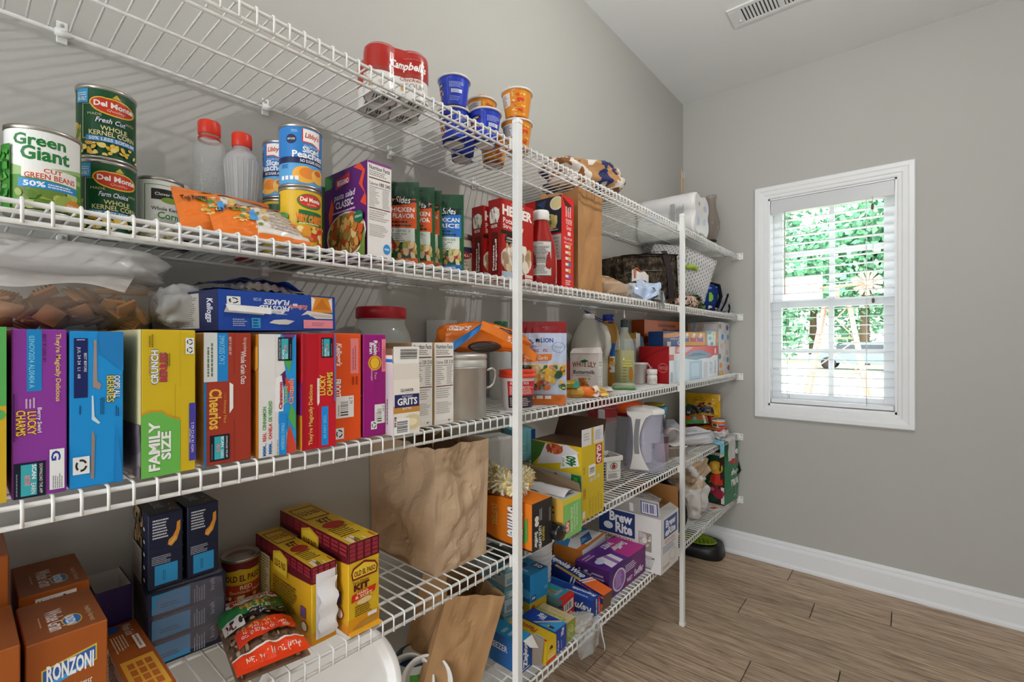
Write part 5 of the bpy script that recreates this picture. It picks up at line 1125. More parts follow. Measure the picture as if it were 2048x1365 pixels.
nmat('olive_camo', ['2a2c20', '565a3a', '3a3e2a', '8a8468', '6d6a48', 'b0583a'], 16)
nmat('leopard', ['dcc0ae', 'dcc0ae', 'c89a78', '1c1a22', 'dcc0ae', 'dcc0ae', '1c1a22'], 42, .8, 1)
nmat('onion_film', ['c8b8a4', '2a3060', 'b08456', 'ddd4ca', '8a5a30'], 9, .3, 2)
nmat('mesh_fabric', ['7f8a94', '8e868c', 'a8a0a6', '9a9096', '7f9db4'], 26)
def soft_case(t, d, w, h, colfn, mat, r=.02, part='case', nu=36, nv=24, puff=.012, seed=1):
    """padded fabric box"""
    m = MB()
    def face(o, U, V, n):
        o, U, V, n = map(Vector, (o, U, V, n))
        def fn(u, v):
            e = min(1, min(u, 1 - u) * 6) * min(1, min(v, 1 - v) * 6)
            p = o + u * U + v * V + n * (puff * math.sin(math.pi * u) * math.sin(math.pi * v) - r * .35 * (1 - e) + .004 * noise.noise(Vector((u * 5 + seed, v * 5, 1))) * e)
            c = o + .5 * U + .5 * V
            k = 1 - .02 * (1 - e)
            return tuple(c + (p - c) * k)
        m.grid(fn, nu, nv, colfn, True)
    a, b = d / 2, w / 2
    face((a, -b, 0), (0, w, 0), (0, 0, h), (1, 0, 0)); face((-a, -b, 0), (d, 0, 0), (0, 0, h), (0, -1, 0)); face((a, b, 0), (-d, 0, 0), (0, 0, h), (0, 1, 0))
    face((-a, b, 0), (0, -w, 0), (0, 0, h), (-1, 0, 0)); face((a, -b, h), (0, w, 0), (-d, 0, 0), (0, 0, 1)); face((-a, -b, 0), (0, w, 0), (d, 0, 0), (0, 0, -1))
    return m.build(part, mat, t)
t = thing('lunch_bag', 'dark brown camouflage cool bag with a wide webbing strap', 'lunch bag', (.152, -.960, S2 + .022), 0, None, (R(6), R(2), R(-20)))
soft_case(t, .17, .34, .200, '3a3026', 'dark_camo', seed=2)
m = MB(); m.grid(lambda u, v: (.089 + .012 * math.sin(math.pi * v), .06 + .035 * u + .03 * v, .215 - .215 * v), 4, 14, '3d3436'); m.grid(lambda u, v: (.088 - .17 * v, .06 + .035 * u, .213 + .006 * math.sin(math.pi * v)), 4, 8, '3d3436'); m.build('strap', 'cloth', t)
m = MB(); m.tube([(.094, -.16, .125), (.100, -.05, .130), (.098, .05, .128)], .0028, '6a6460', 6); m.build('zip', 'cloth', t)
m = MB(); m.tube([(.088, -.165, .196), (.092, 0, .202), (.088, .165, .196)], .003, '100d0b', 6); m.build('piping', 'cloth', t)
# pale spotted cool bag behind it
t = thing('lunch_bag', 'pale grey spotted cool bag wedged high beyond the second post', 'lunch bag', (.142, -.540, S2 + .080), 0, None, (R(-8), R(14), R(-14)))
def spots(u, v):
    x, y = (u * 15) % 1, (v * 11 + (.5 if int(u * 15) % 2 else 0)) % 1
    return '9a9aa0' if (x - .5) ** 2 + (y - .5) ** 2 < .10 else 'd9d6d4'
soft_case(t, .20, .30, .235, spots, 'cloth', seed=4, nu=60, nv=46)
m = MB(); m.tube([(.108, -.11, .14), (.118, -.07, .155), (.112, -.03, .148)], .011, 'a5c24a', 8); m.build('green_tag', 'cloth', t)
t = thing('leopard_pouch', 'leopard print fabric pouch at the shelf front beyond the second post', 'pouch', (.262, -.745, S2), -12)
def leo(u, v):
    n = noise.noise(Vector((u * 34, v * 22, 3)))
    return '1c1a22' if n > .22 else ('c89a78' if n > .12 else 'dcc0ae')
soft((.09, .21, .058), 'd8b8a4', 'cloth', 4, .12, 1.8, 50, 26).build('pouch', 'leopard', t)
t = thing('camouflage_bag', 'olive camouflage fabric bag squeezed between the leopard pouch and backpack', 'bag', (.185, -.560, S2), -8)
soft((.20, .19, .078), '4a4e34', 'cloth', 6, .2, 2.0, 60, 30).build('bag', 'olive_camo', t)
t = thing('toy_backpack', 'small navy backpack with coloured circles and grey mesh, near the window wall', 'backpack', (.235, -.345, S2), -16)
def bp(u, v):
    x, y = (u * 9) % 1 - .5, (v * 5) % 1 - .5
    k = (int(u * 9) * 3 + int(v * 5)) % 4
    rr = x * x + y * y
    return (['d8305a', 'e8e4e0', '7ab83a', '3f9ad8'][k] if rr < .09 else '1d2f6e')
soft((.15, .15, .150), '1d2f6e', 'cloth', 5, .08, 1.4, 60, 40, bp).build('bag', 'cloth', t)
m = MB(); m.tube([(.07, .02, .02), (.085, .03, .08), (.07, .035, .14), (.02, .04, .155)], .010, '0f1420', 8); m.build('trim', 'cloth', t)
t = thing('mesh_bag', 'grey mesh and black edged pouch against the window wall', 'pouch', (.255, -.190, S2), -10)
soft((.12, .13, .115), '9a9096', 'cloth', 7, .14, 1.8, 50, 30).build('bag', 'mesh_fabric', t)
m = MB(); m.tube([(.055, -.05, .01), (.066, -.02, .06), (.060, .02, .105), (.04, .055, .09), (.05, .06, .03), (.058, .03, .005)], .005, '15151a', 8); m.build('edge', 'cloth', t)
t = crumple('clear_bag', 'clear crumpled bag with dark red contents behind the spotted bag', 'plastic bag', (.150, -.130, S2), (.17, .17, .205), 'c9c8d0', 'bagclear', 11, .3, 2.2)
soft((.10, .10, .17), '6a2a2c', 'cloth', 3, .2, 2).build('contents', 'cloth', t)
t = carton('red_box', 'flat red box edge showing under the top shelf near the window wall', 'box', (.100, -.110, S2 + .250), (.16, .18, .022), 'b8241f', {'F': Art().R(.1, .3, .9, .6, 'd8483a')}, 0, rot=(0, R(0), 0))
t = thing('folded_paper', 'white flat board lying at the wall end of the second shelf', 'board', (.215, -.090, S2), -4)
MB().box((-.10, -.075, .0), (.10, .07, .006), 'dfe4ea', .001).build('board', 'paper', t)

# ---------------------------------------------------------------- top shelf
S1 = ZS[0] + .0004
# --- shrink-wrapped soup pack
t = thing('soup_pack', 'shrink-wrapped pack of four red and white soup cans on the top shelf', 'can pack', (.205, -2.335, S1), -22)
for i, (x, y) in enumerate([(.0345, -.0345), (.0345, .0345), (-.0345, -.0345), (-.0345, .0345)]):
    m = MB(); m.lathe([(.033, 0), (.0338, .002), (.0338, .047, 'b01d12'), (.0338, .099, 'a99'), (.033, .101)], 'e7e2dc', 34); o = m.build('soup_can', 'label', t)
    q = MB(); a = Art().bars(.2, .5, .8, .8, '2a2a2a', 14).lines(.2, .2, .8, .45, 3, '3a3a3a'); a.put(q, flat((x - .03, y - .03, -.0003), (0, .06, 0), (.06, 0, 0))) ; q.build('base_print', 'label', t)
    o.location = (x, y, 0)
def wrap(o):
    def fn(u, v):
        q = 2 * math.pi * u
        best = .0615 + o
        d = Vector((math.cos(q), math.sin(q)))
        for (x, y) in [(.0345, -.0345), (.0345, .0345), (-.0345, -.0345), (-.0345, .0345)]:
            p = Vector((x, y)).dot(d); k = (.0345 + o) ** 2 - (x * x + y * y - p * p)
            if k > 0: best = max(best, p + math.sqrt(k))
        z = .104 * v
        s = 1 - .06 * max(0, v - .9) / .1
        return (d.x * best * s, d.y * best * s, z)
    return fn
m = MB(); m.grid(wrap(.0006), 96, 12, lambda u, v: 'b02014' if v > .46 else ('9a3a30' if v > .43 else 'e6e1db'), True, None, True)
vs = [wrap(.0006)(k / 96, 1) for k in range(96)]; m.add(vs, [tuple(range(96))], 'a81c12'); m.build('printed_wrap', 'film', t)
def wsurf(u, v, o):
    f = wrap(.0012 + o)(((-62 + 124 * u) % 360) / 360, v); return Vector(f)
m = MB(); Art().T("Campbell's", .36, .52, .84, .74, 'f6efe8', 0, .03, .3).lines(.55, .78, .85, .82, 1, 'c8604a').T('Chicken', .50, .34, .78, .42, 'b83a2a', 0, 0, .3).T('SOUP', .58, .20, .80, .30, '8a8680').E(.55, .2, .04, .06, 'c8a04a').blobs(.02, .05, .4, .4, 20, ['d8cfc0', 'c8a878', 'b86a4a', 'efe8dc'], .02, .05).put(m, wsurf, step=.02); m.build('wrap_print', 'film', t)
# --- cups
def cup(label, x, y, z, face, blue, seed=0, tip=None, lid=False):
    t = thing('noodle_cup', label, 'cup', (x, y, z), 0, 'instant meal cups on the top shelf', tip)
    h, r0, r1 = .083, .030, .041
    base = '1f3fc0' if blue else 'e08a1c'
    MB().lathe([(r0 - .002, .0015), (r0 - .002, 0), (r0, 0, '18205a' if blue else '9a4a14'), (r0 + .0012, .010, base), (r1 - .0012, h - .010), (r1 - .001, h - .008, base), (r1, h - .004, 'd8d2cc'), (r1 + .003, h - .004, 'e6e0da'), (r1 + .003, h, 'e6e0da'), (r1, h + .0008, 'cfc4b8')], base, 34).build('cup', 'film', t)
    m = MB(); m.lathe([(r0 - .0035, -.0002), (.001, -.0004)], 'dcd8d2', 28, capb=False); m.build('base_disc', 'paper', t)
    a = Art()
    if blue: a.E(.22, .78, .17, .12, '141c5a').T('EASY MAC', .10, .74, .34, .82, 'f0e0c0', 0, .02).blobs(.05, .1, .34, .6, 22, ['f0a828', 'e8821c', 'f6c860'], .03, .07).R(.5, 0, .505, 1, '9fb0f0').lines(.55, .62, .95, .85, 5, 'a8b8f0').R(.6, .42, .9, .56, 'e6e8f4').lines(.62, .43, .88, .55, 3, '5a6ac0').lines(.55, .1, .9, .3, 3, '8fa0e8')
    else: a.R(.02, .42, .50, .95, 'e2dcd4').lines(.05, .46, .46, .9, 8, '5a544e').R(.06, .14, .2, .32, 'efe8dc').blobs(.55, .05, .98, .95, 26, ['f0b040', 'd8601c', 'e84a30', 'f4cc70'], .03, .07).R(.70, .60, .9, .72, 'd8402a').R(.72, .2, .88, .28, 'd8402a')
    m = MB(); a.put(m, round_surf(lambda v: r0 + .0012 + (r1 - r0 - .0024) * v, .010, h - .010, face - 75, face + 75), step=.05); m.build('cup_print', 'film', t)
    if lid:
        m = MB(); m.grid(lambda u, v: ((r1 * .98 * v) * math.cos(2 * math.pi * u), (r1 * .98 * v) * math.sin(2 * math.pi * u), h + .001 + (.018 + .006 * math.sin(3 * 2 * math.pi * u)) * (1 - v) ** .8 + .004 * noise.noise(Vector((u * 6, v * 4, seed)))), 30, 6, lambda u, v: ('e8a42a' if noise.noise(Vector((math.cos(6.28 * u) * v * 3, math.sin(6.28 * u) * v * 3, seed))) > 0 else ('3a5ac0' if blue else 'd8782a')), True, None, True)
        m.build('peel_lid', 'film', t)
    return t
cup('blue instant meal cup under another at the left of the cups', .172, -2.118, S1, -44, True, 1)
cup('blue instant meal cup with a puffed lid on top at the left of the cups', .172, -2.118, S1 + .084, -70, True, 2, None, True)
cup('blue instant meal cup at the front on top of an orange one', .232, -2.062, S1 + .0, -48, True, 3)
cup('orange instant meal cup with a puffed lid behind the blue cups', .150, -1.990, S1 + .084, -50, False, 4, None, True)
cup('orange and blue instant meal cup showing its base at the back of the cups', .112, -2.030, S1, -120, True, 5)
cup('orange instant meal cup at the back beside the white disc bases', .150, -1.940, S1, -60, False, 6)
cup('orange instant meal cup behind the first post at the foot of its pair', .258, -1.962, S1, -60, False, 7)
cup('orange instant meal cup on top of its pair by the first post', .258, -1.962, S1 + .084, -80, False, 8)
# --- onion bag
t = thing('snack_bag', 'crumpled brown and white bag with a mesh window on the top shelf', 'food bag', (.185, -1.500, S1 + .0015), -18)
def onion(u, v):
    a = 2 * math.pi * u; y = math.sin(a) * math.cos(math.pi * (v - .5)); n = noise.noise(Vector((u * 9, v * 6, 2)))
    if y > .35: return '6f6a48' if n > 0 else '8f8a66'
    if y > .12: return 'e6e0da'
    if v > .72: return 'b9864e' if n > -.1 else '8a5a30'
    return ['c8b8a4', '2a3060', 'b08456', 'ddd4ca'][int((n + .7) * 2.6) % 4]
soft((.17, .33, .130), 'b08456', 'film', 13, .22, 2.0, 60, 34, None, .7).build('bag', 'onion_film', t)
m = MB(); Art().bars(.1, .1, .5, .35, '222', 14).R(.55, .1, .9, .4, '28306a').lines(.1, .5, .9, .9, 4, '4a4a5a').put(m, flat((-.06, -.14, -.0006), (0, .14, 0), (.10, 0, 0))); m.build('base_print', 'film', t)
# --- paper roll pack
t = thing('paper_towel_pack', 'white plastic-wrapped pack of paper rolls at the far end of the top shelf', 'paper pack', (.160, -.585, S1 + .0018), 0)
rr = .0540
for i in range(2):
    for j in range(2):
        M = Matrix.Translation((-.142, -.057 + .114 * i, rr + .001 + .1 * j)) @ Matrix.Rotation(R(90), 4, 'Y')
        m = MB(); m.lathe([(.018, 0), (rr, 0), (rr, .284), (.018, .284)], 'efedec', 26, M=M, capb=False, capt=False); m.build('paper_roll', 'paper', t)
def tpw(u, v):
    q = 2 * math.pi * u; d = Vector((math.cos(q), math.sin(q))); best = .098
    for y in (-.057, .057):
        for z in (-.05, .05):
            p = Vector((y, z)).dot(d); k = .0555 ** 2 - (y * y + z * z - p * p)
            if k > 0: best = max(best, p + math.sqrt(k))
    s = 1 - .10 * max(0, abs(2 * v - 1) - .94) / .06
    n = 1 + .015 * noise.noise(Vector((u * 14, v * 6, 1)))
    return (-.148 + .296 * v, d.x * best * s * n, max(.0, .1055 + d.y * best * s * n))
m = MB(); m.grid(tpw, 72, 18, 'ecebea', True, None, True)
for v in (0, 1): m.add([tpw(k / 72, v) for k in range(72)], [tuple(range(72))], 'eeedec')
m.build('wrapping', 'milky', t)
m = MB(); Art().bars(.10, .30, .24, .42, '222', 8, 1).T('12 ROLLS', .36, .2, .44, .8, '5a5a9a', 1, .02).lines(.5, .3, .6, .6, 3, '7a7a80', 1).put(m, flat((-.14, .10, -.0012), (.28, 0, 0), (0, -.20, 0))); m.build('base_print', 'film', t)
m = MB(); Art().R(.62, .30, .70, .85, '9a9a9a').lines(.72, .3, .86, .85, 5, '8a8a8a', 1).E(.3, .5, .1, .2, 'b8c8e4').put(m, flat((-.14, -.116, .02), (.28, 0, 0), (0, 0, .16))); m.build('side_print', 'film', t)
m = MB(); Art().E(.25, .3, .08, .12, 'a8bce0').E(.7, .35, .07, .1, 'b8c8e4').E(.75, .75, .08, .1, 'a8bce0').E(.3, .8, .05, .06, 'c88a9a').put(m, flat((.1485, -.10, .02), (0, .2, 0), (0, 0, .17))); m.build('end_print', 'film', t)
vmat('smoke_glass', .08, alpha=.55, vary=.1, bscale=12, spec=.7)
# --- wooden stick and lamp chimney in the corner
t = thing('wooden_stick', 'pale wooden stick with a string loop standing in the corner of the top shelf', 'stick', (.085, -.225, S1), 0, None, (R(-3), R(-2), 0))
MB().box((-.003, -.012, 0), (.003, .012, .50), 'cfae8c', .001).build('stick', 'paper', t)
m = MB(); Art().R(.1, .30, .9, .36, '3a78b8').lines(.2, .4, .8, .7, 4, '9a7a5a', 1).put(m, flat((.0031, -.012, 0), (0, .024, 0), (0, 0, .5))); m.build('stick_print', 'label', t)
m = MB(); m.tube([(.004 + .0, .016 * math.cos(2 * math.pi * k / 14) + .006, .470 + .018 * math.sin(2 * math.pi * k / 14)) for k in range(15)], .0018, 'd6e2e4', 6, False); m.build('string_loop', 'cloth', t)
t = thing('oil_lamp', 'smoky glass oil lamp chimney on a clear base at the top shelf wall end', 'oil lamp', (.222, -.165, S1))
MB().lathe([(.050, 0), (.052, .004), (.050, .035), (.036, .048), (.026, .055)], '9a8a7e', 28, sq=.6).build('base', 'plasticclear', t)
MB().lathe([(.022, .054), (.030, .057), (.030, .066), (.024, .070)], '3a3230', 24).build('burner', 'tin', t)
MB().lathe([(.026, .068), (.034, .095), (.045, .135), (.046, .165), (.036, .215), (.026, .255), (.024, .285), (.030, .318), (.031, .322)], '8a7a70', 32, capb=False, capt=False).build('chimney', 'smoke_glass', t)
# ---------------------------------------------------------------- fourth shelf, left part
S4 = ZS[3] + .0004
PB = 'a5561e'
def ronzoni_top(a):
    a.T('Whole Grain', .30, .14, .52, .66, 'e6dcd4', 3, .02).E(.60, .28, .13, .14, 'd8b848').E(.60, .28, .115, .125, '2a6ab0').T('RONZONI', .52, .17, .64, .39, 'f4f4f0', 3, .03).T('Healthy Harvest', .78, .1, .88, .5, 'd8b890', 3).lines(.2, .3, .24, .6, 1, 'c89a70', 1)
    return a
def ronzoni(label, loc, dims, kind, rz=0., dark=False):
    f = Art()
    if kind == 'front':
        f.P([(.18, .66), (.86, .74), (.86, .86), (.18, .80)], 'd8b848').P([(.20, .67), (.84, .75), (.84, .845), (.20, .79)], '2f62b0').P([(.22, .66), (.80, .73), (.80, .76), (.22, .70)], '4fa0e0').T('RONZONI', .24, .70, .82, .82, 'f8f8f4', 0, .035).T('Healthy Harvest', .22, .58, .80, .64, 'f0e4d8', 0, .01, .3).T('Whole Grain', .06, .44, .94, .55, 'fbf8f4', 0, .04).T('Rotini', .36, .34, .70, .42, 'fbf8f4', 0, .03).E(.7, .27, .2, .04, 'e8dcd0').blobs(.1, .02, .9, .22, 24, ['c8965a', 'a8743a', 'd8ac70'], .05, .1)
    elif kind == 'facts':
        f.R(.22, .40, .80, .96, 'f1efec').T('Nutrition Facts', .25, .88, .78, .94, '1a1a1a', 0, .03).lines(.25, .82, .78, .87, 1, '6a6a6a').T('Serving size 3/4 cup', .25, .76, .70, .80, '2a2a2a', 0, .01).R(.25, .73, .78, .745, '1a1a1a').lines(.25, .44, .78, .72, 8, '8a8a8a')
    else: f.R(.0, .0, .35, 1, 'c0651f')
    t_ = ronzoni_top(Art()) if kind != 'plain' else Art().R(.4, .4, .6, .42, '6a3412')
    return carton('pasta_box', label, 'pasta box', loc, dims, {'*': PB, 'T': '8a4a20' if not dark else '7a4428'}, {'F': f, 'T': t_}, rz, group='orange-brown pasta boxes')
ronzoni('orange-brown pasta box showing its nutrition panel, against the wall', (.082, -2.8745, S4), (.137, .074, .178), 'facts')
ronzoni('orange-brown rotini box with its front showing, nearest the shelf edge', (.238, -2.8785, S4), (.124, .074, .176), 'front')
ronzoni('tall orange-brown pasta box cut by the left frame edge, at the wall', (.090, -2.958, S4), (.14, .074, .246), 'plain')
ronzoni('orange-brown pasta box cut by the left frame edge, at the shelf front', (.245, -2.957, S4), (.13, .074, .186), 'plain')
a = Art().R(0, 0, 1, 1, 'a5561e').R(.55, .08, .98, .92, 'e0a83a')
for i in range(4):
    for j in range(3): a.R(.60 + .09 * i, .2 + .22 * j, .67 + .09 * i, .36 + .22 * j, 'b8642a')
a.T('Whole Grain', .04, .55, .22, .8, 'e6dcd4', 0, .02).E(.07, .3, .05, .2, '2a5aa0').lines(.18, .12, .46, .5, 5, 'e8c8a8').R(.24, .66, .46, .84, 'f0e4dc').lines(.25, .7, .45, .8, 1, 'a86a4a')
b = Art().R(0, 0, 1, 1, 'efeeec').T('Nutrition Facts', .05, .8, .5, .94, '222', 0, .03).lines(.05, .08, .95, .72, 8, '7a7a78').R(.05, .74, .95, .77, '222')
t = carton('pasta_box', 'orange-brown pasta box lying on its back in front of the purple open box', 'pasta box', (.215, -2.797, S4), (.225, .046, .072), {'*': 'a5561e', 'L': 'efeeec'}, {'L': b}, group='orange-brown pasta boxes')
m = MB(); a.put(m, flat((-.1125, -.023, .072), (.225, 0, 0), (0, .046, 0))); m.build('top_print', 'card', t)
# purple open pasta carton
t = thing('open_carton', 'open purple pasta carton with white inside beside the orange-brown boxes', 'pasta box', (.045, -2.7995, S4))
m = MB(); h = .128
for a_, b_ in (((-.046, -.024, 0), (-.0445, .024, h)), ((.0445, -.024, 0), (.046, .024, h)), ((-.0445, -.024, 0), (.0445, -.0225, h)), ((-.0445, .0225, 0), (.0445, .024, h)), ((-.0445, -.0225, 0), (.0445, .0225, .002))): m.box(a_, b_, '3a2560')
m.build('body', 'card', t)
m = MB()
m.box((-.0444, -.0224, .06), (-.0440, .0224, h), 'd9d6d2'); m.box((.0440, -.0224, .06), (.0444, .0224, h), 'd9d6d2'); m.box((-.044, .0220, .06), (.044, .0224, h), 'e4e2de'); m.box((-.044, -.0224, .06), (.044, -.0220, h), 'e4e2de')
m.build('lining', 'card', t)
MB().grid(lambda u, v: (-.043 + .086 * u, -.0215 + .043 * v, .075 + .006 * noise.noise(Vector((u * 9, v * 7, 3)))), 14, 8, '8a6a3c').build('pasta', 'paper', t)
m = MB(); Art().ring(.5, .38, .22, .10, .3, 'e8e4ee', 14, 40, 400).T('100% Recycled', .62, .10, .72, .42, 'd8d0e4', 3, .02).T('Paper', .50, .12, .60, .3, 'd8d0e4', 3, .02).put(m, flat((.0461, -.024, 0), (0, .048, 0), (0, 0, h))); m.build('front_print', 'card', t)
# navy macaroni cartons
NV = '1d2540'
def mac_front():
    return Art().lines(.12, .66, .62, .93, 7, 'e2e4ec', ragged=.25).P([(.55, .56), (.66, .53), (.82, .60), (.92, .74), (.92, .86), (.82, .84), (.80, .74), (.70, .66), (.58, .62)], 'eea23a').P([(.58, .56), (.68, .56), (.80, .63), (.78, .66), (.66, .60)], 'f6c46a').R(0, .50, 1, .503, '2e3a5e').lines(.10, .32, .66, .44, 5, 'b8bccc').R(.18, .05, .84, .31, '33a6e6').lines(.4, .1, .5, .28, 2, '1f6ea8', 1)
def mac_top():
    return Art().T('DELUXE', .30, .30, .55, .92, '8d98a0', 3, .03).T('mac & cheese', .56, .3, .64, .8, '6a7a84', 3).ring(.75, .12, .10, .08, .4, 'b8683a', 12, 20, 200).E(.78, .4, .04, .03, 'b87a6a')
sideA = Art().R(0, 0, .7, 1, '3a3a36').blobs(0, .5, .68, 1, 40, ['8a6a48', '6a4a30', 'b08a60', '4a3a28', '9a8468'], .05, .12).R(0, 0, .68, .48, '8f8a82').lines(.05, .08, .6, .44, 8, '6a665e')
for k in range(5): sideA.E(.86, .12 + .17 * k, .05, .025, 'cfd4dc', 8)
pack = thing('macaroni_pack', 'shrink-wrapped block of navy macaroni cartons lying flat', 'carton pack', (.082, -2.7065, S4), -4)
for k in range(3):
    o = MB().box((-.070, -.056, .0005 + .0415 * k), (.070, .056, .041 + .0415 * k), {'*': NV}, .001).build('carton', 'card', pack)
    m = MB(); a = Art().R(.05, .12, .52, .90, '3aa2e2').lines(.15, .3, .42, .5, 2, '1f5e90').lines(.56, .1, .72, .9, 5, 'a8aec4', 1).T('kraft', .78, .4, .84, .9, 'b8bccc', 1); a.put(m, flat((.0702, -.056, .0415 * k), (0, .112, 0), (0, 0, .0405))); m.build('end_print', 'card', o)
m = soft((.1440, .1155, .1275), 'aab', 'plasticclear', 5, .02, 3, 50, 30, None, .16, .012); m.build('shrink_wrap', 'plasticclear', pack)
for i, (y, lb) in enumerate([(-2.7405, 'navy macaroni carton standing on the wrapped block, nearer the camera'), (-2.6895, 'navy macaroni carton standing on the wrapped block, farther along')]):
    carton('macaroni_carton', lb, 'macaroni box', (.092, y, S4 + .1285), (.112, .0475, .123), {'*': NV, 'T': '2a3236'}, {'F': mac_front(), 'T': mac_top(), 'L': sideA}, -2 + 3 * i, group='navy macaroni cartons')
# enchilada sauce can
can('tall sauce can with a red tiled band and yellow label behind the bean bag', .070, -2.600, S4, .034, .112, -22, 'd8b428', Art().R(0, .84, 1, 1, '6a1a20').P([(.1, .6), (.9, .6), (.9, .8), (.5, .88), (.1, .8)], 'd8b428').T('OLD EL PASO', .2, .64, .95, .76, '6a1a20', 0, .03).R(0, .40, 1, .58, 'c8401f').T('RED', .5, .48, .75, .56, 'f4e0b0', 0, .03).T('Enchilada Sauce', .3, .41, .98, .47, 'f4e0b0').R(0, 0, 1, .4, 'a83a18').blobs(0, .02, 1, .38, 40, ['d86a28', 'b8421c', '7a2410', 'e8a050', 'f0d8a0'], .03, .08))
# bean bag
a = Art().blobs(0, 0, 1, 1, 150, ['8a6f58', 'a08468', '6f5844', 'b59a7c', '7d6450', 'c0a88c'], .02, .045).R(.0, .62, 1, .82, '2f8a4a').T('SEASONED', .34, .755, .80, .80, 'f0f0e8', 0, .03).T('PINTO', .30, .685, .88, .755, 'e6a83a', 0, .05).T('BEANS', .40, .635, .76, .68, 'f0f0e8', 0, .03).P([(.25, .54), (1, .50), (1, .62), (.3, .62)], '26262a').T('with 12 Vegetables', .40, .575, .92, .61, 'e6e6e4', 0, .01).T('& Seasonings', .46, .535, .88, .57, 'e6e6e4').P([(.02, .83), (.96, .83), (.85, .98), (.1, .98)], 'efe9e4').T("Ragin' CAJUN", .06, .84, .94, .95, 'b8342a', 0, .05, .2).R(.02, .48, .30, .62, 'e9e6e2').blobs(.05, .5, .28, .6, 8, ['3a3a3a', '8a3a30'], .02, .05).P([(.12, .24), (.98, .30), (.98, .46), (.12, .42)], 'e8401f').T('100% NATURAL', .22, .385, .72, .42, 'f4c45a', 0, .03).T('NO FAT, NO GLUTEN', .22, .345, .84, .375, 'f8ece0', 0, .01).T('GOOD SOURCE OF PROTEIN', .18, .30, .88, .335, 'f8ece0', 0, .01).R(0, 0, 1, .16, 'ec451f').T('NET WT 16 OZ (453g)', .16, .055, .92, .12, 'f6d8c4', 0, .02).P([(0, .16), (1, .16), (1, .175), (0, .175)], 'efe9e4')
pouch('bean_bag', 'clear and orange-red bag of pinto beans lying on the shelf front', 'food bag', (.045, -2.615, S4 + .004), .106, .215, .040, '8a6f58', a, '9a8068', 0, (R(0), R(-78) + math.pi, R(-6)), mat='film', seed=14, nu=24, nv=40, wob=.2)
bb = bpy.data.objects['bean_bag']; bb.rotation_euler = (0, R(-86), R(-9)); bb.location = (.332, -2.645, S4 + .022)
# taco kits
def tacokit(label, x1, y0, y1, d, h, front_torn, z=S4, rz=0.):
    w = y1 - y0
    L = Art().R(0, .0, 1, .10, 'd88a1c').R(0, .84, 1, 1, '5c1420').P([(0, .76), (.2, .80), (.35, .74), (.7, .74), (1, .78), (1, .86), (0, .86)], '5c1420')
    for i in range(9):
        for j in range(3): L.R(.02 + .11 * i, .86 + .045 * j, .11 + .11 * i, .895 + .045 * j, '8e2634')
    L.P([(.36, .66), (.62, .66), (.62, .92), (.49, .98), (.36, .92)], 'd8ac2c').P([(.38, .68), (.60, .68), (.60, .90), (.49, .95), (.38, .90)], 'e8c83a').T('OLD EL PASO', .39, .74, .59, .84, '7a1a20', 0, .04)
    L.R(.02, .10, .30, .80, 'e6d9a8').lines(.03, .12, .29, .78, 16, '8a7a50').lines(.36, .14, .82, .60, 12, '7a5a18').R(.84, .30, .92, .44, '6a4a7a').E(.9, .2, .05, .07, 'b8342a').E(.9, .2, .04, .055, 'efe4d0')
    F = Art().R(0, 0, 1, .16, 'e0981c').R(0, .78, 1, 1, '5c1420')
    for i in range(4):
        for j in range(4): F.R(.04 + .24 * i, .80 + .048 * j, .22 + .24 * i, .84 + .048 * j, '9a2c3a')
    if front_torn:
        F.R(.16, .06, .96, .90, 'efedf0').R(.46, .60, .62, .66, 'd8b828').R(.46, .56, .58, .60, '4a3a30').P([(.5, .40), (.62, .40), (.62, .44), (.5, .46)], '3a4a7a').R(.5, .43, .56, .46, '2a9a80').lines(.5, .16, .6, .2, 1, '6a6a70')
    else:
        F.P([(.12, .58), (.90, .58), (.94, .66), (.86, .72), (.5, .77), (.14, .72), (.08, .66)], '7a1a20').P([(.15, .60), (.87, .60), (.90, .66), (.84, .70), (.5, .745), (.17, .70), (.12, .66)], 'e8c83a').T('OLD EL PASO', .17, .615, .86, .675, '7a1a20', 0, .04).T('Taco Dinner', .12, .535, .66, .565, '4a2a14', 0, .01).T('KIT', .16, .455, .66, .53, '5a1a18', 0, .06).P([(.08, .34), (.84, .38), (.88, .45), (.3, .44), (.1, .42)], 'cf2a1c').T('HARD', .26, .405, .62, .435, 'f4d8a0', 0, .03).T('& SOFT', .20, .365, .76, .40, 'f4d8a0', 0, .03).E(.5, .32, .24, .035, 'e6c890').lines(.2, .17, .8, .29, 5, '6a4a14').R(.60, .12, .90, .16, 'ecebe6').P([(.1, .04), (.4, .09), (.9, .10), (.9, .05)], 'b88a40')
    T = Art().P([(.1, .62), (.9, .62), (.9, .92), (.1, .92)], '6a3a24').P([(.14, .64), (.86, .64), (.86, .90), (.14, .90)], 'd8b83a').T('OLD EL PASO', .18, .72, .82, .82, '7a1a20', 0, .03).T('KIT', .3, .48, .7, .58, '4a2a14', 0, .04).E(.5, .40, .34, .07, 'b02a20').lines(.15, .14, .85, .34, 6, '6a5214').blobs(.1, 0, .9, .12, 10, ['4a7a34', 'b8402a', 'e8d8b0'], .05, .1)
    t = carton('taco_kit', label, 'taco kit box', (x1 - d / 2, (y0 + y1) / 2, z), (d, w, h), {'*': 'deb422', 'F': 'deb422', 'T': 'd9b42a', 'L': 'd2a01f'}, {'L': L, 'F': F, 'T': T}, rz, group='yellow taco kit boxes')
    return t
k1 = tacokit('yellow taco kit box with its front panel torn to white', .290, -2.5655, -2.5195, .235, .138, True)
m = MB(); m.box((-.002, .0232, .0), (.118, .0240, .128), 'e9e7ee'); m.build('white_side_flap', 'card', k1)
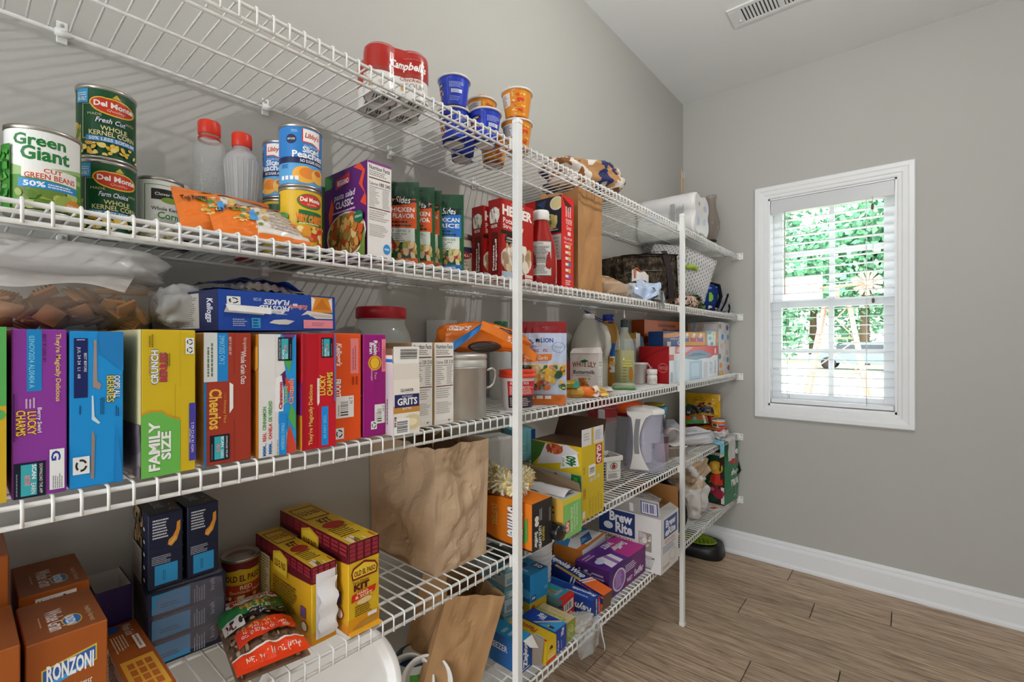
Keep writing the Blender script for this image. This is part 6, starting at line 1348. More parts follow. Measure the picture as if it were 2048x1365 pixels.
m = MB(); m.grid(lambda u, v: (.119 + .006 * math.sin(math.pi * v) + .002 * math.sin(13 * v), -.012 + .034 * u + .003 * math.sin(21 * v), .010 + .10 * v), 4, 14, 'f0eff2'); m.build('torn_paper', 'paper', k1)
k2 = tacokit('larger yellow taco kit box with HARD & SOFT on the front', .312, -2.5080, -2.4430, .275, .166, False)
m = MB(); m.add([(.1376, -.0325, .004), (.1376, .0325, .004), (.148, .0325, .0), (.146, -.0325, -.0)], [(0, 1, 2, 3)], 'e2a424'); m.build('lower_flap', 'card', k2)
t = thing('white_paper', 'white sheet of paper lying under the bean bag', 'paper', (.205, -2.600, S4), -4)
MB().box((-.10, -.022, .0003), (.075, .022, .001), 'dcdce2').build('sheet', 'paper', t)
# big paper carrier
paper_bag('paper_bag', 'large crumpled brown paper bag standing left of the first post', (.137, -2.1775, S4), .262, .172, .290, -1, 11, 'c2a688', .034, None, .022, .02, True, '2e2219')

# ---------------------------------------------------------------- fourth shelf, right part
def dup_roll(lb): pass
# tissue and bag boxes at the back
a = Art().R(0, .86, 1, 1, '2a4a5a').lines(.08, .6, .7, .82, 4, 'bfe6f4').ring(.55, .48, .12, .08, .2, 'd8f0fa', 12).ring(.28, .38, .08, .06, .3, 'd8f0fa', 10).ring(.40, .26, .08, .06, .3, 'd8f0fa', 10).P([(.55, .12), (.9, .3), (.7, .3), (.8, .16), (.6, .28)], 'd8f0fa').R(.02, .02, .38, .12, 'c8303a').T('GLAD', .05, .04, .35, .10, 'fbeeee', 0, .03)
carton('bag_box', 'bright blue bin bag box half hidden by the big paper bag', 'bag box', (.070, -2.052, S4 + .060), (.075, .062, .150), {'*': '4a9ac0', 'F': '36a8dc', 'T': '4a3a3a'}, {'F': a}, -42)
for i, (z, lb) in enumerate([(0., 'white patterned tissue pack at the foot of the stack behind the post'), (.118, 'white patterned tissue pack upper in the stack behind the post')]):
    a = Art().blobs(0, 0, 1, 1, 24, ['d0ceca', 'cac8c4', 'dddbd8'], .02, .05)
    if i == 0: a.R(.18, .1, .40, .36, '8a9a5a').T('FSC', .22, .16, .36, .3, '2f3a20', 1, .02)
    else: a.bars(.03, .1, .13, .9, '5a5654', 14, 1)
    carton('tissue_pack', lb, 'tissue pack', (.052, -1.885, S4 + z), (.085, .19, .116), 'dedcd8', {'F': a, 'L': a}, -16, 'film', 'white tissue packs', ch=.008)
carton('tissue_box', 'teal and blue box on top of the white packs just right of the first post', 'tissue box', (.062, -1.715, S4 + .137), (.095, .085, .105), {'*': '7cc0cc', 'R': '1f56b0', 'F': '84c8d4'}, {'F': Art().R(.82, 0, 1, 1, '1f56b0').lines(.1, .2, .7, .6, 3, '9fd8e0')}, -30)
t = thing('wipes_pack', 'white soft pack with a black panel behind the feather dusters', 'wipes pack', (.066, -1.718, S4), -40)
soft((.105, .105, .135), 'e9e6e0', 'film', 5, .1, 1.8, 40, 24, lambda u, v: '2c2a2c' if (.02 < u < .16 and .3 < v < .74) else ('3fb8b0' if (.16 <= u < .185 and .3 < v < .74) else 'e9e6e0')).build('pack', 'film', t)
# duster box with dusters
a = Art().R(0, 0, 1, 1, '241a14').E(.62, .50, .48, .52, 'e07a1c', 28).E(.62, .50, .52, .56, '241a14', 28) if False else Art().R(0, 0, 1, 1, '241a14')
for k in range(3): a.ring(.66, .52, .50 + .05 * k, .50 + .05 * k, .03, '8a4a18', 28)
a.E(.66, .52, .46, .48, 'e07a1c', 30).R(.66, .04, 1, 1, 'e07a1c').E(.2, .86, .2, .2, '241a14').E(.24, .84, .10, .11, 'e2c060').E(.16, .30, .24, .28, 'd8b850').blobs(.0, .06, .38, .56, 40, ['f0dc90', 'e4c868', 'c8a43c', 'f6ecc0'], .03, .07, 1., (.16, .3, .22, .26)).T('Swiffer', .70, .12, .90, .84, 'f6f4f2', 3, .04, .1, out='2a2f6a').P([(.90, .14), (.95, .2), (.95, .7), (.91, .6)], '4aa04a').T('DUSTERS', .50, .36, .57, .80, 'f0c06a', 3, .01)
b = Art().R(0, 0, 1, 1, '2a2826').T('Swiffer', .12, .06, .28, .40, 'e6e4e2', 3, .04).T('HEAVY DUTY', .32, .02, .46, .50, 'f0f0ee', 1, .03).T('DUSTERS', .50, .14, .60, .44, 'e0c83a', 1, .02).E(.22, .66, .10, .06, 'e8d8d0').E(.22, .56, .10, .06, 'e8d8d0').lines(.34, .6, .48, .9, 3, 'b8b4b0', 1).lines(.82, .5, .92, .9, 2, '9a9694', 1)
t = carton('duster_box', 'black and orange duster box with its side to the camera behind the first post', 'duster box', (.225, -1.9815, S4), (.270, .088, .122), {'*': '2a2826', 'T': 'e07a1c', 'L': '241a14'}, {'L': a, 'F': b})
def duster(label, loc, rot, n, ln, seed):
    t = thing('feather_duster', label, 'duster', loc, 0, 'yellow fluffy dusters', rot)
    rnd = random.Random(seed); m = MB()
    for k in range(n):
        s = (k + .5) / n; q = rnd.random() * 6.28; L = ln * (.6 + .6 * rnd.random())
        p = Vector((0, -.07 + .14 * s, .03)); d = Vector((math.cos(q), (rnd.random() - .5) * 1.2, math.sin(q) * .8 + .15)).normalized()
        e = p + d * L; sd = d.cross(Vector((rnd.random(), rnd.random(), rnd.random()))).normalized() * .0032
        mid = p + d * L * .55 + sd.cross(d) * .6
        m.add([p - sd * .4, p + sd * .4, mid + sd, mid - sd, e + sd * .6, e - sd * .6], [(0, 1, 2, 3), (3, 2, 4, 5)], rnd.choice(['fbf8ec', 'f6eecb', 'f0dfa0', 'fdfcf4', 'ecd27c', 'faf4e0']), True)
    m.build('fibres', 'fluff', t, None, 'stuff')
    MB().ball((0, 0, .028), (.028, .085, .024), 'f0e2a4', 16, 10).build('core', 'fluff', t)
    return t
duster('fluffy yellow duster lying on the duster box, nearer the paper bag', (.185, -1.990, S4 + .126), (R(4), R(6), R(75)), 1500, .034, 3)
duster('fluffy yellow duster lying on the duster box, nearer its front edge', (.285, -1.975, S4 + .126), (R(-4), R(-4), R(30)), 1400, .030, 5)
# yellow bag box, open
a = Art().R(0, 0, 1, .62, 'cfcad0').P([(0, .62), (1, .78), (1, 1), (0, 1)], 'd8b61c').P([(0, .62), (.4, .98), (0, 1)], '3f6a2c').P([(.12, .66), (.30, .98), (.72, 1), (.95, .92), (.6, .74)], 'dcd8dc').E(.48, .92, .17, .075, 'c05a38').blobs(.34, .85, .64, .98, 16, ['a83a24', 'd8b080', 'c86a40'], .03, .06).P([(.60, .66), (.96, .74), (.92, .90), (.64, .84)], 'eef0ec').T('460', .70, .72, .90, .86, '1f6a34', 1, .05).T('BEST VALUE', .63, .70, .68, .82, '1f6a34', 1, .02)
a.P([(.20, .34), (.50, .60), (.64, .52), (.62, .40), (.34, .20)], 'b8602c').P([(.34, .16), (.80, .40), (.82, .10), (.5, .02)], 'cf8a34').blobs(.22, .22, .62, .56, 36, ['d88a48', 'a8501f', 'c8763a', '8a3a18'], .02, .05).blobs(.40, .04, .82, .34, 36, ['e0a44a', 'b86a24', 'd8923a', 'f0c880'], .02, .05).P([(0, 0), (.3, .1), (.2, .3), (0, .4)], '4a4640').R(.82, .02, 1, .62, '1f7a34').T('SANDWICH SIZE BAGS', .87, .04, .93, .58, 'a8d8a0', 1)
b = Art().R(0, 0, 1, 1, 'd9bb22').R(.62, .70, .92, .98, 'b82a24').T('GLAD', .66, .71, .88, .97, 'fbf0ee', 3, .04).R(.30, .56, .60, .72, 'eeeeea').bars(.34, .60, .56, .68, '444', 12, 1).E(.42, .51, .07, .03, 'cfc8b0').E(.58, .52, .07, .03, 'cfc8b0').E(.74, .53, .07, .03, 'cfc8b0').T('GLAD', .05, .62, .14, .72, '8a5a14', 1).lines(.05, .28, .18, .46, 3, 'b8702a', 1).lines(.28, .04, .94, .34, 5, 'c8a81c', 1).R(.02, .03, .14, .12, 'e8e4d8')
t = carton('bag_box', 'tall yellow bag box with toasted sandwiches pictured, flaps open at the top', 'bag box', (.250, -1.6985, S4), (.190, .132, .221), {'*': 'd9bb22', 'T': '4a3626', 'R': 'd9bb22'}, {'L': a, 'F': b})
m = MB(); m.box((.0938, -.064, .221), (.095, .064, .272), 'e4e0e0'); Art().R(.42, 0, .52, 1, 'd0b02a').lines(.06, .3, .36, .8, 3, 'b8b4b8').lines(.6, .2, .92, .8, 5, 'b0a8c0').put(m, flat((.0952, -.064, .221), (0, .128, 0), (0, 0, .051))); m.build('front_flap', 'card', t)
m = MB(); m.add([(-.095, .065, .221), (.093, .065, .221), (.088, .098, .285), (-.095, .098, .285)], [(0, 1, 2, 3), (3, 2, 1, 0)], '5a4130'); m.build('back_flap', 'card', t)
# green and yellow bin bag box
a = Art().R(0, 0, 1, 1, '86c46a').R(0, .86, 1, 1, 'dccb3c').P([(.10, .12), (.34, .16), (.34, .44), (.10, .40)], 'c02a28').T('GLAD', .14, .16, .30, .40, 'fbf0ec', 1, .05).T('STEADY RELEASE', .40, .10, .50, .74, 'e8f4dc', 1, .01).T('FOR LONG LASTING', .56, .14, .64, .78, 'e8f4dc', 1, .01).T('ODOR CONTROL', .70, .2, .78, .80, 'e8f4dc', 1, .01)
b = Art().R(0, 0, .45, 1, '6f9a3c').R(.45, 0, 1, 1, 'd8a848').T('40', .58, .52, .90, .84, '3a2a14', 1, .02).E(.22, .5, .14, .16, 'd8d4c0').E(.22, .5, .11, .12, '7a4a3a').lines(.6, .1, .8, .45, 2, '8a6424', 1)
t = carton('bin_bag_box', 'green and yellow bin bag box with an open grey-lined top', 'bag box', (.238, -1.8655, S4), (.280, .092, .108), {'*': '8fb04a', 'T': 'b9b6b2', 'F': '86c46a'}, {'F': a, 'L': b})
m = MB(); m.grid(lambda u, v: (-.13 + .262 * u, -.030 + .055 * v, .109 + .016 * math.sin(math.pi * v) + .004 * noise.noise(Vector((u * 9, v * 5, 1)))), 24, 8, 'c9c7c8'); m.build('bag_roll', 'film', t)
m = MB(); m.add([(-.14, .046, .108), (.138, .046, .108), (.125, .058, .128), (-.125, .062, .162)], [(0, 1, 2, 3), (3, 2, 1, 0)], '7d6a54'); m.build('open_flap', 'card', t)
t = thing('bag_roll', 'glossy black roll of bin bags hanging in front of the green and yellow box', 'bag roll', (.345, -1.923, S4 + .001), 0)
MB().lathe([(.006, -.001), (.020, 0), (.0225, .004), (.0225, .060), (.020, .066), (.006, .066)], '141313', 26, M=Matrix.Rotation(R(90), 4, 'Y') @ Matrix.Translation((-.0235, 0, -.03))).build('roll', 'gloss', t)
# basket with red cups
t = thing('berry_basket', 'small white lattice fruit basket behind the yellow bag box', 'basket', (.178, -1.340, S4), -24)
m = MB(); hw, dw, hb = .058, .042, .100
for k in range(9):
    z = .004 + k * .011
    s = .80 + .20 * z / hb
    if k > 6: continue
    m.tube([(dw * s, -hw * s, z), (dw * s, hw * s, z), (-dw * s, hw * s, z), (-dw * s, -hw * s, z), (dw * s, -hw * s, z)], .0016, 'eceae6', 5, False)
for k in range(9):
    y = -hw + 2 * hw * k / 8
    for x in (dw, -dw): m.tube([(x * .8, y * .8, .004), (x * .98, y * .98, .086)], .0016, 'eceae6', 5)
for k in range(7):
    x = -dw + 2 * dw * k / 6
    for y in (hw, -hw): m.tube([(x * .8, y * .8, .004), (x * .98, y * .98, .086)], .0016, 'eceae6', 5)
m.build('lattice', 'plastic', t, None, 'stuff')
m = MB(); m.box((-dw * .8, -hw * .8, 0), (dw * .8, hw * .8, .003), 'eceae6'); m.build('base', 'plastic', t)
m = MB(); m.box((dw, -hw - .004, .080), (dw + .006, hw + .004, .098), 'f2f0ee', .002); m.box((-dw - .006, -hw - .004, .080), (-dw, hw + .004, .098), 'f2f0ee', .002); m.box((-dw, hw, .080), (dw, hw + .006, .098), 'f2f0ee', .002); m.box((-dw, -hw - .006, .080), (dw, -hw, .098), 'f2f0ee', .002); m.build('rim', 'plastic', t)
m = MB(); m.box((dw * .84, -.014, .008), (dw + .002, .052, .080), 'f0eeea', .001); Art().ring(.5, .74, .26, .18, .18, '2f6a5a', 16).E(.5, .72, .14, .11, 'b83a34').P([(.4, .84), (.6, .84), (.5, .9)], '2f6a3a').T('The Strawberry', .08, .42, .92, .5, '4a4a4a', 0, 0, .2).lines(.1, .1, .9, .36, 4, '6a6a6a').put(m, flat((dw + .0022, -.014, .008), (0, .066, 0), (0, 0, .072))); m.build('label_panel', 'label', t)
t = thing('clothes_pegs', 'bundle of blue and orange plastic pieces inside the white basket', 'plastic pieces', (.178, -1.340, S4 + .004), -24)
MB().ball((.0, -.01, .036), (.026, .034, .034), '2f5aa0', 14, 8).build('blue_piece', 'plastic', t)
MB().tube([(.0, -.035, .05), (.006, -.01, .082), (.004, .03, .070), (.0, .036, .04)], .006, 'e0622a', 8).build('orange_piece', 'plastic', t)
t = thing('plastic_cups', 'stack of red plastic cups between the yellow bag box and the clear pitcher', 'cup stack', (.098, -1.450, S4))
for k in range(3): MB().lathe([(.028, .02 * k), (.030, .02 * k + .002), (.040, .02 * k + .108), (.0425, .02 * k + .109), (.0425, .02 * k + .114), (.039, .02 * k + .114)], ['c02a20', 'd8382a', 'c02a20'][k], 24).build('cup', 'plastic', t)
# pitchers
t = thing('drink_pitcher', 'tall clear plastic pitcher with a red lid', 'pitcher', (.098, -1.205, S4), -62)
MB().lathe([(.052, 0), (.056, .004), (.064, .240), (.068, .268)], 'dcdce8', 36, capt=False).build('jug', 'plasticclear', t)
MB().lathe([(.0605, .205), (.0655, .240), (.0675, .266), (.0705, .268), (.0705, .280), (.066, .286), (.02, .287)], 'b3262a', 36, capb=False).build('lid', 'milky', t)
m = MB(); m.box((.070, -.014, .050), (.082, .014, .262), 'e4e4ea', .004); m.box((.058, -.012, .24), (.075, .012, .26), 'e4e4ea', .002); m.build('handle', 'milky', t)
t = thing('filter_pitcher', 'white and clear water filter pitcher at the fourth shelf front', 'pitcher', (.232, -1.075, S4), -66)
prof = [((.066, .082), 0), ((.070, .086), .006), ((.064, .080), .09), ((.058, .074), .16), ((.058, .072), .20), ((.064, .077), .238)]
MB().lathe(prof, 'd3d2ee', 40, capt=False).build('jug', 'plasticclear', t)
MB().lathe([((.052, .062), .118), ((.054, .066), .19), ((.060, .072), .236)], 'e2e0ec', 36, capb=True, capt=False).build('filter_funnel', 'bagclear', t)
MB().lathe([(.026, .03), (.028, .034), (.028, .118)], 'ece9f4', 24).build('filter', 'milky', t)
MB().lathe([((.066, .080), .236), ((.067, .081), .240), ((.064, .078), .252), ((.04, .05), .262), ((.006, .008), .264)], 'f0eeea', 40, capb=True).build('lid', 'plastic', t)
m = MB(); m.box((-.012, -.012, .262), (.014, .012, .268), 'd9d7d4', .003); m.build('lid_catch', 'plastic', t)
def hnd(u, v):
    z = .012 + .238 * v; w = .012 + .026 * (2 * v - 1) ** 2 + (.012 if v > .9 else 0)
    bul = .082 + .010 * math.sin(math.pi * v) - .004 * (1 - v)
    return (bul, (u - .5) * 2 * w - .022 - .012 * math.sin(math.pi * v), z)
m = MB(); m.grid(hnd, 6, 20, 'efece8'); m.grid(lambda u, v: (hnd(1 - u, v)[0] - .022, hnd(1 - u, v)[1], hnd(1 - u, v)[2]), 6, 20, 'e6e3e0')
m.grid(lambda u, v: tuple(Vector(hnd(0, v)) - Vector((.022 * (1 - u), 0, 0))), 1, 20, 'efece8'); m.grid(lambda u, v: tuple(Vector(hnd(1, v)) - Vector((.022 * u, 0, 0))), 1, 20, 'efece8'); m.build('handle', 'plastic', t)
m = MB(); m.grid(lambda u, v: (hnd(u, .28 + .6 * v)[0] + .0008, -.022 - .012 * math.sin(math.pi * (.28 + .6 * v)) + (u - .5) * .020, .012 + .238 * (.28 + .6 * v)), 4, 12, '8f9094'); m.build('grip_pad', 'rubber', t)
# lids and tubs stacked behind
t = thing('orange_lid', 'domed orange-red plastic lid under the middle shelf', 'bowl', (.112, -.985, S4 + .2215), 0)
MB().lathe([(.075, 0), (.085, .004), (.075, .030), (.045, .045), (.005, .046)], 'e05a24', 36).build('bowl', 'plastic', t)  # a plastic lid, shaped as a shallow dome
t = thing('dish_cover', 'flat dark red cover resting over white containers behind the filter pitcher', 'dish cover', (.108, -.925, S4 + .204), -10)
MB().lathe([((.10, .115), 0), ((.104, .12), .004), ((.104, .12), .012), ((.095, .11), .016), ((.01, .01), .0165)], 'b3302a', 36, sq=.6).build('lid', 'plastic', t)
t = thing('food_container', 'white food container stack behind the filter pitcher', 'container', (.108, -.925, S4))
MB().lathe([((.068, .080), 0), ((.072, .084), .004), ((.080, .092), .195), ((.084, .096), .197), ((.084, .096), .203)], 'dfe4e8', 32, sq=.6).build('container', 'milky', t)
t = thing('food_jar', 'dark grey jar with a turquoise screw lid left of the second post', 'jar', (.086, -.640, S4))
MB().lathe([(.056, 0), (.060, .004), (.060, .165), (.056, .172)], '2a2b34', 32).build('jar', 'gloss', t)
MB().lathe([(.061, .170), (.063, .172), (.063, .205), (.060, .210), (.01, .211)], '1f9ab8', 32).build('lid', 'plastic', t)
m = MB(); Art().T('snack', .5, .4, .85, .6, 'd8dce4', 0, .02).put(m, round_surf(.0602, .03, .16, -110, 0), step=.06); m.build('print', 'label', t)
t = thing('yellow_dish', 'yellow dish lying on the turquoise jar lid', 'dish', (.086, -.640, S4 + .2115))
MB().lathe([(.048, 0), (.052, .003), (.048, .012), (.01, .016)], 'c9b02a', 28).build('lid', 'plastic', t)
t = thing('glass_tumbler', 'pink and dark patterned tumbler behind the filter pitcher', 'tumbler', (.235, -.905, S4))
MB().lathe([(.026, 0), (.029, .003), (.033, .085, '5a4a50'), (.032, .115)], 'a88a92', 24).build('tumbler', 'gloss', t)
# mug and wrapped goods
t = thing('white_mug', 'white mug lying on a metal tin left of the second post', 'mug', (.222, -.755, S4 + .046), -50)
Mx = Matrix.Translation((0, 0, .042)) @ Matrix.Rotation(R(90), 4, 'Y')
MB().lathe([(.036, -.045), (.041, -.042), (.042, .045), (.038, .045), (.037, -.038)], 'eae4e0', 30, M=Mx, capt=False).build('mug', 'gloss', t)
t = thing('sandwich_tin', 'low oval metal tin under the white mug', 'tin', (.222, -.755, S4), -30)
MB().lathe([((.048, .078), 0), ((.052, .082), .004), ((.052, .082), .034), ((.054, .084), .036), ((.054, .084), .042), ((.05, .08), .045), ((.005, .008), .0455)], 'b8b2aa', 32).build('tin', 'tin', t)
t = thing('mask_pack', 'clear plastic pack of white folded cloth beyond the second post', 'plastic pack', (.205, -.455, S4), -26)
soft((.17, .26, .072), 'e8e6ec', 'bagclear', 17, .14, 2.2, 44, 24).build('plastic_bag', 'bagclear', t)
soft((.15, .22, .062), 'efedf0', 'paper', 18, .14, 2.2, 36, 20).build('white_cloth', 'paper', t)
m = MB(); Art().R(0, 0, 1, 1, 'f0eff2').lines(.1, .2, .9, .8, 4, 'b8b4c8').put(m, flat((-.03, -.09, .074), (0, .17, 0), (.10, .0, -.006)) if False else flat((.07, -.09, .066), (0, .17, .004), (-.11, 0, .010))); m.build('paper_insert', 'paper', t)
t = thing('plastic_sheet', 'white and grey flat sheet of plastic leaning behind the mug', 'plastic sheet', (.120, -.600, S4 + .095), 0, None, (R(0), R(24), R(-35)))
MB().box((-.07, -.10, 0), (.07, .10, .0015), 'cfd3da').build('sheet', 'film', t)
# pet food
a = Art().R(0, 0, 1, 1, 'd9a91c').T('dry cat food', .25, .87, .78, .91, '3a2a14', 0, .01).lines(.25, .83, .7, .86, 1, '6a4a14').P([(.0, .34), (.25, .48), (.6, .52), (.84, .50), (.84, .68), (.6, .73), (.2, .70), (0, .64)], '2f3040').blobs(.1, .5, .84, .7, 40, ['3a3a50', '5a5a70', '26263a', '6a6a80'], .02, .05).P([(.0, .12), (.3, .38), (.6, .48), (.84, .46), (.84, .2), (.5, .1)], '9a1a1c').E(.12, .64, .1, .075, '3a6a34').R(.05, .46, .18, .53, 'd8d4c8').P([(.42, .73), (.58, .74), (.60, .80), (.55, .80), (.50, .77), (.44, .78)], '8a2018').P([(.66, .73), (.78, .74), (.76, .82), (.70, .79)], '8a2018')
pouch('cat_food_bag', 'yellow bag of dry cat food standing against the window wall corner', 'pet food bag', (.150, -.085, S4), .195, .232, .09, 'd9a91c', a, 'c89a1c', -84, seed=3, mat='film')
t = carton('treat_box', 'red box of treats lying in front of the yellow cat food bag', 'treat box', (.228, -.185, S4), (.13, .115, .052), {'*': 'c0241c', 'L': '8a1a1a', 'T': 'c8861c'}, {'L': Art().R(.55, 0, .75, 1, '7a1616').T('MINI', .58, .1, .72, .9, 'eee4dc', 1, .04).R(.85, .05, 1, .9, 'e6d8d0'), 'F': Art().R(0, .45, 1, 1, 'd8281f').R(.1, .1, .5, .42, '2a2420').R(.55, .08, .9, .42, 'e6ded4').lines(.1, .7, .5, .8, 1, 'f0d8d4')}, -8)
pouch('treat_pouch', 'orange and green pouch lying on the red box of treats', 'treat pouch', (.150, -.215, S4 + .068), .15, .055, .02, 'c8641f', Art().R(0, .0, 1, .35, '2f9a4a').R(.45, .4, .56, .9, '4ab8c8').R(.82, 0, .9, 1, 'e6e4e0').blobs(.6, .4, .8, .9, 10, ['e08a3a', 'a83a1c'], .03, .06), 'b85a1c', 0, (R(4), R(-40), R(-60)), seed=5)
can('small orange and red pet food can on the red box near the window wall', .262, -.170, S4 + .0525, .036, .052, -74, 'd8501f', Art().R(0, .78, 1, 1, 'e8e2dc').R(0, .55, 1, .78, 'e8761f').R(.1, 0, .5, .5, 'd8c8a0').E(.3, .3, .14, .2, '5a4a34').R(.55, .3, 1, .5, '7ab0d8').R(.55, 0, 1, .3, 'd8281f'), cat='pet food can')
t = thing('dish_cloth', 'pale blue and yellow cloth hanging over the end of the fourth shelf', 'cloth', (.268, -.340, S4))
def drape(w, d0, hang, col, seed, y0=0.):
    def fn(u, v):
        s = v * (d0 + hang); y = y0 + (u - .5) * w * (1 - .18 * max(0, (s - d0) / max(hang, 1e-3)))
        n = .006 * noise.noise(Vector((u * 4 + seed, v * 3, seed)))
        if s < d0: return (s, y, .004 + abs(n))
        return (d0 + .010 + n + .004 * math.sin(9 * u + seed), y, .003 - (s - d0))
    return MB().grid(fn, 16, 20, col)
drape(.11, .055, .075, lambda u, v: 'd8d69a' if v > .9 else '8cc8dc', 2).build('cloth', 'cloth', t)
t = thing('white_bag', 'white carrier bag draped over the end of the fourth shelf by the wall', 'plastic bag', (.255, -.190, S4))
drape(.14, .068, .115, 'ece9e8', 6).build('hanging_part', 'milky', t)
soft((.10, .16, .048), 'e8e6e6', 'milky', 6, .34, 2.6, 40, 20, lambda u, v: 'b8a8a4' if noise.noise(Vector((u * 14, v * 9, 1))) > .42 else 'e8e6e6').build('bunched_part', 'film', t)
t.location.x = .262
# ---------------------------------------------------------------- bottom shelf
S5 = ZS[4] + .0004
# white dishes at the left
t = thing('serving_platter', 'large round white plastic platter leaning at the left of the bottom shelf', 'platter', (.205, -2.475, S5 + .001), 0, None, (R(0), R(62), R(-20)))
MB().lathe([(.005, .006), (.118, .006), (.128, .010), (.136, .020), (.150, .028), (.152, .026), (.139, .016), (.130, .004), (.118, 0), (.005, 0)], 'ebe8e4', 56, c=(-.150, 0, 0), capb=False, capt=False).build('platter', 'gloss', t)
for i, (dz, lb) in enumerate([(0., 'white plastic bowl lying on its side nearest the leaning paper bag'), (.045, 'white bowl stacked inside the bowl lying on its side')]):
    t = thing('mixing_bowl', lb, 'bowl', (.200 - dz * .8, -2.235 - dz * .55, S5 + .001), 0, 'white bowls on the bottom shelf', (R(0), R(58), R(-40)))
    MB().lathe([(.030, 0), (.034, .002), (.052, .040), (.060, .078), (.0625, .079), (.0625, .082), (.058, .082), (.050, .042), (.030, .006), (.004, .006)], 'e6e4e2', 40, c=(-.064, 0, 0), capb=False, capt=False).build('bowl', 'plastic', t)
t = thing('green_lid', 'green and navy patterned lid tucked behind the white bowls', 'lid', (.130, -2.215, S5), 0)
MB().lathe([(.045, 0), (.052, .004), (.052, .055, '5aa83a'), (.050, .090), (.048, .108, '1f3a5a'), (.030, .116)], 'e0e4de', 30).build('tub', 'plastic', t)
# leaning paper bag
paper_bag('paper_bag', 'brown paper bag leaning back on the bottom shelf below the big paper bag', (.160, -2.165, S5 + .030), .160, .160, .262, 0, 17, 'b08a62', .012, (R(-15), R(4), R(-22)), .02, .03)
# stack of pale boxes beside it
a = Art().R(0, .55, 1, 1, '6ab0c4').lines(.1, .6, .9, .9, 4, 'cfe8f0').T('20', .55, .35, .85, .5, '2a6a8a', 0, .03).lines(.1, .08, .8, .3, 3, '3a7ab0').E(.4, .75, .2, .12, 'e6f0f4')
for i in range(3):
    carton('wrap_box', ['pale blue food bag box at the foot of the stack by the leaning bag', 'pale blue food bag box in the middle of the stack by the leaning bag', 'dark topped pale blue food bag box on top of the stack by the leaning bag'][i], 'bag box', (.095 - .012 * i, -1.842 + .006 * i, S5 + .0735 * i), (.15, .072, .073), {'*': 'cfdfe4', 'T': '3a4038' if i == 2 else '9ab8c0'}, {'L': a, 'F': a}, -18 + 5 * i, group='pale blue food bag boxes')
a = Art().R(0, .55, 1, 1, 'dfe6dc').T("PRESS'N SEAL", .05, .62, .9, .95, '2f7a44', 0, .03).blobs(0, 0, 1, .55, 24, ['7a4a30', 'a8683a', 'c8986a', '5a3020'], .06, .14)
# bag boxes in a row, fronts at the shelf edge
def flatbox(name, label, y0, y1, x1, d, h, col, F, T, z=S5, rz=0., L=None, extra=None):
    c = {'*': col}; c.update(extra or {})
    t = carton(name, label, 'wrap box', (x1 - d / 2, (y0 + y1) / 2, z), (d, y1 - y0 - .001, h), c, {k: v for k, v in (('F', F), ('L', L)) if v}, rz)
    if T:
        m = MB(); w = y1 - y0 - .001
        T.put(m, flat((-d / 2, -w / 2, h), (d, 0, 0), (0, w, 0))); m.build('top_print', 'card', t)
    return t
F = Art().R(0, 0, 1, 1, '1f4f9c').T('Ziploc', .30, .10, .72, .92, 'f2f4f8', 1, .04).R(.2, .06, .23, .94, 'f2f4f8').R(.2, .06, .8, .085, 'f2f4f8')
T = Art().R(0, 0, 1, 1, '2f96cc').R(.06, .1, .42, .9, 'b08a6a').lines(.1, .2, .4, .8, 4, 'e6d8c8', 1).lines(.6, .2, .95, .8, 3, 'a8dcf4', 1)
L = Art().R(0, 0, .3, 1, '1f5a9c').P([(.3, 0), (.5, 0), (.36, 1), (.2, 1)], '3fa0d8').P([(0, 0), (.3, 0), (.1, .55), (0, .5)], '7a2a34').R(.55, 0, 1, 1, '2a6ab0').T('FREEZER', .45, .5, .8, .7, 'eef', 0, .02)
t = flatbox('freezer_bag_box', 'blue freezer bag box torn open at the front edge right of the first post', -1.985, -1.928, .285, .21, .085, '2a72b8', F, T, L=L)
m = MB(); m.add([(.105, .0285, .0), (.105, .0285, .085), (.135, .045, .075), (.128, .040, .0)], [(0, 1, 2, 3), (3, 2, 1, 0)], '9a8c80'); m.build('torn_flap', 'card', t)
m = MB(); m.add([(.1055, -.012, .086), (.1055, .027, .086), (.124, .034, .052), (.114, .008, .062)], [(0, 1, 2, 3), (3, 2, 1, 0)], 'eceae6'); m.build('paper_flap', 'paper', t)
F = Art().R(0, 0, 1, 1, 'e0bc22').R(0, 0, 1, .16, 'd8501f').E(.5, .58, .16, .13, '3a2a14').R(.3, .44, .7, .56, 'e0bc22').R(.1, .28, .9, .42, 'e8cc5a').R(.2, .2, .8, .25, 'efe4c8')
T = Art().R(0, 0, 1, 1, 'e0bc22').T('Plastic', .22, .30, .62, .72, 'b83a1c', 2, .03).R(.66, .1, .9, .28, 'c8d4e4').lines(.68, .13, .88, .25, 1, '3a5a9a').R(.86, .05, .98, .2, 'd8401f').lines(.1, .1, .6, .2, 1, 'a8801c')
flatbox('plastic_wrap_box', 'yellow cling film box with a round hole in its end', -1.9075, -1.8575, .318, .14, .065, 'e0bc22', F, T)
F = Art().R(0, 0, 1, 1, '1f3f9c').T('Wax', .5, .60, .78, .95, 'e8ecf4', 1, .03).T('Paper', .2, .1, .36, .55, 'e8ecf4', 1, .02).lines(.5, .1, .6, .5, 1, '9fb4e0', 1)
T = Art().R(0, 0, 1, 1, '3a9ad4').P([(0, 0), (.5, 0), (.72, .5), (.9, 1), (0, 1)], '1f3f9c').P([(.35, 0), (.45, 0), (.9, .9), (.9, 1), (.84, 1), (.6, .5)], 'b8bcc0').T('Wax', .28, .40, .52, .90, 'eef2f8', 2, .03).R(.70, .12, .90, .28, '2a2a2a').R(.71, .14, .77, .26, 'd8b02a')
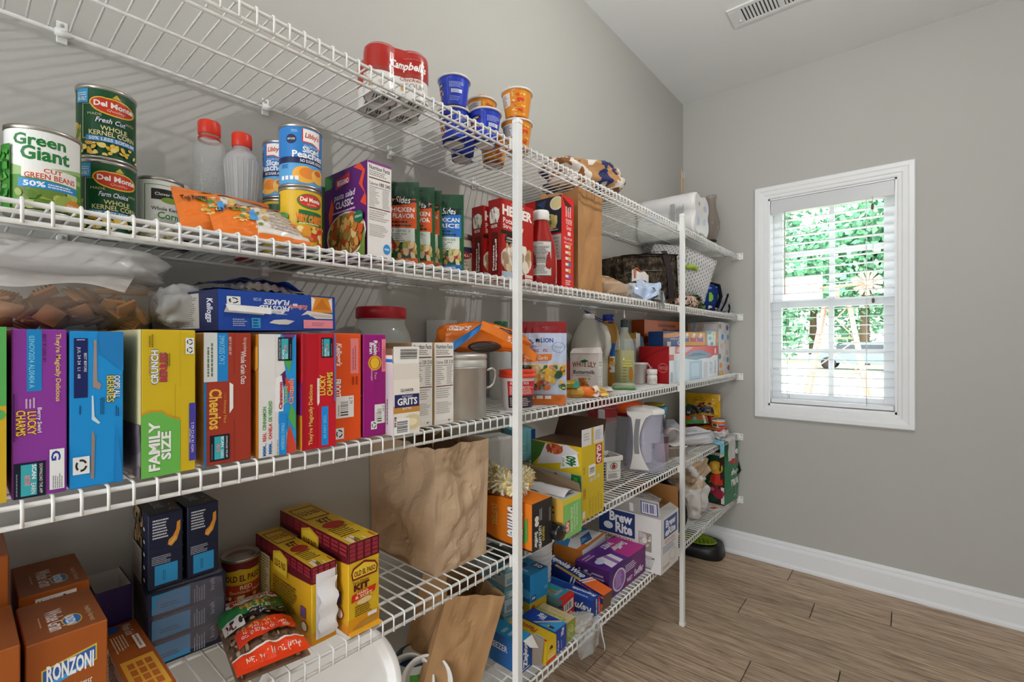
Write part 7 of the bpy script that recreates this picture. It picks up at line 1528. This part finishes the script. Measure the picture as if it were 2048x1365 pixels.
flatbox('wax_paper_box', 'blue wax paper box next to the yellow cling film box', -1.8555, -1.7965, .312, .125, .068, '2a5ab0', F, T)
F = Art().R(0, 0, 1, 1, '8f9a3a').T('20', .3, .35, .75, .65, 'c8d08a', 1, .02).ring(.5, .5, .3, .3, .12, 'c8d08a', 14)
T = Art().R(0, 0, 1, 1, 'd9c49a').R(0, .1, .9, .5, 'b4b060').T('Parchment', .3, .52, .8, .9, 'c4b070', 2, .02).T('paper', .4, .14, .8, .46, 'd8d49a', 2, .02)
flatbox('parchment_box', 'olive and tan parchment paper box in the row of wrap boxes', -1.7945, -1.7375, .306, .120, .058, 'c4b27a', F, T)
F = Art().R(0, 0, 1, 1, 'd8301f').P([(.1, .2), (.9, .3), (.9, .8), (.1, .7)], 'efeef0').bars(.2, .35, .8, .7, '444', 14).T('Kids', .2, .02, .8, .2, 'f4e8e0', 0, .03)
T = Art().R(0, 0, 1, 1, '3ab0d0')
for i, c in enumerate(['e84a8a', 'e8b82a', '7ab83a', 'f0d02a', 'd83a7a', '8ac83a', 'e8902a']): T.P([(.06 + .07 * i, .15 + .1 * (i % 3)), (.30 + .07 * i, .28 + .1 * (i % 3)), (.30 + .07 * i, .40 + .1 * (i % 3)), (.06 + .07 * i, .27 + .1 * (i % 3))], c)
T.T('popsicle', .62, .2, .78, .8, 'eef6fa', 3, .02, out='2a4aa0').R(.86, 0, 1, 1, 'd8301f')
L = Art().R(0, 0, 1, 1, '6a8a90').blobs(0, 0, 1, 1, 20, ['c83a3a', '3a8a5a', 'e8e0d8', '8a2a2a', '2a4a6a'], .06, .14)
flatbox('craft_stick_box', 'small red and turquoise box with coloured sticks pictured', -1.7030, -1.6330, .235, .13, .062, 'd8301f', F, T, S5 + .004, 0, L)
F = Art().R(0, 0, .4, 1, '16357c').R(.4, 0, .7, 1, '24449c').T('FOIL LINERS', .44, .05, .58, .95, 'eef2fa', 1, .03).R(.72, 0, 1, 1, 'b8322c').lines(.78, .1, .92, .9, 2, 'f0d0cc', 1)
T = Art().R(0, 0, 1, 1, '1f4aa4').T('Reynolds', .5, .55, .96, .9, 'f2f4fa', 2, .03, .2).lines(.45, .1, .95, .35, 1, 'a8c0ec').P([(0, .8), (.6, 1), (0, 1)], '3f8ad8')
L = Art().R(0, 0, 1, 1, '1a3f8e').T('Reynolds', .40, .18, .98, .72, 'eef2fa', 2, .03, .2)
flatbox('foil_box', 'royal blue foil box beside the small red and turquoise box', -1.6300, -1.5780, .302, .20, .058, '1f4aa4', F, T, S5, 0, L)
# long foil wrap box, propped up at the back
t = thing('foil_box', 'long dark blue and orange foil wrap box propped across the wrap boxes', 'wrap box', (.152, -1.534, S5), 0, None, (R(0), R(8.6), R(-4)))
MB().box((-.152, -.028, .022), (.152, .028, .080), {'*': '16307e', 'F': '6a4a34'}, .001).build('body', 'card', t)
a = Art().R(.70, 0, 1, 1, 'f0702c').T('Reynolds Wrap', .14, .30, .66, .95, 'f4f6fa', 0, .04).R(.30, .03, .66, .24, 'd8b43a').lines(.32, .07, .64, .2, 2, '4a3a14').P([(.66, 0), (.68, 0), (.74, 1), (.72, 1)], 'eef').P([(.70, 0), (.72, 0), (.78, 1), (.76, 1)], 'dfe8f8')
m = MB(); a.put(m, flat((-.152, -.028, .080), (.304, 0, 0), (0, .056, 0))); m.build('top_print', 'card', t)
a = Art().R(.0, .0, 1, 1, '16307e').R(.62, 0, 1, .9, 'f0702c').P([(.60, .55), (1, .45), (1, .80), (.6, .85)], '16307e').T('EVERYDAY', .70, .82, .94, .97, '4a2a7a', 0, .03).T('25', .86, .08, .97, .4, 'fbe8dc', 0, .03).lines(.70, .12, .84, .34, 2, 'fbdcc8').P([(.56, 0), (.58, 0), (.62, 1), (.60, 1)], 'eef').P([(.52, 0), (.54, 0), (.58, 1), (.56, 1)], 'dfe8f8')
m = MB(); a.put(m, flat((-.152, -.028, .022), (.304, 0, 0), (0, 0, .058))); m.build('side_print', 'card', t)
# sandwich bag box under the tall blue box
a = Art().R(0, .5, 1, 1, 'd8b83a').R(0, 0, 1, .3, '2f9a3a').T('sandwich', .2, .32, .9, .48, '8a5a14', 0, .02).E(.2, .7, .12, .15, 'b8641f')
carton('sandwich_bag_box', 'yellow and green sandwich bag box under the tall blue bag box', 'bag box', (.090, -1.752, S5), (.175, .085, .078), {'*': 'd8b83a', 'F': 'd0a838'}, {'F': a, 'L': a}, -3)
F = Art().R(0, 0, 1, 1, '1f92d4').R(.06, .03, .32, .24, '1f3f8a').T('50', .10, .09, .28, .2, 'f4f6fa', 0, .04).R(0, .72, 1, .725, '1878b0').R(.78, .26, .98, .36, '58b4e4')
T = Art().R(0, 0, 1, 1, '2a84bc').E(.35, .5, .22, .3, 'c8d8d8').E(.6, .45, .1, .2, '1f3f7a').R(.72, .62, .98, .96, '1f3a7a').T('50', .76, .68, .94, .9, 'dfe8f4', 0, .03).lines(.6, .1, .9, .3, 1, '9fd0ec')
L = Art().R(0, 0, 1, 1, '2272b0').E(.4, .3, .25, .18, '4a94c4').E(.9, .3, .14, .16, '5aa4d0').lines(.2, .7, .8, .85, 2, '9fd0ec')
flatbox('storage_bag_box', 'tall sky blue bag box numbered 50 on the yellow and green box', -1.7980, -1.7080, .182, .175, .088, '1f92d4', F, T, S5 + .0785, -3, L)
# white ribbed tub behind, below the duster box
t = thing('ribbed_tub', 'white ribbed plastic tub below the black duster box', 'tub', (.070, -1.635, S5))
pr = [(.050, 0), (.053, .003)]
for k in range(9): pr += [(.0545 + .0008 * k, .02 + .018 * k), (.0565 + .0008 * k, .024 + .018 * k), (.0565 + .0008 * k, .028 + .018 * k), (.0545 + .0008 * k, .032 + .018 * k)]
MB().lathe(pr + [(.066, .195), (.067, .205)], 'e9e8e8', 36).build('tub', 'plastic', t)
# vacuum bag box behind the wipes
a = Art().R(0, 0, 1, 1, 'd9801f').R(0, .5, 1, 1, 'e8e6ea').lines(.1, .2, .9, .4, 2, 'f4d0a8')
T = Art().R(0, 0, 1, 1, 'e4e6ea').P([(.0, .5), (.5, .8), (1, .6), (1, 1), (0, 1)], '2a86cc').T('Ziploc', .1, .84, .6, .97, 'eef2f8', 0, .03).R(.34, .62, .74, .80, 'eceae6').T('SPACE BAG', .38, .66, .70, .77, '2a2a2a', 0, .03).P([(.2, .2), (.5, .5), (.9, .5), (.6, .15)], '2a5a9a').P([(.25, .25), (.6, .3), (.5, .45)], '6aa0d0').R(0, 0, .3, .2, 'e07a2a').R(.0, 0, 1, .1, 'd9801f')
t = carton('vacuum_bag_box', 'blue, white and orange storage bag box lying behind the purple wipes box', 'bag box', (.078, -1.345, S5), (.125, .20, .115), {'*': 'd9801f', 'T': 'e4e6ea'}, {'F': a, 'T': T, 'L': Art().R(0, 0, 1, 1, 'd9801f').P([(0, .5), (1, .6), (1, 1), (0, 1)], 'e08a3a')}, 4)
# purple wipes box
F = Art().R(0, 0, 1, 1, '4a1f6e').P([(.35, 0), (1, 0), (1, 1), (.6, 1)], '6a1f6e').E(.26, .46, .17, .40, 'dcd0e4').E(.26, .46, .14, .34, '8a5aa8').lines(.16, .2, .36, .74, 8, 'c8a8d8').lines(.42, .5, .76, .8, 4, 'e4d4ec').T('WET', .46, .12, .62, .28, 'e8dcf0', 0, .03).T('Swiffer', .66, .14, .94, .4, 'e8e4f0', 0, .03, .2)
T = Art().R(0, 0, 1, 1, '5a2484').P([(.52, 0), (1, 0), (1, .9), (.78, 1), (.55, .5)], 'c02a8a').P([(.12, .06), (.42, .06), (.46, .48), (.20, .62)], 'e9e4f0').P([(.26, .06), (.33, .06), (.38, .52), (.31, .55)], '9a6ab8').T('Swiffer', .58, .42, .92, .66, 'f4f0f6', 2, .04, .2, out='5a2a7a').T('WET', .52, .72, .78, .92, 'efe6f4', 2, .04).E(.16, .45, .08, .12, 'c8d4ec').lines(.05, .7, .3, .9, 2, 'd8a8d0')
L = Art().R(0, 0, 1, 1, '43205e').T('Swiffer', .08, .5, .5, .8, 'd8d4dc', 0, .03, .2).lines(.5, .3, .95, .8, 4, 'b8a8c8').T('WET', .52, .1, .9, .35, '2a1a3a', 0, .03)
carton('wipes_box', 'large purple and magenta wet wipes box at the bottom shelf edge', 'wipes box', (.222, -1.352, S5), (.140, .285, .100), {'*': '4a1f6e', 'T': '5a2484'}, {'F': F, 'T': T, 'L': L}, -1)
# coffee filter carton
L = Art().R(0, 0, 1, 1, 'e0dedb').R(0, .52, .60, .98, '22396e').T('Brew', .18, .76, .56, .95, 'eef0f4', 0, .04).T('Rite', .28, .56, .56, .76, 'eef0f4', 0, .04).E(.16, .66, .08, .07, 'dfe4ee').T('COMMERCIAL', .02, .42, .58, .50, 'a8743a', 0, .01).R(.66, .36, .86, .70, '9a8f84').blobs(.67, .37, .85, .69, 18, ['c8c4be', 'b0aaa2', 'e0dcd6'], .03, .06)
for k in range(7): L.P([(.72 + .03 * k, .26), (.725 + .03 * k, .26), (.78 + .012 * k, .06), (.776 + .012 * k, .06)], '4a4a50')
L.ring(.81, .26, .10, .02, .3, '4a4a50', 18).ring(.81, .06, .045, .012, .4, '4a4a50', 14)
F = Art().R(0, 0, 1, 1, 'e2e0dd').R(.16, .60, .92, .95, '2f4a90').T('Brew', .26, .78, .82, .92, 'eef0f6', 0, .04).T('Rite', .40, .63, .82, .77, 'eef0f6', 0, .04).E(.32, .68, .1, .05, 'dfe4ee').lines(.2, .50, .9, .57, 2, 'd08a70').lines(.1, .34, .9, .48, 4, '6a80b0').ring(.66, .22, .2, .1, .06, '8a8a90', 14).lines(.1, .06, .6, .12, 2, 'c88a70')
t = carton('filter_box', 'white coffee filter carton with navy panels and open flaps at the shelf edge', 'carton', (.222, -1.117, S5), (.270, .180, .215), {'*': 'e2e0dd', 'T': '8a6a4a'}, {'L': L, 'F': F}, 0)
m = MB(); m.add([(-.135, -.090, .215), (.135, -.090, .215), (.130, -.098, .285), (-.130, -.098, .285)], [(0, 1, 2, 3), (3, 2, 1, 0)], 'dcdad7'); Art().R(.70, .12, .96, .86, '3a4a80').R(.715, .16, .945, .82, 'dcdce2').bars(.74, .24, .92, .74, '4a4a80', 14).R(.52, .1, .58, .6, 'f0eeea').lines(.3, .84, .46, .94, 2, '5a5a5a').put(m, flat((-.135, -.0904, .215), (.27, 0, 0), (0, -.008, .07))); m.build('near_flap', 'card', t)
m = MB(); m.add([(-.10, .089, .215), (.135, .089, .215), (.132, .094, .300), (-.10, .094, .300)], [(0, 1, 2, 3), (3, 2, 1, 0)], 'b8844e'); m.build('far_flap', 'card', t)
m = MB(); m.add([(.135, -.090, .2152), (.135, .089, .2152), (.100, .089, .232), (.100, -.090, .232)], [(0, 1, 2, 3), (3, 2, 1, 0)], 'e6e3df'); m.build('front_flap', 'card', t)
m = soft((.20, .14, .05), 'd8d4d0', 'bagclear', 9, .3, 2.6); m.build('filter_bag', 'bagclear', t).location = (-.02, 0, .216)
# black roasting pan on edge
t = thing('roasting_pan', 'black oval roasting pan standing on edge beyond the second post', 'pan', (.180, -.770, S5 + .002), 0, None, (R(97), 0, R(-8)))
MB().lathe([((.004, .004), .0), ((.125, .105), .0), ((.150, .128), .010), ((.160, .138), .055), ((.172, .150), .060), ((.174, .152), .064), ((.160, .140), .064), ((.148, .127), .014), ((.124, .104), .006), ((.004, .004), .006)], '191817', 56, c=(0, .152, 0), capb=False, capt=False).build('pan', 'gloss', t)
# carrier bags
t = thing('carrier_bag', 'tan and white carrier bags bunched between the pan and the green bag', 'plastic bag', (.195, -.500, S5))
soft((.22, .19, .22), 'd8ccc0', 'milky', 23, .26, 1.9, 50, 34, lambda u, v: 'cdb79e' if v > .62 else 'e2dedb').build('lower_bag', 'film', t)
m = soft((.19, .20, .13), 'cbb49a', 'milky', 27, .34, 2.2, 44, 26, lambda u, v: 'e6e2e0' if noise.noise(Vector((u * 7, v * 5, 2))) > .12 else 'c8ac8c'); m.build('upper_bag', 'film', t).location = (.005, .01, .185)
t = thing('flyer', 'small white and orange printed card lying by the green shopping bag', 'card', (.262, -.330, S5), -20)
MB().box((-.045, -.06, .0002), (.045, .06, .0015), 'e8e6e4').build('card', 'card', t)
m = MB(); Art().R(.6, .3, .95, .6, 'e07a2a').R(.1, .6, .4, .9, '5a4a40').lines(.1, .1, .5, .5, 4, '8aa0c0').put(m, flat((.045, -.06, .0016), (0, .12, 0), (-.09, 0, 0))); m.build('card_print', 'card', t)
# green reusable shopping bag
t = thing('shopping_bag', 'green reusable shopping bag with vegetables pictured on its side', 'shopping bag', (.235, -.125, S5 + .001), -6)
d, w, h = .175, .190, .330
def sb(o, U, V, n, seed):
    o, U, V, n = map(Vector, (o, U, V, n))
    return lambda u, v: tuple(o + u * U + v * V + n * (.010 * math.sin(math.pi * u) * math.sin(math.pi * v) + .006 * noise.noise(Vector((u * 4 + seed, v * 6, seed)))))
fF = sb((d / 2, -w / 2, 0), (0, w, 0), (0, 0, h), (1, 0, 0), 1); fL = sb((-d / 2, -w / 2, 0), (d, 0, 0), (0, 0, h), (0, -1, 0), 1)
m = MB(); m.grid(fF, 16, 24, '0f7a4a'); m.grid(fL, 12, 24, '184a34'); m.grid(sb((d / 2, w / 2, 0), (-d, 0, 0), (0, 0, h), (0, 1, 0), 3), 8, 12, '0f7a4a'); m.grid(sb((-d / 2, w / 2, 0), (0, -w, 0), (0, 0, h), (-1, 0, 0), 4), 8, 12, '0f7a4a'); m.add([(-d / 2, -w / 2, 0), (d / 2, -w / 2, 0), (d / 2, w / 2, 0), (-d / 2, w / 2, 0)], [(3, 2, 1, 0)], '0a3a24'); m.build('bag', 'film', t)
m = MB(); Art().T('live', .42, .80, .92, .93, 'eef4ee', 0, .04).T('easy', .30, .62, .98, .76, 'c8322c', 0, .05).T('shop', .34, .44, .96, .58, 'eef4ee', 0, .04).T('reuse', .38, .28, .98, .40, 'eef4ee', 0, .04).lines(.6, .08, .8, .14, 1, 'a8d8b8').put(m, lambda u, v, o: Vector(fF(u, v)) + Vector((o + .001, 0, 0)), step=.1); m.build('front_print', 'film', t)
a = Art().R(.55, .0, 1, .92, '3a2420').T('Shop', .55, .80, .96, .90, 'e6e2da', 0, .03).E(.74, .62, .22, .11, 'e0a41f').E(.7, .64, .08, .06, 'f0c85a').E(.80, .42, .24, .10, 'd03424').E(.84, .40, .08, .04, 'ec6a50').E(.66, .24, .18, .08, '8a1f34').E(.84, .18, .18, .08, 'a02840').E(.64, .25, .06, .03, 'c86a7a').ring(.66, .34, .14, .05, .2, '7a9a4a', 12, 20, 170).R(.9, .02, 1, .30, 'e0dcd6').E(.4, .5, .14, .1, '4a5a38')
m = MB(); a.put(m, lambda u, v, o: Vector(fL(u, v)) + Vector((0, -o - .001, 0)), step=.1); m.build('side_print', 'film', t)
m = MB(); m.tube([(.07, .095, .25), (.085, .104, .20), (.095, .108, .16), (.080, .104, .135), (.06, .098, .15)], .006, '17191a', 6); m.build('handle', 'cloth', t)
# clear plastic bag hanging over the edge
t = thing('clear_bag', 'clear plastic bag hanging over the bottom shelf edge by the foil box', 'plastic bag', (.300, -1.668, S5))
drape(.150, .022, .075, 'd8dee2', 9).build('hanging_part', 'bagclear', t)
soft((.06, .10, .035), 'd9c8a0', 'bagclear', 4, .3, 2.4, 36, 18, lambda u, v: 'c8a050' if v < .4 else 'dfe0dc').build('bunched_part', 'bagclear', t)
t.location = (.296, -1.690, S5)
m = MB(); m.tube([(.036, .06, .0), (.040, .064, -.04), (.046, .07, -.075), (.044, .072, -.095)], [.004, .003, .002, .001], 'e6eaec', 6); m.build('twist', 'bagclear', t)

# ---------------------------------------------------------------- pet bowl on the floor
t = thing('pet_bowl', 'black raised pet feeder with a lime green bowl on the floor under the shelves', 'pet bowl', (.128, -.125, .0002), 3)
MB().lathe([((.150, .098), 0), ((.152, .100), .004), ((.146, .095), .055), ((.138, .088), .072), ((.132, .084), .074), ((.108, .066), .070), ((.100, .060), .060)], '17171a', 48, sq=.62, capb=True, capt=True).build('stand', 'plastic', t)
MB().lathe([((.112, .072), .074), ((.110, .070), .079), ((.102, .064), .078), ((.090, .054), .064), ((.004, .004), .063)], '8fae1c', 40, capb=False, capt=False).build('bowl', 'plastic', t)
m = MB()
for i in range(-3, 4):
    for j in range(-1, 2):
        if (i / 3.4) ** 2 + (j / 1.6) ** 2 < 1: m.ball((i * .024 + .012 * (j % 2), j * .028, .066), (.007, .007, .010), '9cba2a', 8, 6)
m.build('bumps', 'plastic', t, None, 'stuff')
m = MB(); Art().R(0, 0, 1, 1, 'c9c9c9').lines(.1, .2, .9, .8, 3, '555').put(m, flat((.1475, -.02, .012), (0, .04, 0), (-.002, 0, .034))); m.build('sticker', 'label', t)

# ---------------------------------------------------------------- outside the window
GZ = -.10
g = MB().box((-60, .6, GZ - .1), (60, 140, GZ), 'c4c8ae').build('ground', 'lawn'); structure(g)
def tree(name, label, x, y, h, r, col, seed, n=6000):
    t = thing(name, label, 'tree', (x, y, GZ), 0, 'trees beyond the lawn')
    MB().tube([(0, 0, 0), (.05, 0, h * .3), (-.05, .1, h * .6)], [.3, .22, .1], '6a5a48', 8).build('trunk', 'paper', t)
    rnd = random.Random(seed); m = MB()
    blobs = [(Vector((rnd.uniform(-.7, .7) * r, rnd.uniform(-.4, .4) * r, h * (.10 + .82 * rnd.random()))), r * (.30 + .3 * rnd.random())) for _ in range(22)]
    for k in range(n):
        c, rr = rnd.choice(blobs); d = Vector((rnd.gauss(0, 1), rnd.gauss(0, 1), rnd.gauss(0, 1))).normalized()
        p = c + d * rr * (.35 + .65 * rnd.random()); s = .14 + .14 * rnd.random()
        p.z = max(.05, p.z)
        a = Vector((rnd.gauss(0, 1), rnd.gauss(0, 1), rnd.gauss(0, 1))).normalized() * s; b = d.cross(a).normalized() * s * .7
        m.add([p - a, p + b, p + a, p - b], [(0, 1, 2, 3)], rnd.choice(col))
    m.build('foliage', 'leaf', t, None, 'stuff')
G1 = ['66a07c', '80b890', '558e6a', '9cc8a4', '70aa86']
tree('garden_tree', 'leafy tree seen through the left of the window', -8.0, 31, 10.5, 4.2, G1, 1)
tree('garden_tree', 'leafy tree filling the middle of the window', -1.0, 33, 12.0, 4.4, G1, 2)
tree('garden_tree', 'leafy tree seen through the right of the window', 5.6, 31, 10.0, 4.2, G1, 3)
tree('garden_tree', 'far leafy tree between the left and middle trees', -4.6, 40, 14.0, 4.6, G1, 4)
tree('garden_tree', 'far leafy tree between the middle and right trees', 2.6, 41, 13.5, 4.6, G1, 5)
tree('garden_tree', 'low bushy tree at the left edge of the window view', -15, 36, 10, 4.4, G1, 6)
tree('garden_tree', 'low bushy tree at the right edge of the window view', 12.4, 37, 10, 4.4, G1, 7)
# lattice garden windmill
t = thing('garden_windmill', 'rust-red garden windmill on a lattice tower outside the window', 'windmill', (.36, 4.6, GZ))
RC = 'b08474'
HT = 1.86
def leg_at(z): return .44 + (.13 - .44) * z / HT, .34 + (.10 - .34) * z / HT
for sx, sy in ((-1, -1), (1, -1), (-1, 1), (1, 1)):
    MB().tube([(sx * .44, sy * .34, 0), (sx * .13, sy * .10, HT)], .022, RC, 6).build('leg', 'paint', t)
for k, z in enumerate((.10, .52, .95, 1.40)):
    (a, b), (a2, b2) = leg_at(z), leg_at(z + .42)
    MB().tube([(-a, -b, z), (a, -b, z), (a, b, z), (-a, b, z), (-a, -b, z)], .011, RC, 5, False).build('cross_rail', 'paint', t)
    c = 'a4a878' if k == 0 else RC
    MB().tube([(-a, -b, z), (a2, -b2, z + .42)], .008, c, 5).build('brace', 'paint', t)
    MB().tube([(a, -b, z), (-a2, -b2, z + .42)], .008, c, 5).build('brace', 'paint', t)
MB().box((-.18, -.14, HT), (.18, .14, HT + .06), RC, .01).build('platform', 'paint', t)
HZ = 2.08
MB().lathe([(.03, -.03), (.04, 0), (.03, .03)], RC, 16, M=Matrix.Translation((.34, -.28, HZ)) @ Matrix.Rotation(R(90), 4, 'X')).build('hub', 'paint', t)
for k in range(12):
    q = 2 * math.pi * k / 12
    m = MB(); u = Vector((math.cos(q), 0, math.sin(q))); v = Vector((-math.sin(q), .35, math.cos(q)))
    p = Vector((.34, -.28, HZ))
    m.add([p + u * .04 - v * .010, p + u * .04 + v * .010, p + u * .15 + v * .028, p + u * .15 - v * .028], [(0, 1, 2, 3), (3, 2, 1, 0)], 'd2a89c'); m.build('blade', 'paint', t)
MB().box((-.90, -.02, HZ - .20), (-.16, .0, HZ + .16), 'cf9f92', .004).build('tail_vane', 'paint', t)
MB().tube([(.34, -.26, HZ), (-.2, 0, HZ)], .02, RC, 6).build('shaft', 'paint', t)
MB().tube([(0, 0, HT), (0, 0, HZ)], .03, RC, 6).build('mast', 'paint', t)
def car(label, x, y, col, L=4.2, rz=0):
    t = thing('parked_car', label, 'car', (x, y, GZ), rz)
    m = MB(); prof = [(-L / 2, .35), (-L / 2, .75), (-L / 2 + .9, .85), (-L / 2 + 1.5, 1.35), (L / 2 - 1.2, 1.38), (L / 2 - .5, .9), (L / 2, .8), (L / 2, .35)]
    n = len(prof); vs = [(a, -.8, b) for a, b in prof] + [(a, .8, b) for a, b in prof]
    m.add(vs, [(i, (i + 1) % n, n + (i + 1) % n, n + i) for i in range(n)] + [tuple(range(n - 1, -1, -1)), tuple(range(n, 2 * n))], col); m.build('body', 'gloss', t)
    MB().box((-L / 2 + 1.2, -.83, .88), (L / 2 - 1.1, -.81, 1.26), '2a3238', .02).build('side_window', 'gloss', t)
    for sx in (-1, 1):
        for sy in (-.78, .78):
            MB().lathe([(.1, -.1), (.32, -.1), (.32, .1), (.1, .1)], '1a1a1a', 20, M=Matrix.Translation((sx * L * .31, sy, .32)) @ Matrix.Rotation(R(90), 4, 'X')).build('wheel', 'rubber', t)
car('red car parked beyond the lawn at the left of the window', -6.2, 25.0, 'c83a34')
car('dark blue car parked behind the windmill', -.6, 26.5, '6a7a8a', 4.6)
car('grey car parked at the right of the window view', 4.6, 26.0, 'a8b0b8', 4.4)
